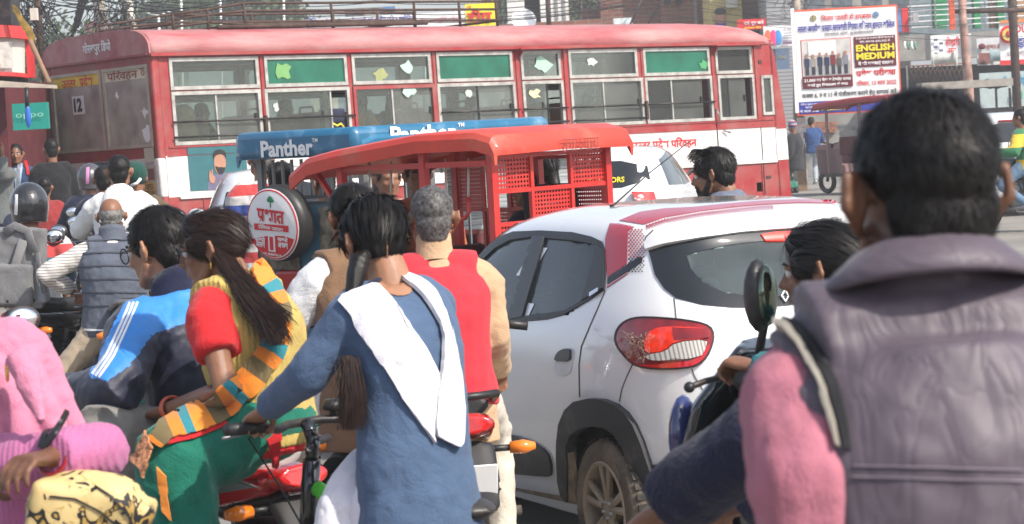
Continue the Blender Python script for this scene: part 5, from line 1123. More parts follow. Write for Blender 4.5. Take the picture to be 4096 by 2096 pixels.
# --- seen through the blue rickshaw: striped jumper
h = human('grey haired man in red and blue striped jumper behind the blue rickshaw', (1040,645,18.6), 20, 1.05, 2, sit=False, skin=1, voxel=.01, feet=(Gd(1000,18.6,.08),Gd(1060,18.9,.08)))
shirt(h, stripes('bold_striped_jumper', [(.16,(.5,.05,.05)),(.12,(.6,.58,.56)),(.1,(.45,.05,.05)),(.12,(.55,.53,.52)),(.06,(.06,.06,.12)),(.14,(.55,.5,.5)),(.16,(.03,.07,.3)),(.14,(.55,.53,.52))], 'Z', .5, bump=.25, noise_amt=.02, offset=.2), .03, .7, 'jumper'); trousers(h, cloth('dark_trousers2',(.04,.035,.03))); hair(h, HAIRS, 'short', 1200, (.015,.03), .002, 61)
# ------------------------------------------------------------------ two-wheelers
def ywr(y): return M.Rotation(pi/2+R(y), 3, 'Z')            # yaw 0 = heading away, + = to the left; local x forward, y left
def wheel(par, x, r, wd, rimm, spokes=0, tyre=None, disc=0):
    mb = MB(); mb.torus((x,0,r), (0,1,0), r-wd*.5, wd*.5, 32, 8, ry=wd*.45); o = mb.obj('wheel', tyre or RUBBER, par)
    mb = MB(); mb.torus((x,0,r), (0,1,0), r-wd-.012, .014, 28, 6, ry=wd*.32); mb.lathe([(0,-.06),(.035,-.06),(.04,0),(.035,.06),(0,.06)], (x,0,r), V((0,1,0)), 12); rm = mb.obj('rim', rimm, o)
    if disc: mb = MB(); mb.lathe([(0,-.04),(.09,-.045),(.1,0),(.09,.045),(0,.04)], (x,0,r), V((0,1,0)), 18); mb.obj('hub', DARKM, o)
    mb = MB()
    for k in range(spokes): t = 2*pi*k/spokes; s_ = .03*(1 if k%2 else -1); mb.tube([V((x+.03*cos(t+.5),s_,r+.03*sin(t+.5))), V((x+(r-wd-.01)*cos(t),0,r+(r-wd-.01)*sin(t)))], .0016 if spokes > 12 else .014, 4)
    if spokes: mb.obj('spokes', rimm, o, kind='stuff')
    return o
def moto(name, label, tail_px, yaw, paint, accent=None, seat=None, group='motorcycles in the jam', tail=None, plate=True, rack=False, cat='motorcycle', z0=0.0, mirrors=True, shocks=True):
    rot = ywr(yaw); tl = V((-.86,0,.8)); p = P(*tail_px) - rot @ tl; p.z = z0; b = thing(name, label, cat, p, rot, group); bpy.context.view_layer.update()
    seat = seat or mat('black_seat', (.02,.02,.021), .55, bump=.2, bscale=120); accent = accent or DARKM
    wheel(b, .66, .3, .085, DARKM, 5, disc=1); wheel(b, -.62, .3, .1, DARKM, 5, disc=1)
    def part(fn, nm, m, vox=.012, par=None, sm=4): mb = MB(); fn(mb); return mesh_obj(nm, fuse(mb, vox, sm), m, par or b)
    part(lambda q: (q.ball((.27,0,.88),(.26,.135,.115)), q.ball((.18,0,.84),(.24,.11,.1))), 'fuel_tank', paint)
    part(lambda q: (q.tube([(.1,0,.82),(-.15,0,.79),(-.45,0,.83),(-.72,0,.85)], [(.06,.09),(.065,.12),(.065,.13),(.05,.1)], 14, hint=V((0,0,1)))), 'seat', seat)
    def tailc(q):
        for s_ in (-1,1): q.tube([(-.1,s_*.1,.7),(-.4,s_*.115,.72),(-.8,s_*.07,.78)], [(.08,.03),(.07,.035),(.045,.03)], 10)
        q.tube([(-.5,0,.76),(-.84,0,.79)], [(.05,.11),(.04,.08)], 12)
    part(tailc, 'tail_panel', paint)
    for s_ in (-1,1):
        mb = MB(); mb.poly([(.05,s_*.13,.76),(-.28,s_*.14,.74),(-.2,s_*.14,.55),(.02,s_*.13,.56)], (0,s_*.02,0)); mb.obj('side_panel', accent, b, bevel=.01)
        if shocks:
            mb = MB(); mb.tube([(-.62,s_*.13,.32),(-.5,s_*.14,.68)], .022, 8); mb.obj('shock_absorber', DARKM, b); mb = MB()
            for k in range(9): mb.torus(V((-.62,s_*.13,.32)).lerp(V((-.5,s_*.14,.68)), .12+k*.085), (.12,0,.36), .03, .006, 12, 5)
            mb.obj('shock_spring', DARKM, b, kind='stuff')
        mb = MB(); mb.tube([(.66,s_*.09,.3),(.4,s_*.09,.98)], [.026,.02], 10); mb.obj('fork', CHROME, b)
        mb = MB(); mb.tube([(.34,s_*.27,1.05),(.3,s_*.4,1.03)], .018, 10); mb.obj('grip', BLACK, b); mb = MB(); mb.tube([(.38,s_*.24,1.06),(.42,s_*.28,1.05),(.4,s_*.38,1.04)], .006, 6); mb.obj('lever', CHROME, b)
        if mirrors:
          mb = MB(); mb.tube([(.34,s_*.23,1.06),(.33,s_*.27,1.18),(.32,s_*.34,1.24)], .007, 6); m_ = mb.obj('mirror_stem', BLACK, b); mb = MB(); mb.ball((.31,s_*.38,1.27),(.02,.07,.05)); mi = mb.obj('mirror', BLACK, b); mb = MB(); mb.ball((.3,s_*.38,1.27),(.014,.06,.042)); mb.obj('mirror_glass', MIRROR, mi)
        for x, z, w_ in ((-.82,.7,.2),(.56,.85,.2)):
            mb = MB(); mb.tube([(x,s_*.06,z),(x,s_*(w_-.04),z)], .012, 8); st = mb.obj('indicator_stalk', BLACK, b); mb = MB(); mb.tube([(x,s_*(w_-.05),z),(x-.005,s_*w_,z),(x,s_*(w_+.04),z)], [.02,.026,.014], 12); mb.obj('indicator', AMBER if s_ < 0 else AMBER, b)
        mb = MB(); mb.tube([(-.1,s_*.16,.36),(-.1,s_*.28,.36)], .02, 8); mb.obj('footrest', RUBBER, b)
    mb = MB(); mb.tube([(.36,-.3,1.05),(.42,-.14,1.03),(.43,0,1.0),(.42,.14,1.03),(.36,.3,1.05)], .012, 8); mb.obj('handlebar', BLACK, b)
    part(lambda q: (q.ball((.56,0,.92),(.1,.11,.12)), q.ball((.5,0,1.0),(.06,.1,.05))), 'headlight_cowl', paint); mb = MB(); mb.ball((.63,0,.9),(.05,.085,.09)); mb.obj('headlight', CLEARL, b)
    part(lambda q: (q.ball((.1,0,.42),(.17,.13,.14)), q.tube([(.12,0,.45),(.2,0,.68)], [.085,.075], 12)), 'engine', STEEL)
    mb = MB()
    for k in range(6): c = V((.13,0,.5)).lerp(V((.2,0,.68)), k/5); mb.lathe([(.1,-.004),(.105,0),(.1,.004)], c, V((.07,0,.18)), 14, cap=True)
    mb.obj('cooling_fins', STEEL, b, kind='stuff')
    mb = MB(); mb.tube([(.2,-.06,.6),(.3,-.1,.4),(.2,-.14,.26),(-.2,-.16,.28),(-.75,-.17,.36)], [.02,.02,.022,.045,.045], 10); mb.obj('exhaust', CHROME, b)
    mb = MB(); mb.tube([(.4,0,.8),(.25,0,.72),(-.4,0,.66),(-.75,0,.72)], .025, 8); mb.tube([(.38,0,.78),(.28,0,.35),(-.1,0,.28),(-.62,0,.3)], .025, 8); mb.obj('frame', DARKM, b)
    for x, a0, nm in ((.66,.3,'front_mudguard'),(-.62,.6,'rear_mudguard')):
        mb = MB(); rings = []
        for k in range(13): t = a0+k/12*1.9; rr = .335; rings.append([V((x+rr*cos(t), y, .3+rr*sin(t)+dz)) for y, dz in ((-.065,-.02),(-.04,.0),(.04,.0),(.065,-.02))])
        mb.loft(rings, cap=False, closed=False); mb.obj(nm, paint if nm[0] == 'f' else BLACK, b, solid=.004)
    part(lambda q: q.tube([(-.84,0,.79),(-.9,0,.8)], [(.05,.105),(.035,.085)], 14), 'tail_light', REDLENS, .008, sm=2)
    part(lambda q: q.tube([(-.82,0,.72),(-.96,0,.58),(-.98,0,.5)], [(.03,.1),(.015,.1),(.012,.09)], 12), 'plate_holder', BLACK)
    if plate: mb = MB(); mb.box((-.985,0,.61),(.006,.16,.13), M.Rotation(-.35,3,'Y')); mb.obj('number_plate', SIGNW, b, bevel=.006, smooth=False)
    mb = MB(); mb.tube([(-.55,-.13,.84),(-.86,-.11,.9),(-.93,0,.9),(-.86,.11,.9),(-.55,.13,.84)], .014, 8); mb.obj('grab_rail', STEEL if rack else BLACK, b)
    return b
PR = mat('glossy_red_paint', (.45,.012,.015), .2, var=.05, coat=.9); PBK = mat('glossy_black_paint', (.012,.012,.013), .18, var=.1, coat=.9); PSIL = mat('silver_paint', (.4,.41,.42), .25, .6, coat=.6)
red_bike = moto('motorcycle', 'red and black motorcycle carrying the couple in blue jacket and yellow vest', (1190,1850,7.65), 34, PR, PBK, mat('grey_seat',(.32,.31,.3),.5))
mb = MB(); mb.poly([(-.12,.17,.74),(-.7,.15,.8),(-.8,.11,.77),(-.3,.17,.68)], (0,.006,0)); mb.obj('decal', PSIL, red_bike, False)
lettering('HF', (-.02,.162,.62), (-1,0,0), (0,0,1), .07, INKW, red_bike, .2, .03, slant=.3, thick=.004)
rb2 = moto('motorcycle', 'motorcycle with orange indicator and white number plate under the man in red vest', (1868,1672,8.7), 8, mat('maroon_paint',(.12,.012,.015),.25,coat=.8), PBK, mirrors=False, shocks=False)
lettering('5', (-1.0,.03,.6), (0,-1,0), (.3,0,1), .06, INKR, rb2, None, .03, thick=.012)
moto('motorcycle', 'dark motorcycle ridden by the man in brown waistcoat', (1500,1690,9.2), 24, PBK)
moto('motorcycle', 'silver tailed motorcycle under the old man in grey quilted vest', (560,1490,14.9), 14, PSIL, rack=True)
moto('motorcycle', 'black motorcycle with clear indicator ridden by the helmeted rider with backpack', (60,1265,15.6), -22, PBK)
moto('motorcycle', 'black motorcycle under the man in white hooded sweatshirt', (485,1060,17.6), 6, PBK)
moto('motorcycle', 'motorcycle of the navy jacketed rider close to the bus', (372,1010,23.4), -2, PBK)
moto('motorcycle', 'motorcycle of the black haired man between helmet and hood', (430,1010,20.3), 4, PBK)
# scooter of the woman with the bun
sr = ywr(62); sp_ = P(2985,1482,6.0) - sr @ (V((.3,.36,1.02))*1.17); sp_.z = 0; sc_ = thing('scooter', 'black scooter with round mirror and blue sheen on its front shield', 'scooter', sp_, sr, None, 1.17); bpy.context.view_layer.update()
SBK = mat('scooter_black', (.01,.011,.014), .12, var=.1, coat=1)
def part(b, fn, nm, m, vox=.01, sm=4): mb = MB(); fn(mb); return mesh_obj(nm, fuse(mb, vox, sm), m, b)
wheel(sc_, .62, .22, .1, DARKM, 5, disc=1); wheel(sc_, -.6, .22, .1, DARKM, 5, disc=1)
part(sc_, lambda q: (q.tube([(.56,0,.42),(.46,0,.6),(.42,0,.8),(.37,0,.97)], [(.05,.1),(.05,.19),(.045,.19),(.035,.1)], 16, hint=V((1,0,.5)))), 'front_shield', SBK)
part(sc_, lambda q: (q.tube([(.56,0,.62),(.54,0,.78),(.49,0,.94),(.42,0,1.06)], [(.04,.17),(.045,.21),(.04,.2),(.025,.1)], 18, hint=V((1,0,.4)))), 'front_mask', SBK)
part(sc_, lambda q: (q.tube([(.44,0,.93),(.38,0,.98),(.3,0,1.0)], [(.035,.07),(.045,.12),(.035,.1)], 14)), 'handlebar_cowl', SBK)
part(sc_, lambda q: (q.tube([(-.1,0,.6),(-.5,0,.66),(-.85,0,.74)], [(.2,.16),(.2,.17),(.08,.08)], 16), q.bx(-.1,.45,-.16,.16,.26,.32)), 'rear_body', SBK)
part(sc_, lambda q: (q.tube([(.0,0,.8),(-.4,0,.82),(-.7,0,.86)], [(.05,.13),(.06,.14),(.05,.1)], 14)), 'seat', mat('black_seat', (.02,.02,.021), .55))
mb = MB(); mb.ball((.555,.12,.86),(.03,.06,.1)); mb.obj('headlight', mat('painted_blue_sheen',(.02,.03,.12),.06,var=.5,scale=8,coat=1), sc_); mb = MB(); mb.ball((-.86,0,.76),(.04,.07,.05)); mb.obj('tail_light', REDLENS, sc_)  # blue glint on the black mask painted as a blue lens
for s_ in (-1,1):
    mb = MB(); mb.tube([(.33,s_*.26,1.02),(.3,s_*.385,1.02)], .02, 12); mb.obj('grip', BLACK, sc_)
    mb = MB(); mb.tube([(.37,s_*.25,1.02),(.42,s_*.3,1.01),(.41,s_*.4,1.01)], .007, 6); mb.ball((.41,s_*.405,1.01),.012); mb.obj('lever', DARKM, sc_)
    mb = MB(); mb.tube([(.33,s_*.22,1.05),(.31,s_*.24,1.1),(.3,s_*.245,1.13)], .01, 8); mb.ball((.31,s_*.25,1.185),(.028,.05,.078)); mi = mb.obj('mirror', BLACK, sc_); mb = MB(); mb.ball((.292,s_*.25,1.185),(.02,.04,.066)); mb.obj('mirror_glass', mat('green_mirror',(.16,.2,.15),.05,.9,var=.5,scale=18), mi)
    mb = MB(); mb.tube([(.62,s_*.06,.22),(.42,s_*.05,.8)], .025, 8); mb.obj('fork', DARKM, sc_)
# bicycles
def bicycle(label, grip_px, yaw, paint, decal=True, kid=1.0):
    rot = ywr(yaw); p = P(*grip_px) - rot @ (V((.31,.3,1.06))*kid); p.z = 0; b = thing('bicycle', label, 'bicycle', p, rot, 'bicycles in the jam', kid); bpy.context.view_layer.update()
    for x in (.6,-.46): wheel(b, x, .33, .05, STEEL, 28)
    def tb(pts, r, nm, m=paint, n=10): mb = MB(); mb.tube(pts, r, n); return mb.obj(nm, m, b)
    tb([(.375,0,.93),(.41,0,.72)], .026, 'head_tube'); tt = tb([(.385,0,.86),(-.12,0,.66)], .021, 'top_tube'); dt = tb([(.405,0,.75),(0,0,.32)], .026, 'down_tube'); tb([(0,0,.32),(-.16,0,.8)], .018, 'seat_tube')
    for s_ in (-1,1): tb([(-.46,s_*.06,.33),(0,s_*.03,.32)], .01, 'chain_stay'); tb([(-.46,s_*.06,.33),(-.13,s_*.02,.68)], .01, 'seat_stay'); tb([(.41,s_*.05,.7),(.6,s_*.055,.33)], .014, 'fork')
    tb([(.41,-.05,.7),(.41,.05,.7)], .02, 'fork_crown'); tb([(.378,0,.92),(.36,0,1.0)], .02, 'stem_post'); mb = MB(); mb.lathe([(.016,-.01),(.022,.0),(.018,.012),(0,.014)], (.372,0,.96), V((-.1,0,1)), 12); mb.obj('head_nut', CHROME, b)
    tb([(.36,0,.98),(.39,0,1.04)], .02, 'stem'); tb([(.33,.32,1.06),(.33,.2,1.05),(.37,.12,1.03),(.4,.06,1.035),(.4,-.06,1.035),(.37,-.12,1.03),(.33,-.2,1.05),(.33,-.32,1.06)], .0125, 'handlebar', BLACK)
    for s_ in (-1,1): tb([(.33,s_*.21,1.05),(.325,s_*.34,1.06)], .0175, 'grip', BLACK); tb([(.35,s_*.17,1.05),(.4,s_*.22,1.03),(.38,s_*.31,1.03)], .005, 'brake_lever', STEEL, 6); tb([(.36,s_*.16,1.05),(.5,s_*.12,1.0),(.47,s_*.04,.85),(.42,0,.72),(.3,0,.62)], .003, 'brake_cable', BLACK, 5)
    mb = MB(); mb.lathe([(0,.03),(.025,.027),(.031,.012),(.03,0),(.0,-.004)], (.385,-.1,1.06), V((-.1,0,1)), 16); mb.tube([(.385,-.1,1.035),(.385,-.1,1.06)], .012, 8); mb.obj('bell', BLACK, b)
    part(b, lambda q: (q.ball((-.2,0,.83),(.12,.09,.035)), q.ball((-.08,0,.835),(.1,.03,.025))), 'saddle', BLACK)
    for y in (-.07,0,.07): tb([(-.2,y,.7),(-.66,y,.7)], .007, 'carrier_rail', DARKM, 6)
    tb([(-.3,-.07,.7),(-.3,.07,.7)], .007, 'carrier_rail', DARKM, 6); tb([(-.66,-.08,.7),(-.66,.08,.7)], .009, 'carrier_rail', DARKM, 6)
    mb = MB(); mb.torus((0,0,.32),(0,1,0),.085,.006,24,5); mb.tube([(0,-.05,.32),(.12,-.07,.2)], .01, 6); mb.tube([(0,.05,.32),(-.12,.07,.44)], .01, 6); mb.bx(.08,.16,-.12,-.07,.185,.21); mb.bx(-.16,-.08,.07,.12,.43,.455); mb.obj('crank', DARKM, b)
    for x, t0 in ((.6,.4),(-.46,.7)):
        mb = MB(); rings = []
        for k in range(13): t = t0+k/12*1.8; rings.append([V((x+.36*cos(t), y, .33+.36*sin(t)+dz)) for y, dz in ((-.032,-.012),(0,.004),(.032,-.012))])
        mb.loft(rings, cap=False, closed=False); mb.obj('mudguard', paint, b, solid=.003)
    if decal:
        for s_ in (-1,1):
            for a, c, m_ in ((.12,.3,INKG),(.3,.5,mat('decal_blue',(.02,.25,.6),.4)),(.55,.68,mat('decal_lime',(.1,.55,.05),.4))):
                mb = MB(); A, Bb = V((.405,0,.75)).lerp(V((0,0,.32)), a), V((.405,0,.75)).lerp(V((0,0,.32)), c); mb.tube([A,Bb], .0275, 10); mb.obj('decal', m_, dt); break
    return b
BPB = mat('bicycle_black', (.012,.013,.016), .2, var=.1, coat=.8)
bk1 = bicycle('black bicycle with green and blue frame decals held by the girl in blue', (965,1690,6.72), 46, BPB)
DL = mat('decal_lime', (.1,.55,.05), .35, coat=.5); DB2 = mat('decal_blue',(.02,.25,.6),.35, coat=.5)
for a, c, m_ in ((.05,.2,DL),(.2,.42,DB2),(.55,.8,DL)):
    mb = MB(); A, Bb = V((.385,0,.86)).lerp(V((-.12,0,.66)), a), V((.385,0,.86)).lerp(V((-.12,0,.66)), c); mb.tube([A,Bb], .0225, 10); mb.obj('decal', m_, bk1)
bicycle('bicycle of the cyclist in navy sleeve at lower edge', (2600,2055,3.98), 46, BPB, False, .92)
# ------------------------------------------------------------------ other cars
def plain_car(label, loc, yaw, paint, hk=1.0, group='white cars in the jam', name='parked_car'):
    c = thing(name, label, 'car', loc, ywr(yaw), group); bpy.context.view_layer.update(); mb = MB(); mb.loft([[V((p.x,p.y,p.z*hk)) for p in cring(z)][::4] for z in zz[::3]+[zz[-1]]]); bd = mb.obj('body', paint, c, auto=60); B2 = bvh_of(bd); W = c.matrix_world.to_3x3()
    for s_ in (1,-1):
        pj = lambda x, z, s_=s_: (c.matrix_world @ V((x, s_*3, z*hk)), W @ V((0,-s_,0)))
        for pl in ([(.62,1.05),(.75,1.32),(1.4,1.39),(1.42,1.03)],[(1.5,1.02),(1.48,1.39),(1.95,1.36),(2.5,1.05)]): lay('side_window', B2, pl, GBLK, c, proj=pj, step=.12, off=.006, thick=.006)
        lay('tail_light', B2, [(-.0,.8),(.02,1.02),(.22,1.0),(.2,.82)], REDLENS, c, proj=pj, step=.06, off=.01, thick=.01); lay('door_handle', B2, [(1.0,.88),(1.0,.92),(1.14,.92),(1.14,.88)], paint, c, proj=pj, step=.05, off=.02, thick=.02)
        lay('sill', B2, [(.2,.22),(.2,.33),(3.5,.33),(3.5,.22)], CLAD, c, proj=pj, step=.2, off=.006, thick=.008)
        mb = MB(); mb.ball((2.35,s_*.87,1.0*hk),(.06,.1,.075)); mi = mb.obj('mirror', paint, c); mb = MB(); mb.ball((2.315,s_*.87,1.0*hk),(.04,.085,.06)); mb.obj('mirror_glass', MIRROR, mi)
        for x in (.58,3.0):
            mb = MB(); mb.lathe([(.0,-.02),(.17,-.03),(.2,-.06),(.27,-.07),(.29,0),(.27,.07),(.2,.1)], (x,s_*.7,.29), V((0,-s_,0)), 24); mb.obj('wheel', RUBBER, c); mb = MB(); mb.lathe([(0,0),(.17,.005),(.19,.02)], (x,s_*.735,.29), V((0,s_,0)), 16); mb.obj('hub_cap', STEEL, c)
    pj = lambda y, z: (c.matrix_world @ V((-3,y,z*hk)), W @ V((1,0,0)))
    lay('rear_window', B2, smooth_poly([(-.58,1.06),(-.5,1.33),(.5,1.33),(.58,1.06)],1), GBLK, c, proj=pj, step=.1, off=.006, thick=.006); lay('bumper', B2, [(-.7,.3),(-.72,.52),(.72,.52),(.7,.3)], paint, c, proj=pj, step=.12, off=.03, thick=.03); lay('number_plate', B2, [(-.25,.62),(-.25,.74),(.25,.74),(.25,.62)], SIGNW, c, proj=pj, step=.1, off=.02, thick=.02)
    return c
def at(u, d): q = Gd(u, d); q.z = 0; return q
WP2 = mat('car_white_2', (.7,.71,.72), .2, var=.03, coat=.8)
cA_ = plain_car('white hatchback between blue rickshaw and bus', at(1150,24.5), 6, WP2, 1.02)
cB_ = plain_car('tall white car with wing mirror behind the red rickshaw', at(2395,26), -12, WP2, 1.02)
lettering('PLASTIK MOTORS', (.19,0,1.16), (0,-1,0), (.3,0,1), .06, INKY, cB_, .62, .03, thick=.03)
cC_ = plain_car('white car with red stop lamp at the right edge', at(4100,37), 3, WP2, 1.05)
mb = MB(); mb.box((.34,0,1.43),(.03,.5,.03)); mb.obj('stop_lamp', REDLENS, cC_); mb = MB(); mb.tube([(.6,-.3,1.5),(.6,-.3,1.75)], .008, 5); mb.obj('aerial', BLACK, cC_)
lettering('U', (-.06,.2,.71), (0,-1,0), (0,0,1), .09, INKB, cC_, None, .03)
plain_car('pale car half hidden at the left behind the bus', at(250,44), 30, WP2, 1.0)
# ------------------------------------------------------------------ electric rickshaws
def perforated(mb, o, xd, yd, w_, h_, nx, ny, mi=0, hole=.56):
    """a metal sheet with real round holes"""
    xd, yd = V(xd), V(yd); cx, cy = w_/nx, h_/ny; base = [(-.5,-.5),(0,-.5),(.5,-.5),(.5,0),(.5,.5),(0,.5),(-.5,.5),(-.5,0)]
    for i in range(nx):
        for j in range(ny):
            c = V(o)+xd*cx*(i+.5)+yd*cy*(j+.5); k = len(mb.v)
            for a, b in base: mb.v.append(c+xd*a*cx+yd*b*cy)
            for a, b in base: q = V((a,b)).normalized()*hole/2; mb.v.append(c+xd*q.x*min(cx,cy)+yd*q.y*min(cx,cy))
            for t in range(8): mb.f.append((k+t,k+(t+1)%8,k+8+(t+1)%8,k+8+t)); mb.m.append(mi)
RKR = mat('rickshaw_red_paint', (.5,.02,.016), .35, var=.12, scale=5, dirt=(.22,.08,.06), dirt_amt=.25, dscale=5, coat=.3); RKRF = mat('rickshaw_roof_red', (.58,.045,.025), .5, var=.16, scale=4, bump=.25, bscale=5, dirt=(.5,.16,.1), dirt_amt=.25, dscale=3, coat=.1)
def ricks(label, loc, yaw, frame_m, roof_m, group='electric rickshaws in the jam', rear=True, roofz=1.70, L=2.5, W=.95, tip=.3, rx=1.0, th=1.0):
    b = thing('electric_rickshaw', label, 'rickshaw', loc, ywr(yaw), group); bpy.context.view_layer.update(); w_ = W/2
    def bar(p, q, r, nm='post', m=frame_m): mb = MB(); d = V(q)-V(p); mb.tube([p,q], [(r,r)]*2, 4, hint=V((.7,.7,.02)) if abs(d.z) > abs(d.x)+abs(d.y) else V((0,.7,.7)) if abs(d.x) > abs(d.y) else V((.7,0,.7))); return mb.obj(nm, m, b, False)
    for x, y in ((.02,w_-.03),(.02,-w_+.03),(.78*rx,w_-.03),(.78*rx,-w_+.03),(1.75*rx,w_-.03),(1.75*rx,-w_+.03)): bar((x,y,.4),(x,y,roofz), .03)
    def roofm(mb):
        rings = []
        for x, dz, k in ((-.1,-.05,1),(-.07,.0,1.0),(.05,.03,1.0),(.5,.03,1),(1.0*rx,.012,1),(1.7*rx,-.035,1),(2.05*rx,-.07,.98),(2.05*rx+tip,-.15,.9)):
            rings.append([V((x, y*k*(w_+.06), roofz+z+dz)) for y, z in ((-1.01,-.05*th),(-1.02,.015),(-.985,.045*th),(-.93,.056*th),(-.5,.062*th),(0,.065*th),(.5,.062*th),(.93,.056*th),(.985,.045*th),(1.02,.015),(1.01,-.05*th),(.98,-.05*th),(.97,.0),(0,.01),(-.97,.0),(-.98,-.05*th))])
        mb.loft(rings)
    mb = MB(); roofm(mb); rf = mb.obj('roof', roof_m, b, auto=32)
    mb = MB(); mb.bx(0,2.0*rx,-w_,w_,.36,.42); mb.obj('floor', DARKM, b, False)
    mb = MB(); mb.bx(.2,.6,-w_+.06,w_-.06,.62,.78); mb.bx(.06,.2,-w_+.06,w_-.06,.78,1.15); mb.bx(1.1*rx,1.4*rx,-w_+.06,w_-.06,.62,.78); mb.bx(1.38*rx,1.46*rx,-w_+.06,w_-.06,.78,1.15); mb.obj('seat', mat('rickshaw_seat',(.09,.012,.014),.7,var=.8,scale=22), b, bevel=.03)
    for x, y in ((.3,w_),(.3,-w_)):
        mb = MB(); mb.torus((x,y*.95,.25),(0,1,0),.2,.05,26,8); t = mb.obj('wheel', RUBBER, b); mb = MB(); mb.lathe([(0,-.02),(.16,-.02),(.17,.02),(0,.02)], (x,y*.95,.25), V((0,1,0)), 18); mb.obj('rim', mat('rim_yellow',(.5,.36,.05),.5) , t)
    mb = MB(); fx = 2.3*rx; mb.torus((fx,0,.25),(0,1,0),.2,.05,26,8); mb.obj('wheel', RUBBER, b); mb = MB(); mb.tube([(fx,0,.25),(fx-.2,0,1.0)], .03, 8); mb.tube([(fx-.25,-.3,1.05),(fx-.2,0,1.0),(fx-.25,.3,1.05)], .015, 8); mb.obj('steering', DARKM, b)
    mb = MB(); mb.poly([(2.0*rx,-w_,.4),(2.0*rx,w_,.4),(2.2*rx,w_*.7,.5),(2.2*rx,-w_*.7,.5)], (.05,0,.5)); mb.obj('front_panel', frame_m, b, False)
    return b, bar
def px_corner(u, d, y, yaw): return at(u, d) - ywr(yaw) @ V((0,y,0))
# red one: rear panels to the right, open side to the left
YR = 45; red_rk, bar = ricks('red electric rickshaw with perforated panels and hanging red handles', px_corner(2030,13.2,.475,YR), YR, RKR, RKRF, rx=.7, roofz=1.72, tip=.2)
mb = MB(); zr = [.98,1.145,1.16,1.325,1.34,1.50,1.515,1.66]; ysr = [-.455,-.165,-.145,.145,.165,.455]
for i in range(3):
    for j in range(4):
        z0, z1 = (.98,1.14,1.31,1.485)[j], (1.12,1.29,1.465,1.65)[j]; y0, y1 = (-.45,-.14,.17)[i], (-.17,.14,.45)[i]
        if (i+j) % 2 == 1:
            mb = MB(); perforated(mb, (.02,y0,z0), (0,1,0), (0,0,1), y1-y0, z1-z0, 12, 7, hole=.66); mb.obj('perforated_panel', RKR, red_rk, False, solid=.003)
for z in (.97,1.13,1.3,1.475,1.66): bar((.02,-.46,z),(.02,.46,z), .016, 'rail')
for y in (-.155,.155): bar((.02,y,.97),(.02,y,1.66), .017, 'rail')
mb = MB(); mb.bx(.0,.03,-.46,.46,.42,.96); mb.obj('rear_panel', RKR, red_rk, False)
for x0, x1, zz0, zz1, perf in ((.56,.77,1.35,1.62,1),(.79,.99,1.08,1.33,1),(1.01,1.2,1.35,1.62,1),(.56,.77,.8,1.06,1),(.05,.28,1.35,1.62,1),(.3,.54,1.08,1.33,1),(1.01,1.2,.8,1.06,1)):
    mb = MB(); perforated(mb, (x0,-.445,zz0), (1,0,0), (0,0,1), x1-x0, zz1-zz0, 14, 12); mb.obj('perforated_panel', RKR, red_rk, False, solid=.003)
for z in (.78,1.07,1.34,1.63): bar((.05,-.445,z),(1.22,-.445,z), .014, 'rail')
for x in (.78,1.0,.29): bar((x,-.445,.78),(x,-.445,1.63), .014, 'rail')
mb = MB(); mb.bx(.05,1.22,-.46,-.45,.42,.78); mb.obj('side_panel', RKR, red_rk, False)
bar((1.22,.44,1.35),(1.55,.4,1.68), .02, 'stay'); bar((.05,.445,1.63),(1.22,.445,1.63), .022, 'rail')
ROPE = mat('rope', (.5,.48,.42), .9)
for x, dx in ((1.1,-.0),(.48,.0)):
    for q in ([(x-.02,.36,1.66),(x-.0,.36,1.4)],[(x-.2,.36,1.66),(x-.18,.36,1.44)]): mb = MB(); mb.tube(q, .007, 6); mb.obj('strap_rope', ROPE, red_rk)
    mb = MB(); mb.tube([(x,.36,1.42),(x+.01,.36,1.34),(x-.03,.36,1.315),(x-.15,.36,1.34),(x-.18,.36,1.37),(x-.18,.36,1.45)], .013, 6); mb.obj('strap_handle', RKR, red_rk)
lettering('उपाध्याय', (-.105,-.1,1.7), (0,-1,0), (-.1,0,1), .07, mat('pencil_grey',(.28,.05,.04),.7), red_rk, .3, 0, thick=.012)
# blue one: spare wheel at its back, long side to the right
YB = -40; BLU = mat('rickshaw_blue', (.015,.13,.25), .35, var=.15, scale=4, dirt=(.3,.42,.5), dirt_amt=.2, dscale=4, coat=.3); SBAR = mat('dull_steel_bar', (.2,.2,.2), .5, .6, dirt=(.2,.15,.1), dirt_amt=.25)
blue_rk, bar = ricks('blue topped electric rickshaw with a covered spare wheel and steel bars', px_corner(1085,16.0,.475,YB), YB, SBAR, BLU, roofz=1.74, tip=.05, rx=.82)
mb = MB(); mb.bx(-.13,1.78,-.53,.53,1.69,1.865); mb.obj('roof_fascia', BLU, blue_rk, bevel=.045)
lettering('Panther', (-.132,.05,1.755), (0,-1,0), (0,0,1), .105, INKW, blue_rk, .46, .035, thick=.004); lettering('TM', (-.132,-.2,1.795), (0,-1,0), (0,0,1), .025, INKW, blue_rk, .05, .02, thick=.004)
lettering('Panther', (.5,-.534,1.8), (1,0,0), (0,0,1), .105, INKW, blue_rk, .62, .035, thick=.004); lettering('TM', (.86,-.534,1.84), (1,0,0), (0,0,1), .025, INKW, blue_rk, .06, .02, thick=.004)
for k in range(11): bar((.02,-.42+k*.084,1.44),(.02,-.42+k*.084,1.68), .011, 'bar')
for z in (1.44,1.40): bar((.02,-.46,z),(.02,.46,z), .016, 'rail')
for x in (.2,.4,.6,1.0,1.2,1.4,1.6): bar((x,-.445,1.0),(x,-.445,1.68), .01, 'bar')
bar((.05,-.445,1.0),(1.75,-.445,1.0), .016, 'rail'); bar((.05,.445,1.0),(.78,.445,1.0), .016, 'rail')
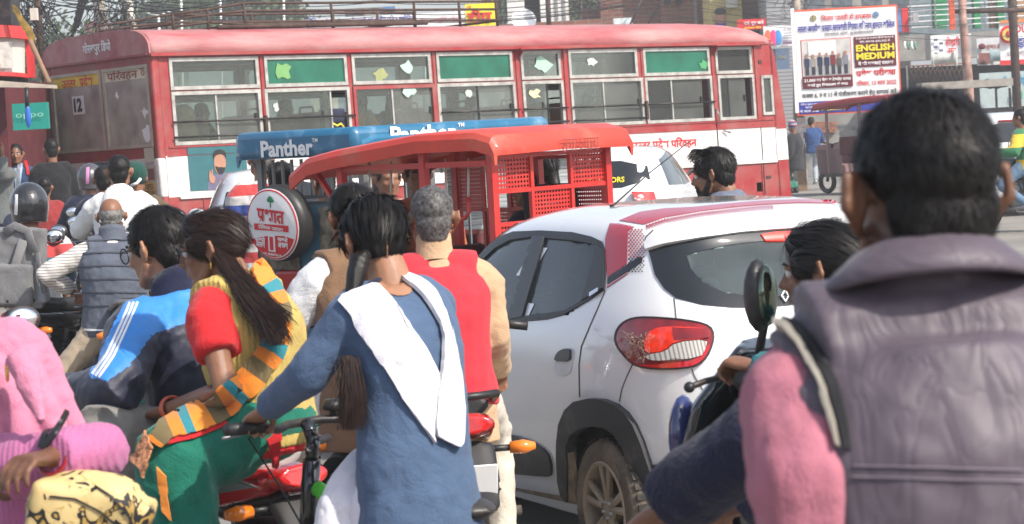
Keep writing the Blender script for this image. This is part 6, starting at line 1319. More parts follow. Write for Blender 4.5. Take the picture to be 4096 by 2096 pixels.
mb = MB(); mb.bx(-.01,.03,-.46,.46,.45,1.39); mb.bx(.05,1.75,-.46,-.45,.45,.98); mb.obj('lower_panel', mat('faded_blue_panel',(.06,.2,.3),.5,dirt=(.25,.3,.3),dirt_amt=.3), blue_rk, False)
JUTE = mat('patterned_cover', (.17,.15,.11), .9, var=.75, scale=16, bump=.3); 
for q in ((-.05,-.012,-.44,-.1,.98,1.38),(-.05,-.012,.1,.44,.98,1.38),(-.2,-.012,-.4,.4,.42,.5)): mb = MB(); mb.bx(*q); mb.obj('seat_cover', JUTE, blue_rk, bevel=.015)
mb = MB(); mb.bx(-.06,-.012,-.15,.3,.8,.98); mb.obj('red_box', RKR, blue_rk, bevel=.02)
cw = thing('spare_wheel', 'spare wheel in a white and red printed cover on blue rickshaw', 'spare wheel', blue_rk.matrix_world @ V((-.16,.12,1.29)), ywr(YB) @ M.Rotation(.12,3,'X') @ M.Rotation(-.1,3,'Y')); bpy.context.view_layer.update()
mb = MB(); mb.lathe([(.0,.07),(.2,.068),(.24,.04),(.245,0),(.235,-.06),(.2,-.1),(0,-.1)], (0,0,0), V((-1,0,0)), 40); mb.obj('tyre_cover', mat('black_vinyl',(.03,.03,.03),.45), cw, auto=50)
mb = MB(); mb.lathe([(0,.078),(.205,.077),(.228,.064)], (0,0,0), V((-1,0,0)), 40); mb.obj('cover_print', SIGNW, cw)
def cdisc(pts, m, x=-.079): mb = MB(); mb.poly([(x,y,z) for y, z in pts], (-.002,0,0)); return mb.obj('cover_print', m, cw, False)
arc = [(.205*cos(t), .205*sin(t)) for t in [pi+.35+k*(pi-.9)/16 for k in range(17)]]; cdisc(arc+[(.02,-.07),(-.1,-.06)], INKR)
mb = MB(); mb.torus((-.07,0,0),(1,0,0),.218,.005,30,5); mb.obj('cover_rim', INKR, cw)
lettering('प्रभात', (-.082,0,.055), (0,-1,0), (0,0,1), .085, INKR, cw, .24, .03); cdisc([(.15,-.005),(.15,-.045),(-.15,-.03),(-.15,.01)], INKR, -.082); lettering('प्रीमियम प्लास्टर', (-.084,0,-.018), (0,-1,0), (0,0,1), .032, INKW, cw, .22, .02)
cdisc([(.03,-.06),(.03,-.17),(-.03,-.17),(-.03,-.06)], SIGNW, -.083); cdisc([(.015,-.075),(.015,-.16),(-.015,-.16),(-.015,-.075)], INKR, -.086)
lettering('सबसे', (-.083,-.1,-.08), (0,-1,0), (0,0,1), .035, INKW, cw, .09, .03); lettering('अच्छा', (-.083,-.1,-.12), (0,-1,0), (0,0,1), .035, INKW, cw, .09, .03); lettering('सबसे', (-.083,.1,-.1), (0,-1,0), (0,0,1), .035, INKW, cw, .09, .03); lettering('अलग', (-.083,.1,-.135), (0,-1,0), (0,0,1), .035, INKW, cw, .08, .03)
lettering('+91 8588092614', (-.083,0,-.187), (0,-1,0), (0,0,1), .016, INKW, cw, .16, .02)
mb = MB(); mb.tube([(-.08,0,.11),(-.08,0,.15)], .004, 5); mb.ball((-.08,0,.165),(.004,.022,.018)); mb.ball((-.08,.015,.155),(.004,.015,.012)); mb.ball((-.08,-.015,.155),(.004,.015,.012)); mb.obj('printed_tree', INKG, cw)
# the plastic-wrapped one behind, and the far one across the road
YM = 20; mm, bar = ricks('new electric rickshaw wrapped in clear plastic with yellow lettering', at(2090,17.2), YM, SBAR, mat('wrap_grey',(.3,.31,.32),.25,var=.4,scale=14,stretch=(1,1,9)), roofz=1.62)
mb = MB(); mb.bx(-.03,.03,-.47,.47,1.12,1.6); mb.obj('wrapped_panel', mat('clear_wrap',(.3,.32,.33),.2,var=.7,scale=10,stretch=(1,.4,14),coat=.6), mm, False)
mb = MB(); mb.bx(-.035,.02,-.47,.47,.98,1.12); mb.obj('name_band', mat('band_green',(.02,.13,.09),.4), mm, False); mb = MB(); mb.bx(-.02,.02,-.47,.47,.45,.98); mb.obj('rear_panel', BLU, mm, False)
lettering('Mini Metro', (-.04,0,1.055), (0,-1,0), (0,0,1), .09, INKY, mm, .6, .02)
far_rk, bar = ricks('far electric rickshaw with red canopy and yellow rims across the road', px_corner(3560,48.5,.475,35), 35, mat('grubby_pink',(.22,.12,.12),.6,dirt=(.2,.17,.15),dirt_amt=.4), mat('red_canopy',(.35,.04,.05),.6), roofz=1.85, tip=.1)
mb = MB(); mb.bx(.05,.8,-.46,.46,.45,.9); mb.obj('side_panel', mat('grubby_pink',(.22,.12,.12),.6), far_rk, False)
mb = MB(); mb.box((.5,.2,1.2),(.1,.4,.6)); mb.obj('red_shawl', cloth('red_shawl',(.5,.04,.03)), far_rk, bevel=.05)
frb = moto('motorcycle', 'motorcycle with yellow and green sleeved rider at the right edge', (4370,790,32.5), 60, PBK)
h = human('rider in yellow and green sleeves and blue jeans at the right edge', frb.matrix_world @ V((.08,0,1.5)), 60, 1.0, 8, skin=1, voxel=.014, L=frb.matrix_world @ V((.3,.38,1.05)), R_=frb.matrix_world @ V((.3,-.38,1.05)), feet=(frb.matrix_world @ V((-.05,.24,.38)), frb.matrix_world @ V((-.05,-.24,.38))), tl=.46); shirt(h, stripes('green_yellow_jacket',[(.5,(.02,.15,.06)),(.5,(.6,.42,.03))],'Z',.34,offset=.1), .03, .6, 'jacket', voxel=.016); trousers(h, cloth('blue_jeans',(.12,.2,.3)), voxel=.016); hair(h, HAIRB, 'short', 300, (.02,.04), .003); shoes(h, STEEL)
# passengers of the rickshaws
def rider(label, pos, yaw, col, S=.95, hs=500, skin=1, female=False):
    h = human(label, pos, yaw, S, 2, skin=skin, voxel=.011, nk=.15); shirt(h, cloth('c_%s' % label[:22].replace(' ','_'), col), .02, .6, voxel=.014); trousers(h, cloth('dark_trousers2',(.04,.035,.03)), voxel=.015)
    if female: hr = hair(h, HAIRB, 'long', hs, (.05,.09), .0025, 7); mb = MB(); mb.tube([h.T(V((0,-.08,.0))), h.T(V((0,-.11,-.1))), h.nb-h.f*.1-h.u*.15], [.04,.035,.015], 10); pobj(h, mb, 'pony_tail', HAIRB, hr)
    else: hair(h, HAIRB, 'short', hs, (.015,.03), .002, 8)
    return h
rider('woman with black hair sitting inside the blue rickshaw', (1130,718,16.6), -35, (.1,.02,.02), female=True)
rider('passenger with covered ear behind the bars of blue rickshaw', (1290,735,17.2), 40, (.1,.1,.12))
h = rider('passenger inside the red rickshaw looking out, orange shirt', (1672,705,14.8), 190, (.4,.12,.05)); face_bits(h, eyes=False)
rider('second passenger seated deeper in the red rickshaw', (1552,720,15.2), 200, (.45,.32,.25))
rider('girl in navy blazer with pony tail seen through red panel', (2170,690,14.5), 40, (.015,.018,.05), female=True)
h = rider('schoolchild with black backpack behind the red panel', (2105,760,14.2), 60, (.015,.018,.05), .85)
bk2 = thing('backpack', 'black backpack seen through the opening of the red panel', 'backpack', P(2205,830,14.0)); bagpiece(bk2, 'bag_body', cloth('black_bag',(.02,.02,.022)), P(2205,860,14.0), (.3,.18,.35))
pobj(type('q',(),{'root':bk2}), MB().tube([P(2180,822,13.88),P(2205,812,13.86),P(2235,812,13.88)], .012, 6), 'handle', STEEL)

# passengers of the bus
def bus_p(x, y, z): return bus.matrix_world @ (BSH @ V((x,y,z)))
BY = -50.7
for lab, x, y, z, col, fem in (('bus passenger wrapped in tan cloth at the rearmost side window',.62,.35,2.12,(.42,.3,.15),0),('bus passenger in dark clothes behind the green tinted pane',1.2,.8,2.2,(.03,.03,.03),0),('bus passenger in ochre shirt at the red framed window',3.42,.35,2.26,(.5,.24,.06),0),
    ('bus passenger in black next to the one in ochre',4.0,.4,2.24,(.02,.02,.022),1),('bus passenger with white and red cloth behind fourth window',5.35,.4,2.15,(.55,.5,.48),1),('bus passenger with yellow cloth by the narrow middle window',6.2,.35,2.05,(.6,.42,.1),1),('bus passenger in orange beside the half open pane',7.45,.35,2.12,(.5,.22,.08),0),('bus driver in dark clothes near the front window',9.3,.5,2.25,(.03,.035,.04),0),('bus passenger in maroon at the second window',2.3,.5,2.2,(.12,.03,.03),1)):
    h = rider(lab, bus_p(x,y,z), BY+random.uniform(-15,15), col, .98, 250, 1, bool(fem))
    if 'tan cloth' in lab: garment(h, 'wrap', mat('tan_wrap',(.42,.3,.15),.9,var=.25), lambda mb: (mb.ball(h.hc+V((0,0,.02)),(.15,.15,.16)), mb.tube([h.hc, h.nb-h.u*.2],[.14,.24],14)), .016, 3, ((.04,.15),))
bg3 = thing('rucksack', 'black and blue rucksack with yellow strap in the open bus window', 'bag', bus_p(2.78,.12,1.85)); bpy.context.view_layer.update()
bagpiece(bg3, 'bag_body', mat('bag_navy',(.015,.018,.05),.7,var=.5,scale=9), bus_p(2.78,.16,2.0), (.26,.25,.32), M.Rotation(.6864,3,'Z')); mb = MB(); mb.tube([bus_p(2.66,.02,1.98),bus_p(2.74,.0,1.93),bus_p(2.8,.0,1.96),bus_p(2.88,.02,1.88)], .014, 6); pobj(type('q',(),{'root':bg3}), mb, 'strap', INKY)
# ------------------------------------------------------------------ buildings, signs, poles, trees
def slab(u0, v0, u1, v1, d, th, name, m, par=None, yaw=0, off=0, bevel=0, base=None):
    """an upright box whose front spans the two pixels at depth d; yaw turns it about its centre"""
    k = d/F_PX; c = P((u0+u1)/2, (v0+v1)/2, d); w_, h_ = abs(u1-u0)*k, abs(v1-v0)*k; rot = M.Rotation(R(yaw),3,'Z')
    z0 = c.z-h_/2 if base is None else base; z1 = c.z+h_/2
    mb = MB(); mb.box(V((c.x,c.y,(z0+z1)/2)) + rot @ V((0,th/2+off,0)), (w_,th,z1-z0), rot)
    return mb.obj(name, m, par, False, world=par is not None, bevel=bevel)
def root_at(name, label, cat, u, v, d, group=None):
    o = thing(name, label, cat, P(u,v,d), None, group); bpy.context.view_layer.update(); return o
def stext(s, u, v, d, hpx, m, par, wpx=None, bold=.02, yaw=0, out=.03):
    k = d/F_PX; rot = M.Rotation(R(yaw),3,'Z'); return lettering(s, P(u,v,d)+rot @ V((0,-out,0)), rot @ V((1,0,0)), (0,0,1), hpx*k, m, par, wpx*k if wpx else None, bold, world=True, thick=.004)
def board(label, u0, v0, u1, v1, d, m, th=.08, yaw=0, group=None, cat='sign', name='signboard', frame=None):
    b = root_at(name, label, cat, (u0+u1)/2, (v0+v1)/2, d, group); slab(u0, v0, u1, v1, d, th, 'board', m, b, yaw)
    return b
CONC = mat('grey_concrete', (.28,.27,.25), .9, var=.2, scale=1.5, bump=.3, bscale=20, dirt=(.15,.14,.13), dirt_amt=.35, dscale=1.2); DARKS = mat('shop_dark', (.035,.035,.036), .9, var=.4)
CREAM = mat('cream_wall', (.55,.52,.45), .85, var=.1, dirt=(.35,.31,.26), dirt_amt=.3); YELW = mat('yellow_wall', (.5,.4,.16), .85, var=.15, dirt=(.3,.25,.15), dirt_amt=.3); SLATE = mat('slate_blue_board', (.1,.15,.24), .6, var=.1)
SHUT = stripes('rolling_shutter', [(.7,(.3,.3,.31)),(.3,(.14,.14,.15))], 'Z', .12, .6, .1)
# --- brick building
def brickmat(name, c1, c2, mort):
    m = mat(name, c1, .9); t = m.node_tree; N, L = t.nodes, t.links; b = N['Principled BSDF']; tc = N.new('ShaderNodeTexCoord'); mp = N.new('ShaderNodeMapping'); mp.inputs['Rotation'].default_value = (pi/2,0,0); L.new(tc.outputs['Object'], mp.inputs[0])
    bk = N.new('ShaderNodeTexBrick'); bk.inputs['Color1'].default_value = list(c1)+[1]; bk.inputs['Color2'].default_value = list(c2)+[1]; bk.inputs['Mortar'].default_value = list(mort)+[1]; bk.inputs['Scale'].default_value = 1; bk.inputs['Brick Width'].default_value = .42; bk.inputs['Row Height'].default_value = .14; bk.inputs['Mortar Size'].default_value = .018
    L.new(mp.outputs[0], bk.inputs[0]); nz = N.new('ShaderNodeTexNoise'); nz.inputs['Scale'].default_value = .9; nz.inputs['Detail'].default_value = 7; L.new(tc.outputs['Object'], nz.inputs[0]); mx = N.new('ShaderNodeMix'); mx.data_type = 'RGBA'; mx.blend_type = 'MULTIPLY'; mx.inputs[0].default_value = .7; L.new(bk.outputs[0], mx.inputs[6]); L.new(nz.outputs[0], mx.inputs[7]); L.new(mx.outputs[2], b.inputs['Base Color']); return m
BRK = brickmat('old_brick', (.34,.12,.075), (.25,.085,.06), (.3,.24,.2))
bb = root_at('brick_building', 'bare red brick building with stepped top behind the bus roof', 'building', 2600, 60, 85)
slab(2640,-260,2835,100,84,3,'wall',BRK,bb,base=0); slab(2400,-120,2642,100,85,3,'wall',BRK,bb,base=0); slab(2330,35,2402,100,86,3,'wall',BRK,bb,base=0); slab(2770,-260,2782,100,83.9,.15,'drain_pipe',CONC,bb,base=0)
for u in (2655,2700): slab(u,-40,u+26,18,83.95,.1,'window',DARKS,bb)
slab(2455,72,2530,100,83.5,.6,'tarpaulin',mat('white_tarpaulin',(.6,.68,.72),.6,var=.3,scale=8),bb)
mb = MB(); mb.tube([P(2570,-10,83),P(2520,100,83)], .035, 6); mb.tube([P(2640,10,83),P(2590,100,83)], .03, 6); pobj(type('q',(),{'root':bb}), mb, 'slanting_pole', DARKM)
wb = root_at('white_building', 'white plastered building with deep shaded opening and dish aerial', 'building', 2140, 40, 80); slab(2023,-260,2092,96,80,3,'wall',WHT,wb,base=0); slab(2155,-260,2268,80,80,3,'wall',WHT,wb,base=0); slab(2092,-200,2155,96,81.5,1,'recess',DARKS,wb,base=0); slab(2000,86,2420,108,79.5,.4,'parapet',BRK,wb)  # deep shade of the opening put into the near-black recess colour
for u in (2215,2245): slab(u,-260,u+10,78,79.95,.1,'joint',CONC,wb)
mb = MB(); mb.lathe([(0,.0),(.25,.03),(.4,.12)], P(2093,85,79), V((.2,-1,.5)), 18); pobj(type('q',(),{'root':wb}), mb, 'dish_aerial', SIGNW, None)
mb = MB(); mb.tube([P(2188,-60,78.5),P(2196,100,78.5)], .08, 8); pobj(type('q',(),{'root':wb}), mb, 'pipe', RUST)
# --- right-hand shops
yb = root_at('yellow_building', 'yellow painted shop upper floor with portrait poster beside brick building', 'building', 2900, 60, 80); slab(2836,-260,2962,110,80,3,'wall',YELW,yb,base=0); slab(2960,-260,3085,70,80.5,3,'wall',mat('brown_wall',(.16,.09,.07),.9),yb,base=0); slab(3000,60,3080,130,80.3,.3,'window',DARKS,yb)
mb = MB(); c = P(2882,68,79.9)
mb.ball(c+V((0,-.03,.02)), (.16,.03,.24), 14, 10); pobj(type('q',(),{'root':yb}), mb, 'printed_portrait', FACE); mb = MB(); mb.ball(c+V((0,-.04,.17)), (.19,.03,.13), 14, 8); pobj(type('q',(),{'root':yb}), mb, 'printed_portrait', INKB); slab(2862,92,2905,112,79.9,.05,'printed_portrait',INKBL,yb)
slab(2905,0,2950,30,79.8,.3,'air_conditioner',CREAM,yb)
sb = root_at('shop_building', 'grey two storey shop row with shutters, ledge and green balcony columns', 'building', 3500, 200, 76); slab(3060,-260,3180,100,78,3,'wall',SHUT,sb,base=0)
slab(3180,-260,3640,660,79,3,'wall',CONC,sb,base=0); slab(3590,255,4300,660,77.5,3,'shop_front',DARKS,sb,base=0); slab(3600,-300,4300,130,79.5,3,'wall',mat('dull_blue_wall',(.2,.25,.28),.8,var=.2),sb); slab(3585,125,4300,226,76,1.2,'ledge',CONC,sb); slab(3060,190,3180,660,79,2,'shop_front',DARKS,sb,base=0)
for u in (3735,3760,3895,3990,4040): slab(u,-60,u+26,112,78,.4,'column',mat('green_column',(.01,.2,.07),.6,var=.2),sb)
for u in (3960,4070): slab(u,-60,u+30,110,78.2,.3,'column',mat('tan_column',(.4,.24,.14),.8),sb)
for v in (8,28,48,70,92): slab(3630,v,4200,v+4,76.6,.06,'balcony_rail',SIGNW,sb)
for u in (3640,3740,3840,3940,4040): slab(u,0,u+5,125,76.5,.06,'balcony_post',STEEL,sb)
for u0, u1, v0, v1, m_ in ((3590,3606,38,130,mat('blue_print',(.06,.2,.42),.6,var=.4)),(3608,3634,32,130,INKR)): slab(u0,v0,u1,v1,75.6,.1,'hanging_banner',m_,sb)
for u, v0, v1, m_ in ((3662,52,90,mat('grey_rag',(.35,.35,.36),.9)),(3808,-20,118,mat('orange_cloth',(.6,.09,.03),.8,var=.4))): slab(u-10,v0,u+12,v1,75.4,.1,'hanging_cloth',m_,sb)
for u in (3220,3330,3450,3560): slab(u,-40,u+80,90,78.9,.15,'window',mat('window_grey',(.1,.12,.14),.3,var=.4),sb)
GR = root_at('iron_grille', 'dark iron lattice grille over the shop front near the rusty pole', 'grille', 3740, 290, 75); 
for k in range(13): u = 3632+k*19; mb = MB(); mb.tube([P(u,262,75),P(u+26,325,75)], .02, 4); mb.tube([P(u+26,262,75),P(u,325,75)], .02, 4); pobj(type('q',(),{'root':GR}), mb, 'lattice_bar', RUST)
slab(3628,256,3880,262,75,.06,'frame_bar',mat('pink_rust',(.3,.14,.1),.8),GR); slab(3628,262,3634,420,75,.06,'frame_bar',STEEL,GR)
# signs
b = board('small red sign with white letters above the round logo sign', 2950, 76, 3064, 118, 74, INKR); stext('दर्द दूर करें', 3015, 92, 74, 22, INKW, b, 80); stext('उपचार केंद्र', 3010, 110, 74, 10, INKY, b, 70)
b = board('white sign with three overlapping orange, pink and blue ovals', 3055, 102, 3172, 186, 73.5, SIGNW)
for u, m_ in ((3072,mat('logo_orange',(.8,.14,.06),.6)),(3094,mat('logo_pink',(.75,.06,.2),.6)),(3113,mat('logo_blue',(.05,.25,.6),.6))): mb = MB(); mb.ball(P(u,150,73.4), (.105,.02,.23), 18, 10); pobj(type('q',(),{'root':b}), mb, 'logo_oval', m_)
stext('डॉ. वरुणा', 3152, 118, 73.5, 14, mat('ink_violet',(.2,.1,.2),.6), b, 40, 0)
for k in range(4): slab(3135,130+k*10,3168,134+k*10,73.4,.02,'print_line',mat('print_grey',(.3,.3,.34),.6),b)
slab(3132,166,3170,176,73.4,.02,'print_line',mat('ink_violet',(.2,.1,.2),.6),b)
b = board('slate blue sign with faded ochre letters under the oval logo sign', 3070, 194, 3158, 278, 74, SLATE); stext('Birth Kind', 3112, 228, 74, 16, mat('ink_ochre',(.3,.26,.15),.6), b, 62, .01)
b = board('white sign with red writing behind the rusty pole', 3724, 138, 3886, 230, 74, SIGNW, yaw=0); stext('सेखरी', 3810, 165, 74, 38, INKR, b, 58, .02); stext('सन', 3808, 205, 74, 26, INKR, b, 34, .02)
for k in range(5): slab(3735+(k%2)*22,155+k*14,3750+(k%2)*22,164+k*14,73.9,.02,'print_mark',mat('print_navy',(.1,.12,.2),.6),b)
slab(3850,140,3886,225,73.9,.02,'print_panel',mat('print_slate',(.3,.36,.42),.6),b)
b = board('pale sign with small red car print and brown letters', 3908, 152, 4006, 260, 73.5, mat('sign_pale',(.6,.6,.6),.6,var=.1)); stext('वाहन बी', 3975, 186, 73.5, 30, mat('ink_maroon2',(.25,.03,.03),.6), b, 62, .02)
mb = MB(); mb.ball(P(3928,186,73.4), (.11,.03,.09), 12, 8); pobj(type('q',(),{'root':b}), mb, 'printed_car', INKM); slab(3915,212,3968,256,73.4,.02,'print_panel',mat('print_brown',(.25,.1,.09),.6,var=.5),b)
b = board('large white sign with red round emblem and red letters DU', 4000, 84, 4230, 255, 72, SIGNW); slab(4000,236,4230,255,71.9,.03,'red_band',INKR,b); slab(4000,76,4230,86,71.9,.03,'orange_band',mat('ink_orange',(.7,.2,.05),.6),b)
mb = MB(); mb.lathe([(0,0),(.26,0)], P(4034,138,71.85), V((0,-1,0)), 24); pobj(type('q',(),{'root':b}), mb, 'emblem', INKR); mb = MB(); mb.lathe([(0,0),(.18,0)], P(4034,138,71.8), V((0,-1,0)), 24); pobj(type('q',(),{'root':b}), mb, 'emblem', mat('ink_gold',(.6,.45,.1),.6)); mb = MB(); mb.ball(P(4034,136,71.78), (.06,.02,.1), 10, 8); pobj(type('q',(),{'root':b}), mb, 'emblem', INKR)
stext('DURGA', 4122, 112, 72, 34, INKR, b, 125, .02); stext('दुर्गा', 4100, 165, 72, 48, INKBL, b, 70, .03); stext('दूसरी मंजिल,', 4075, 212, 72, 18, INKB, b, 100, .01)
b = board('grey green tea and coffee sign with blue letters above the stall', 3920, 285, 4230, 425, 70, mat('sign_greygreen',(.38,.45,.44),.6,var=.1)); stext('चस्का टी', 3990, 325, 70, 40, mat('ink_cyan',(.05,.3,.5),.6), b, 78, .02); stext('कॉफी', 4085, 318, 70, 44, mat('ink_cyan',(.05,.3,.5),.6), b, 62, .02); slab(4050,365,4090,395,69.9,.02,'print_mark',mat('print_green',(.03,.35,.22),.6),b)
# school hoarding
HD = 52; hb_ = root_at('hoarding', 'large white school hoarding with red border and English Medium panel', 'hoarding', 3390, 230, HD); HY = -4
def hslab(u0,v0,u1,v1,m,name='print_panel',out=.0,th=.01):
    k = HD/F_PX; a = P(3390,235,HD); rot = M.Rotation(R(HY),3,'Z'); mb = MB(); cx, cz = ((u0+u1)/2-3390)*k, -((v0+v1)/2-235)*k; mb.box(a+rot @ V((cx,-out,cz)), ((u1-u0)*k,th,(v1-v0)*k), rot); return mb.obj(name, m, hb_, False, world=True)
def htext(s,u,v,h_,m,w_=None,bold=.02,out=.06):
    k = HD/F_PX; rot = M.Rotation(R(HY),3,'Z'); return lettering(s, P(3390,235,HD)+rot @ V(((u-3390)*k,-out,-(v-235)*k)), rot @ V((1,0,0)), (0,0,1), h_*k, m, hb_, w_*k if w_ else None, bold, world=True, thick=.003)
hslab(3180,30,3596,452,mat('hoarding_red',(.75,.12,.06),.6),'board',0,.06); hslab(3188,38,3590,398,SIGNW,out=.035); hslab(3188,398,3590,446,INKBL,out=.035)
htext('विद्या भारती से सम्बद्ध',3392,68,26,INKR,200); htext('लाला जगदीश प्रसाद सरस्वती विद्या मन्दिर इण्टर कॉलेज',3390,106,36,INKBL,386,.03); htext('जानसठ मार्ग, मुजफ्फरनगर',3400,134,18,INKB,196,.01)
for u, m_ in ((3262,mat('ink_olive',(.3,.28,.1),.6)),(3510,mat('ink_bluegreen',(.1,.25,.45),.6))):
    mb = MB(); k = HD/F_PX; c = P(3390,235,HD)+M.Rotation(R(HY),3,'Z') @ V(((u-3390)*k,-.05,-(66-235)*k)); mb.torus(c,(0,1,0),.055,.01,16,5); mb.ball(c,(.03,.01,.04),8,6); pobj(type('q',(),{'root':hb_}), mb, 'emblem', m_)
hslab(3206,150,3406,344,INKR,'photo_frame',.04); hslab(3209,153,3403,298,mat('photo_wall',(.55,.53,.5),.6,var=.15),'photo_print',.05); hslab(3235,160,3345,215,SIGNW,'photo_print',.06); hslab(3215,240,3400,296,mat('photo_floor',(.4,.4,.4),.6,var=.2),'photo_print',.055)
for u, col, h_ in ((3228,(.03,.035,.09),88),(3253,(.3,.27,.24),86),(3280,(.02,.025,.07),92),(3307,(.02,.025,.07),90),(3332,(.2,.02,.03),96),(3356,(.1,.09,.08),84),(3382,(.2,.21,.24),94)):
    m_ = mat('photo_figure_%d' % u, col, .7); hslab(u-10,296-h_+18,u+10,296-h_*.42,m_,'photo_figure',.065); hslab(u-7,296-h_*.42,u+7,292,mat('photo_legs',(.03,.03,.05),.7),'photo_figure',.065); hslab(u-4.5,296-h_,u+4.5,296-h_+17,mat('print_face',(.4,.2,.13),.6),'photo_figure',.07)
hslab(3206,300,3406,346,INKM,out=.06); htext('21,000 का चैक व टेबलेट प्राप्त',3306,313,17,INKW,186,.03,.09); htext('करते हुए विद्यालय के छात्र',3306,334,17,INKW,160,.03,.09)
hslab(3418,150,3582,272,INKM,out=.05); htext('में यूपी बोर्ड के अर्न्तगत हिन्दी माध्यम के',3500,158,10,INKW,150,.02,.08); htext('साथ- साथ सत्र 2022-2023 से',3500,170,10,INKW,120,.02,.08); htext('ENGLISH',3500,196,27,INKY,152,.045,.08); htext('MEDIUM',3500,229,27,INKY,152,.045,.08); htext('में भी कक्षाएं प्रारम्भ',3500,258,20,INKW,140,.03,.08)
htext('प्रवेश परीक्षा',3500,294,30,INKR,158,.03,.05); htext('रविवार, 13 मार्च 2022',3500,336,25,INKR,158,.02,.05); htext('कक्षा 6, 9 व 11 में पंजीकरण कराने हेतु सम्पर्क करें',3390,375,28,INKB,376,.02,.05)
htext('देवेन्द्र कुमार गर्ग',3228,408,11,INKW,66,.01,.06); htext('प्रबन्धक',3228,421,8,INKW,30,.01,.06); htext('मो. 9837030166',3228,434,11,INKW,74,.02,.06); htext('9410001717',3330,428,20,INKY,110,.03,.06)
slab(3172,34,3186,452,HD-.02,.04,'loose_edge',SIGNW,hb_)
pp = root_at('sign_post', 'wooden post covered with torn paper notices under the hoarding', 'post', 3200, 620, 53); slab(3188,450,3222,745,53,.16,'post',mat('post_wood',(.2,.13,.08),.9,var=.2),pp,base=0); random.seed(5)
for k in range(9): u, v = random.uniform(3178,3192), 470+k*14; slab(u,v,u+random.uniform(26,38),v+random.uniform(16,26),52.9-.01*k,.01,'paper_notice',mat('paper_%d'%(k%3),[(.6,.58,.56),(.5,.5,.52),(.62,.55,.5)][k%3],.9,var=.25,scale=9),pp)
# posts and stall on the right
rp = root_at('lamp_post', 'rusty red and white steel post in front of the shop signs', 'post', 3860, 160, 62); mb = MB(); mb.tube([P(3848,-80,62),P(3850,60,62),P(3862,200,62),P(3874,330,62),Gd(3890,62)], [.1,.1,.11,.12,.12], 12); pobj(type('q',(),{'root':rp}), mb, 'post', mat('rusty_white_post',(.4,.25,.2),.7,var=.6,scale=4,dirt=(.22,.08,.05),dirt_amt=.5)); mb = MB(); mb.tube([P(3820,46,62),P(4100,40,62)], .06, 8); pobj(type('q',(),{'root':rp}), mb, 'cross_arm', RUST)
p2 = root_at('lamp_post', 'second rusty steel post behind large white DU sign', 'post', 4050, 20, 66); mb = MB(); mb.tube([P(4045,-80,66),P(4052,80,66),Gd(4080,66)], .12, 10); pobj(type('q',(),{'root':p2}), mb, 'post', RUST)
st = root_at('street_stall', 'street stall with flat canopy and dark cloths heaped on top', 'stall', 3930, 440, 58); slab(3690,322,4050,352,58,2.2,'canopy',mat('stall_canopy',(.35,.32,.28),.8,var=.2),st,yaw=-6)
for u in (3700,3985,4040): slab(u,352,u+8,560,58,.06,'stall_post',DARKM,st,base=0)
slab(3700,450,4050,560,59,1,'counter',DARKS,st,base=0)
cl = root_at('cloth_heap', 'heap of dark grey cloths on the stall canopy', 'cloth', 3970, 330, 58.5); mb = MB(); rnd = random.Random(3)
for k in range(12): mb.ball(P(3905+k*11,342-rnd.uniform(0,14),58.6), (rnd.uniform(.08,.16),.2,rnd.uniform(.05,.1)), 8, 6)
me = fuse(mb,.03,2,((.08,.1),)); me.transform(M.Translation(-cl.location)); mesh_obj('cloths', me, cloth('dark_rags',(.05,.052,.055)), cl)
for u, v, m_, lab in ((3750,236,mat('drum_grey',(.5,.5,.46),.6,var=.3),'grey and beige cable drum hanging below red lettered sign'),(3985,225,mat('drum_teal',(.3,.4,.42),.6,var=.2),'round grey green drum end beside the pale car sign')):
    dr = root_at('drum', lab, 'drum', u, v, 73); mb = MB(); c = P(u,v,73); mb.lathe([(0,-.16),(.24,-.16),(.24,-.1),(.15,-.1),(.15,.5),(.24,.5),(.24,.56),(0,.56)], c, V((1,-.3,0)), 24); pobj(type('q',(),{'root':dr}), mb, 'drum', m_, auto=40)
co_ = root_at('lamp_coil', 'white and green coiled lamps mounted on the grey ledge', 'lamp', 3640, 182, 73)
for k in range(4): mb = MB(); mb.torus(P(3620+k*14,182,73),(1,-.3,0),.1,.03,14,6); pobj(type('q',(),{'root':co_}), mb, 'coil', [SIGNW, mat('coil_green',(.1,.25,.18),.6)][k%2])
for k in range(4): # parked bikes by the post
    pass
bw_ = root_at('brick_pile', 'low stack of rough red bricks beyond the far rickshaw', 'bricks', 3270, 500, 62); 
rnd = random.Random(8)
for r_ in range(4):
    for k in range(9): c = P(3232+k*13+(r_%2)*6, 525-r_*11, 62); mb = MB(); mb.box(c+V((0,rnd.uniform(0,.05),0)), (.075,.11,.062)); pobj(type('q',(),{'root':bw_}), mb, 'brick', mat('loose_brick',(.3,.13,.08),.9,var=.3,scale=3), smooth=False)
slab(3222,528,3360,660,62.1,.6,'base',CONC,bw_,base=0)
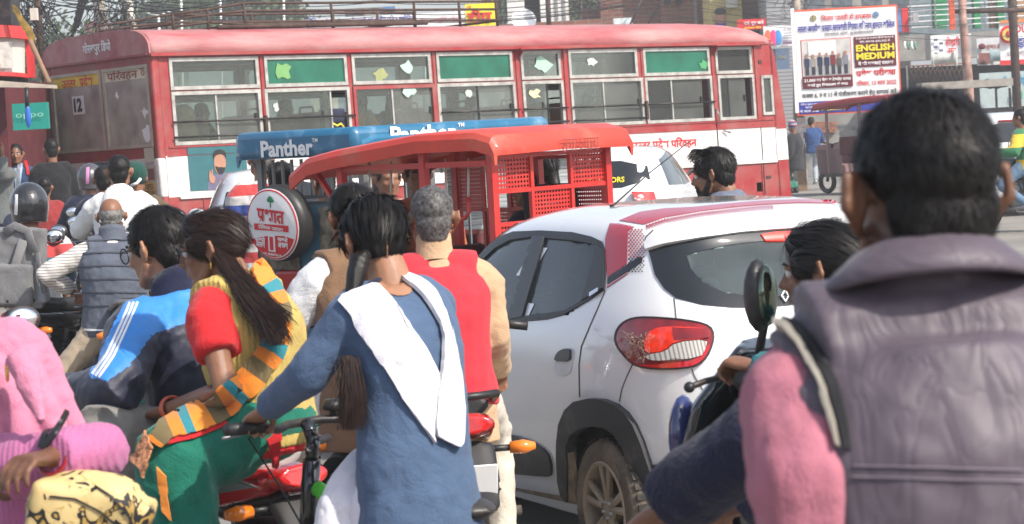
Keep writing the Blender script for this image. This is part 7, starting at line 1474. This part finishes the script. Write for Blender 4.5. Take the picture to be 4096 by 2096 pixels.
# --- boards beyond the roof rack
b = board('long white board with blue writing beyond the roof rack', 1215, 62, 1860, 122, 66, SIGNW, yaw=2); stext('जैन एसो माइक्रोकाडरी एवं मशीन पवित्र क्लीनिक', 1480, 84, 66, 34, INKBL, b, 360, .02, 2, .2); stext('प्रा आपूर्ति केन्द्र', 1765, 80, 66, 28, mat('ink_pink',(.75,.3,.35),.6), b, 170, .02, 2, .2)
for k in range(3): mb = MB(); mb.torus(P(1235+k*10,78+(k%2)*6,65.8),(0,1,0),.04,.012,12,5); pobj(type('q',(),{'root':b}), mb, 'emblem', INKBL)
b = board('yellow board with large red letter beyond the roof rack end', 1862, 14, 1980, 105, 64, INKY); stext('दीप', 1918, 66, 64, 62, INKR, b, 100, .04); stext('श्री', 1876, 30, 64, 16, INKR, b, 18, .02)
for u in (1400,1700): mb = MB(); mb.tube([P(u,70,66.3), Gd(u,66.3)], .05, 6); tag(mb.obj('board_post', STEEL), 'steel post carrying the long white board with blue writing', 'post', 'posts of the long white board')
b = board('small dark and blue board far behind the roof rack', 1380, 30, 1580, 62, 90, mat('board_dark',(.12,.13,.15),.7)); slab(1530,28,1580,40,89.9,.1,'panel',mat('panel_blue',(.08,.22,.5),.6),b); slab(1455,30,1530,62,89.8,.1,'panel',CONC,b)
# distant blocks on the left, kept in the air
for u0,v0,u1,m_,d,lab in ((235,150,330,CONC,120,'low grey far block left of bus roof'),(352,84,400,mat('maroon_block',(.2,.07,.07),.9),110,'maroon far block behind the thick pole'),(545,92,720,CONC,130,'long grey far block behind the roof rack left end'),(1240,112,1330,CREAM,140,'pale far block behind the long board'),(60,270,300,CONC,140,'far grey block behind the left shop')):
    bd = root_at('far_building', lab, 'building', (u0+u1)/2, v0, d); slab(u0,v0,u1,600,d,4,'wall',m_,bd,base=0)
    for k in range(max(1,int((u1-u0)/30))): slab(u0+8+k*30,v0+14,u0+22+k*30,v0+34,d-.05,.1,'window',DARKS,bd)
# --- left shop corner
lk = root_at('corner_shop', 'corner shop with red and white rounded sign band, dark doorway and beige awning', 'shop', 60, 300, 29)
def cyl(u,v0,v1,d,r,name,m,par): k=d/F_PX; a,b_=P(u,v0,d),P(u,v1,d); mb=MB(); mb.tube([a,b_],r,36); return pobj(type('q',(),{'root':par}),mb,name,m,auto=50)
cyl(-25,112,160,29,.42,'red_band',mat('sign_red',(.6,.03,.03),.4,coat=.4),lk); cyl(-25,160,296,29.05,.36,'white_drum',mat('cream_drum',(.55,.52,.47),.6,var=.05),lk); cyl(-25,296,312,29,.4,'red_band',mat('sign_red',(.6,.03,.03),.4),lk)
slab(104,112,118,310,29.1,.3,'red_side',mat('sign_red',(.6,.03,.03),.4),lk); slab(-2,168,48,272,28.65,.02,'poster',mat('poster_print',(.6,.55,.5),.7,var=.25,scale=14),lk)
slab(-400,330,35,900,29.8,3,'wall',mat('maroon_wall',(.1,.015,.02),.8,var=.3),lk,base=0); slab(-400,312,80,345,28.9,.5,'beam',DARKS,lk)
mb = MB(); a,b_,c,d_ = P(-60,318,28.2),P(196,338,28.0),P(198,352,27.9),P(-60,348,28.1); mb.poly([a,b_,c,d_],(0,.5,.0)); pobj(type('q',(),{'root':lk}), mb, 'awning', mat('awning_beige',(.3,.25,.2),.8,var=.2), smooth=False)
mb = MB(); mb.tube([P(120,160,28.4),P(160,250,28.4),P(196,330,28.2)], .03, 8); pobj(type('q',(),{'root':lk}), mb, 'bamboo_prop', mat('bamboo',(.25,.15,.09),.8)); mb = MB(); mb.poly([P(x,y,28.5) for x,y in ((48,18),(66,26),(92,74),(118,104),(138,140),(143,168),(128,158),(117,164),(100,128),(82,104),(66,66),(52,44))], (0,.03,0)); pobj(type('q',(),{'root':lk}), mb, 'yellow_cloth', mat('mustard_cloth',(.24,.15,.03),.85,var=.5,scale=14,bump=.5,bscale=20), smooth=False)
slab(120,32,146,80,29,.12,'meter_box',CREAM,lk); slab(-60,-80,40,100,29.6,.6,'upper_grille',DARKM,lk)
b = board('teal green rectangular phone shop sign with pale letters', 50, 412, 192, 518, 27.6, mat('sign_teal',(.01,.24,.19),.5,var=.05), .1); stext('oppo', 121, 464, 27.6, 22, mat('letter_pale',(.25,.5,.42),.5), b, 112, 0)
b = root_at('hanging_sign', 'blue oval sign hanging edge on by a black bracket', 'sign', 112, 465, 27.2); mb = MB(); mb.ball(P(112,465,27.2),(.035,.03,.125),16,12); mb.tube([P(106,360,27.2),P(108,428,27.2)],.02,6); pobj(type('q',(),{'root':b}), mb, 'oval', mat('sign_blue',(.02,.12,.45),.4)); mb = MB(); mb.tube([P(106,350,27.2),P(109,430,27.2)],.024,6); pobj(type('q',(),{'root':b}), mb, 'bracket', BLACK)
for u,v,w_,h_,lab in ((78,548,26,40,'yellow notice by the plants left of the bus'),(40,562,13,26,'smaller yellow notice beside dark doorway')): board(lab,u,v,u+w_,v+h_,33,mat('notice_yellow',(.65,.5,.05),.7,var=.2),.03)
# --- poles and wires
random.seed(11)
def pole(label, pts, d, r0, r1, m, tangle=0, spread=.3):
    b = root_at('utility_pole', label, 'pole', pts[-1][0], pts[-1][1], d, None); q = [P(u,v,d) for u,v in pts]; q.append(Gd(pts[-1][0]+(pts[-1][0]-pts[0][0])*.3, d)); n=len(q); mb = MB(); mb.tube(q, [r0+(r1-r0)*i/(n-1) for i in range(n)], 12); pobj(type('q',(),{'root':b}), mb, 'pole', m)
    if tangle:
        mb = MB(); top, bot = q[0], q[1]
        for k in range(tangle):
            a = top.lerp(bot, random.uniform(0,.9)); pts2 = [a+V((random.gauss(0,spread*.4),random.gauss(0,.15),0))]
            for s_ in range(5): pts2.append(pts2[-1]+V((random.gauss(0,spread*.35),random.gauss(0,.1),random.uniform(-.25,.1))))
            mb.tube(pts2, random.uniform(.004,.008), 4, cap=False)
        pobj(type('q',(),{'root':b}), mb, 'wire_tangle', mat('wire_black',(.02,.02,.022),.6), kind='stuff')
    return b
PC = mat('pole_concrete',(.3,.26,.22),.9,var=.3,scale=5,bump=.3); POLEW = mat('pole_white',(.6,.56,.5),.6,var=.15,dirt=(.35,.28,.22),dirt_amt=.4); WIRE = mat('wire_black',(.02,.02,.022),.6)
pole('thick brown pole wrapped in wires left of roof lettering', [(392,-40),(416,150),(430,300)], 38, .085, .1, PC, 40, .16)
pole('white painted pole leaning beside dark wire bundles', [(495,-60),(532,130),(560,300)], 37, .07, .08, POLEW, 60, .22)
pole('thin dark pole with many wires between shop and bus', [(146,-60),(160,150),(182,330)], 34, .045, .05, RUST, 50, .22)
pole('rusty pole thick with wires at the top left corner', [(20,-100),(30,60),(60,200)], 31, .05, .06, RUST, 60, .3)
pole('grey post rising behind the bus near the hoarding', [(3180,-60),(3186,42),(3190,300)], 60, .1, .12, PC, 25, .3)
for u,v0,d in ((723,-60,100),(880,-60,110),(1133,-60,105),(634,60,95)):
    b = root_at('street_lamp', {723:'slim pale lamp post seen through the left of the rack',880:'slim pale lamp post in the middle of the rack',1133:'slim pale lamp post right of the trees',634:'slim lamp post with a side arm at the rack corner'}[u], 'lamp post', u, v0, d); mb = MB(); mb.tube([P(u,v0,d),P(u+6,200,d),Gd(u+12,d)], .05, 6); pobj(type('q',(),{'root':b}), mb, 'post', SIGNW)
    if u == 634: mb = MB(); mb.tube([P(590,52,d),P(634,62,d),P(690,42,d)], .03, 6); pobj(type('q',(),{'root':b}), mb, 'lamp_arm', SIGNW)
mb = MB(); nW = 0
def wire(pts, r=.011, label='thin black overhead wire among the poles', grp='overhead wires'):
    q = []
    for i in range(len(pts)-1):
        a, b_ = pts[i], pts[i+1]
        for k in range(8): t = k/8; q.append(a.lerp(b_,t)-V((0,0,4*t*(1-t)*(a-b_).length*.03)))
    q.append(pts[-1]); mb = MB(); mb.tube(q, r, 4, cap=False); tag(mb.obj('overhead_wire', WIRE), label, 'wire', grp)
for k in range(46):
    d = random.uniform(33,39); a = random.choice([(392,random.uniform(-30,110)),(500,random.uniform(-40,100)),(150,random.uniform(-40,200)),(30,random.uniform(-60,90))]); e = random.choice([(random.uniform(-200,40),random.uniform(-80,250)),(random.uniform(150,420),random.uniform(-90,160)),(random.uniform(550,1300),random.uniform(-90,60)),(random.uniform(160,330),random.uniform(100,270))])
    wire([P(a[0],a[1],d), P((a[0]+e[0])/2+random.uniform(-40,40),(a[1]+e[1])/2+random.uniform(-30,60),d), P(e[0],e[1],d+random.uniform(-2,3))], random.choice([.006,.008,.011]))
for k in range(3):
    q = [P(322+k*14-j*(2.6+k*.6)+2*(j%2), -20+j*12, 36) for j in range(int(15-k*1.5))]; mb = MB(); mb.tube(q, [.018 if j%2 else .026 for j in range(len(q))], 6); tag(mb.obj('twisted_cable', WIRE), 'thick twisted black cable running down to the bus roof', 'cable', 'twisted cables')
for k in range(9):
    d = random.uniform(50,70); a = (random.uniform(1900,3000), random.uniform(-160,0)); e = (random.uniform(3500,4300), random.uniform(-40,260)); wire([P(a[0],a[1],d), P(e[0],e[1],d)], .006, 'thin dark wire over the shops on the right', 'wires over the shops')
for k in range(8):
    d = random.uniform(60,75); v = random.uniform(-30,60); wire([P(600,v+random.uniform(-20,20),d), P(1500,v+30,d), P(2500,v-30,d)], .012, 'thin wire crossing the sky behind the rack', 'wires behind the rack')
# --- trees
LEAF = [mat('leaf_green',(.05,.085,.03),.8,var=.4,scale=1.2), mat('leaf_olive',(.075,.09,.035),.8,var=.4,scale=1.2)]
BARK = mat('bark',(.12,.09,.065),.9,var=.3)
def tree(label, u, v, d, rx, rz, n=2600, seed=1, lm=0, leaf=.16, base=None):
    rnd = random.Random(seed); c = P(u,v,d); g_ = V((c.x,c.y,0)) if base is None else base; b = thing('tree', label, 'tree', g_, None, 'hazy trees beyond the bus'); bpy.context.view_layer.update()
    mb = MB(); mb.tube([g_, g_.lerp(c,.5)+V((rnd.uniform(-.2,.2),0,0)), c+V((0,0,rz*.3))], [.22,.16,.05], 8)
    for k in range(6): a = rnd.uniform(0,2*pi); mb.tube([g_.lerp(c,.55+.06*k), c+V((cos(a)*rx*.6, sin(a)*rx*.6, rnd.uniform(-.3,.6)*rz))], [.07,.02], 5)
    pobj(type('q',(),{'root':b}), mb, 'trunk', BARK); clumps = [(c+V((rnd.gauss(0,.45)*rx, rnd.gauss(0,.45)*rx, rnd.gauss(0,.42)*rz)), rnd.uniform(.16,.34)*rx) for k in range(30)]; mb = MB()
    for k in range(n):
        cc, rr = rnd.choice(clumps); p = cc+V((rnd.gauss(0,1),rnd.gauss(0,1),rnd.gauss(0,.8)))*rr*.6; q = V((rnd.gauss(0,1),rnd.gauss(0,1),rnd.gauss(0,1))).normalized(); t = q.orthogonal().normalized()*leaf*rnd.uniform(.5,1.2); s_ = q.cross(t)*.55; mb.add([p-t,p+s_,p+t,p-s_],[(0,1,2,3)])
    pobj(type('q',(),{'root':b}), mb, 'crown', LEAF[lm], smooth=False)
tree('tall grey green tree left of the lamp posts', 690, 40, 130, 2.6, 3.4, 3000, 1, 0, .2); tree('dense tree behind the middle of the roof rack', 955, 40, 120, 3.0, 2.6, 3600, 2, 0, .2); tree('lighter tree right of the dense one behind the rack', 1110, 60, 125, 1.6, 2.6, 2200, 3, 1, .18)
tree('olive tree between white building and brick building', 2310, 40, 105, 1.2, 2.2, 1800, 4, 1, .16); tree('thin tree just right of the yellow board', 2010, 30, 110, .8, 2.0, 1200, 5, 0, .15); tree('low scrub tree behind the left shop signs', 150, 250, 90, 1.8, 1.6, 1800, 6, 0, .15)
tree('leafy shrub beside the yellow notices at the shop', 155, 590, 33, .42, .5, 900, 7, 1, .035)
# --- the air: pale haze over the whole street
hz = MB(); hz.bx(-420,420,-40,760,-1,16); ho = hz.obj('haze', mat('haze',(.5,.5,.5)), None, False, kind='stuff'); hm = bpy.data.materials['haze']; t = hm.node_tree; t.nodes.remove(t.nodes['Principled BSDF']); pv = t.nodes.new('ShaderNodeVolumePrincipled'); pv.inputs['Color'].default_value = (.97,.97,.98,1); pv.inputs['Density'].default_value = .0018; pv.inputs['Anisotropy'].default_value = .2; t.links.new(pv.outputs[0], t.nodes['Material Output'].inputs['Volume'])

# --- unseen houses added behind the camera for reflections in glass and paint
random.seed(21)
for k, (x, w_, h_, m_, lab) in enumerate(((-24,11,7,CREAM,'cream two storey shop house added unseen behind the camera to the left'),(-11,12,9,mat('ochre_wall',(.4,.27,.13),.85,var=.15),'ochre three storey house added unseen behind the camera'),(3,11,6.5,mat('blue_wall',(.16,.27,.36),.85,var=.15),'pale blue shop house added unseen behind the camera'),(17,12,8,BRK,'brick house added unseen behind the camera to the right'),(31,11,6,CREAM,'low cream house added unseen behind the camera far right'))):
    b = thing('reflection_house', lab, 'building', (x,-32,0), None, 'unseen houses added for reflections'); mb = MB(); mb.bx(-w_/2,w_/2,-4,0,0,h_); mb.obj('wall', m_, b, False)
    for r_ in range(int(h_/3)):
        for c in range(4):
            xx = -w_/2+1.4+c*(w_-2.8)/3; mb = MB(); mb.bx(xx-.6,xx+.6,.01,.06,r_*3+1,r_*3+2.4); mb.obj('window', DARKS, b, False)
    mb = MB(); mb.bx(-w_/2+.3,w_/2-.3,.02,1.2,2.75,2.85); mb.obj('awning', [INKR,SIGNW,INKBL,INKY,INKG][k], b, False)
tree('roadside tree behind the camera on the left', 0,0,1, 2.6,2.2, 1500, 31, 0, .2, base=V((-17,-26,0))) if False else None
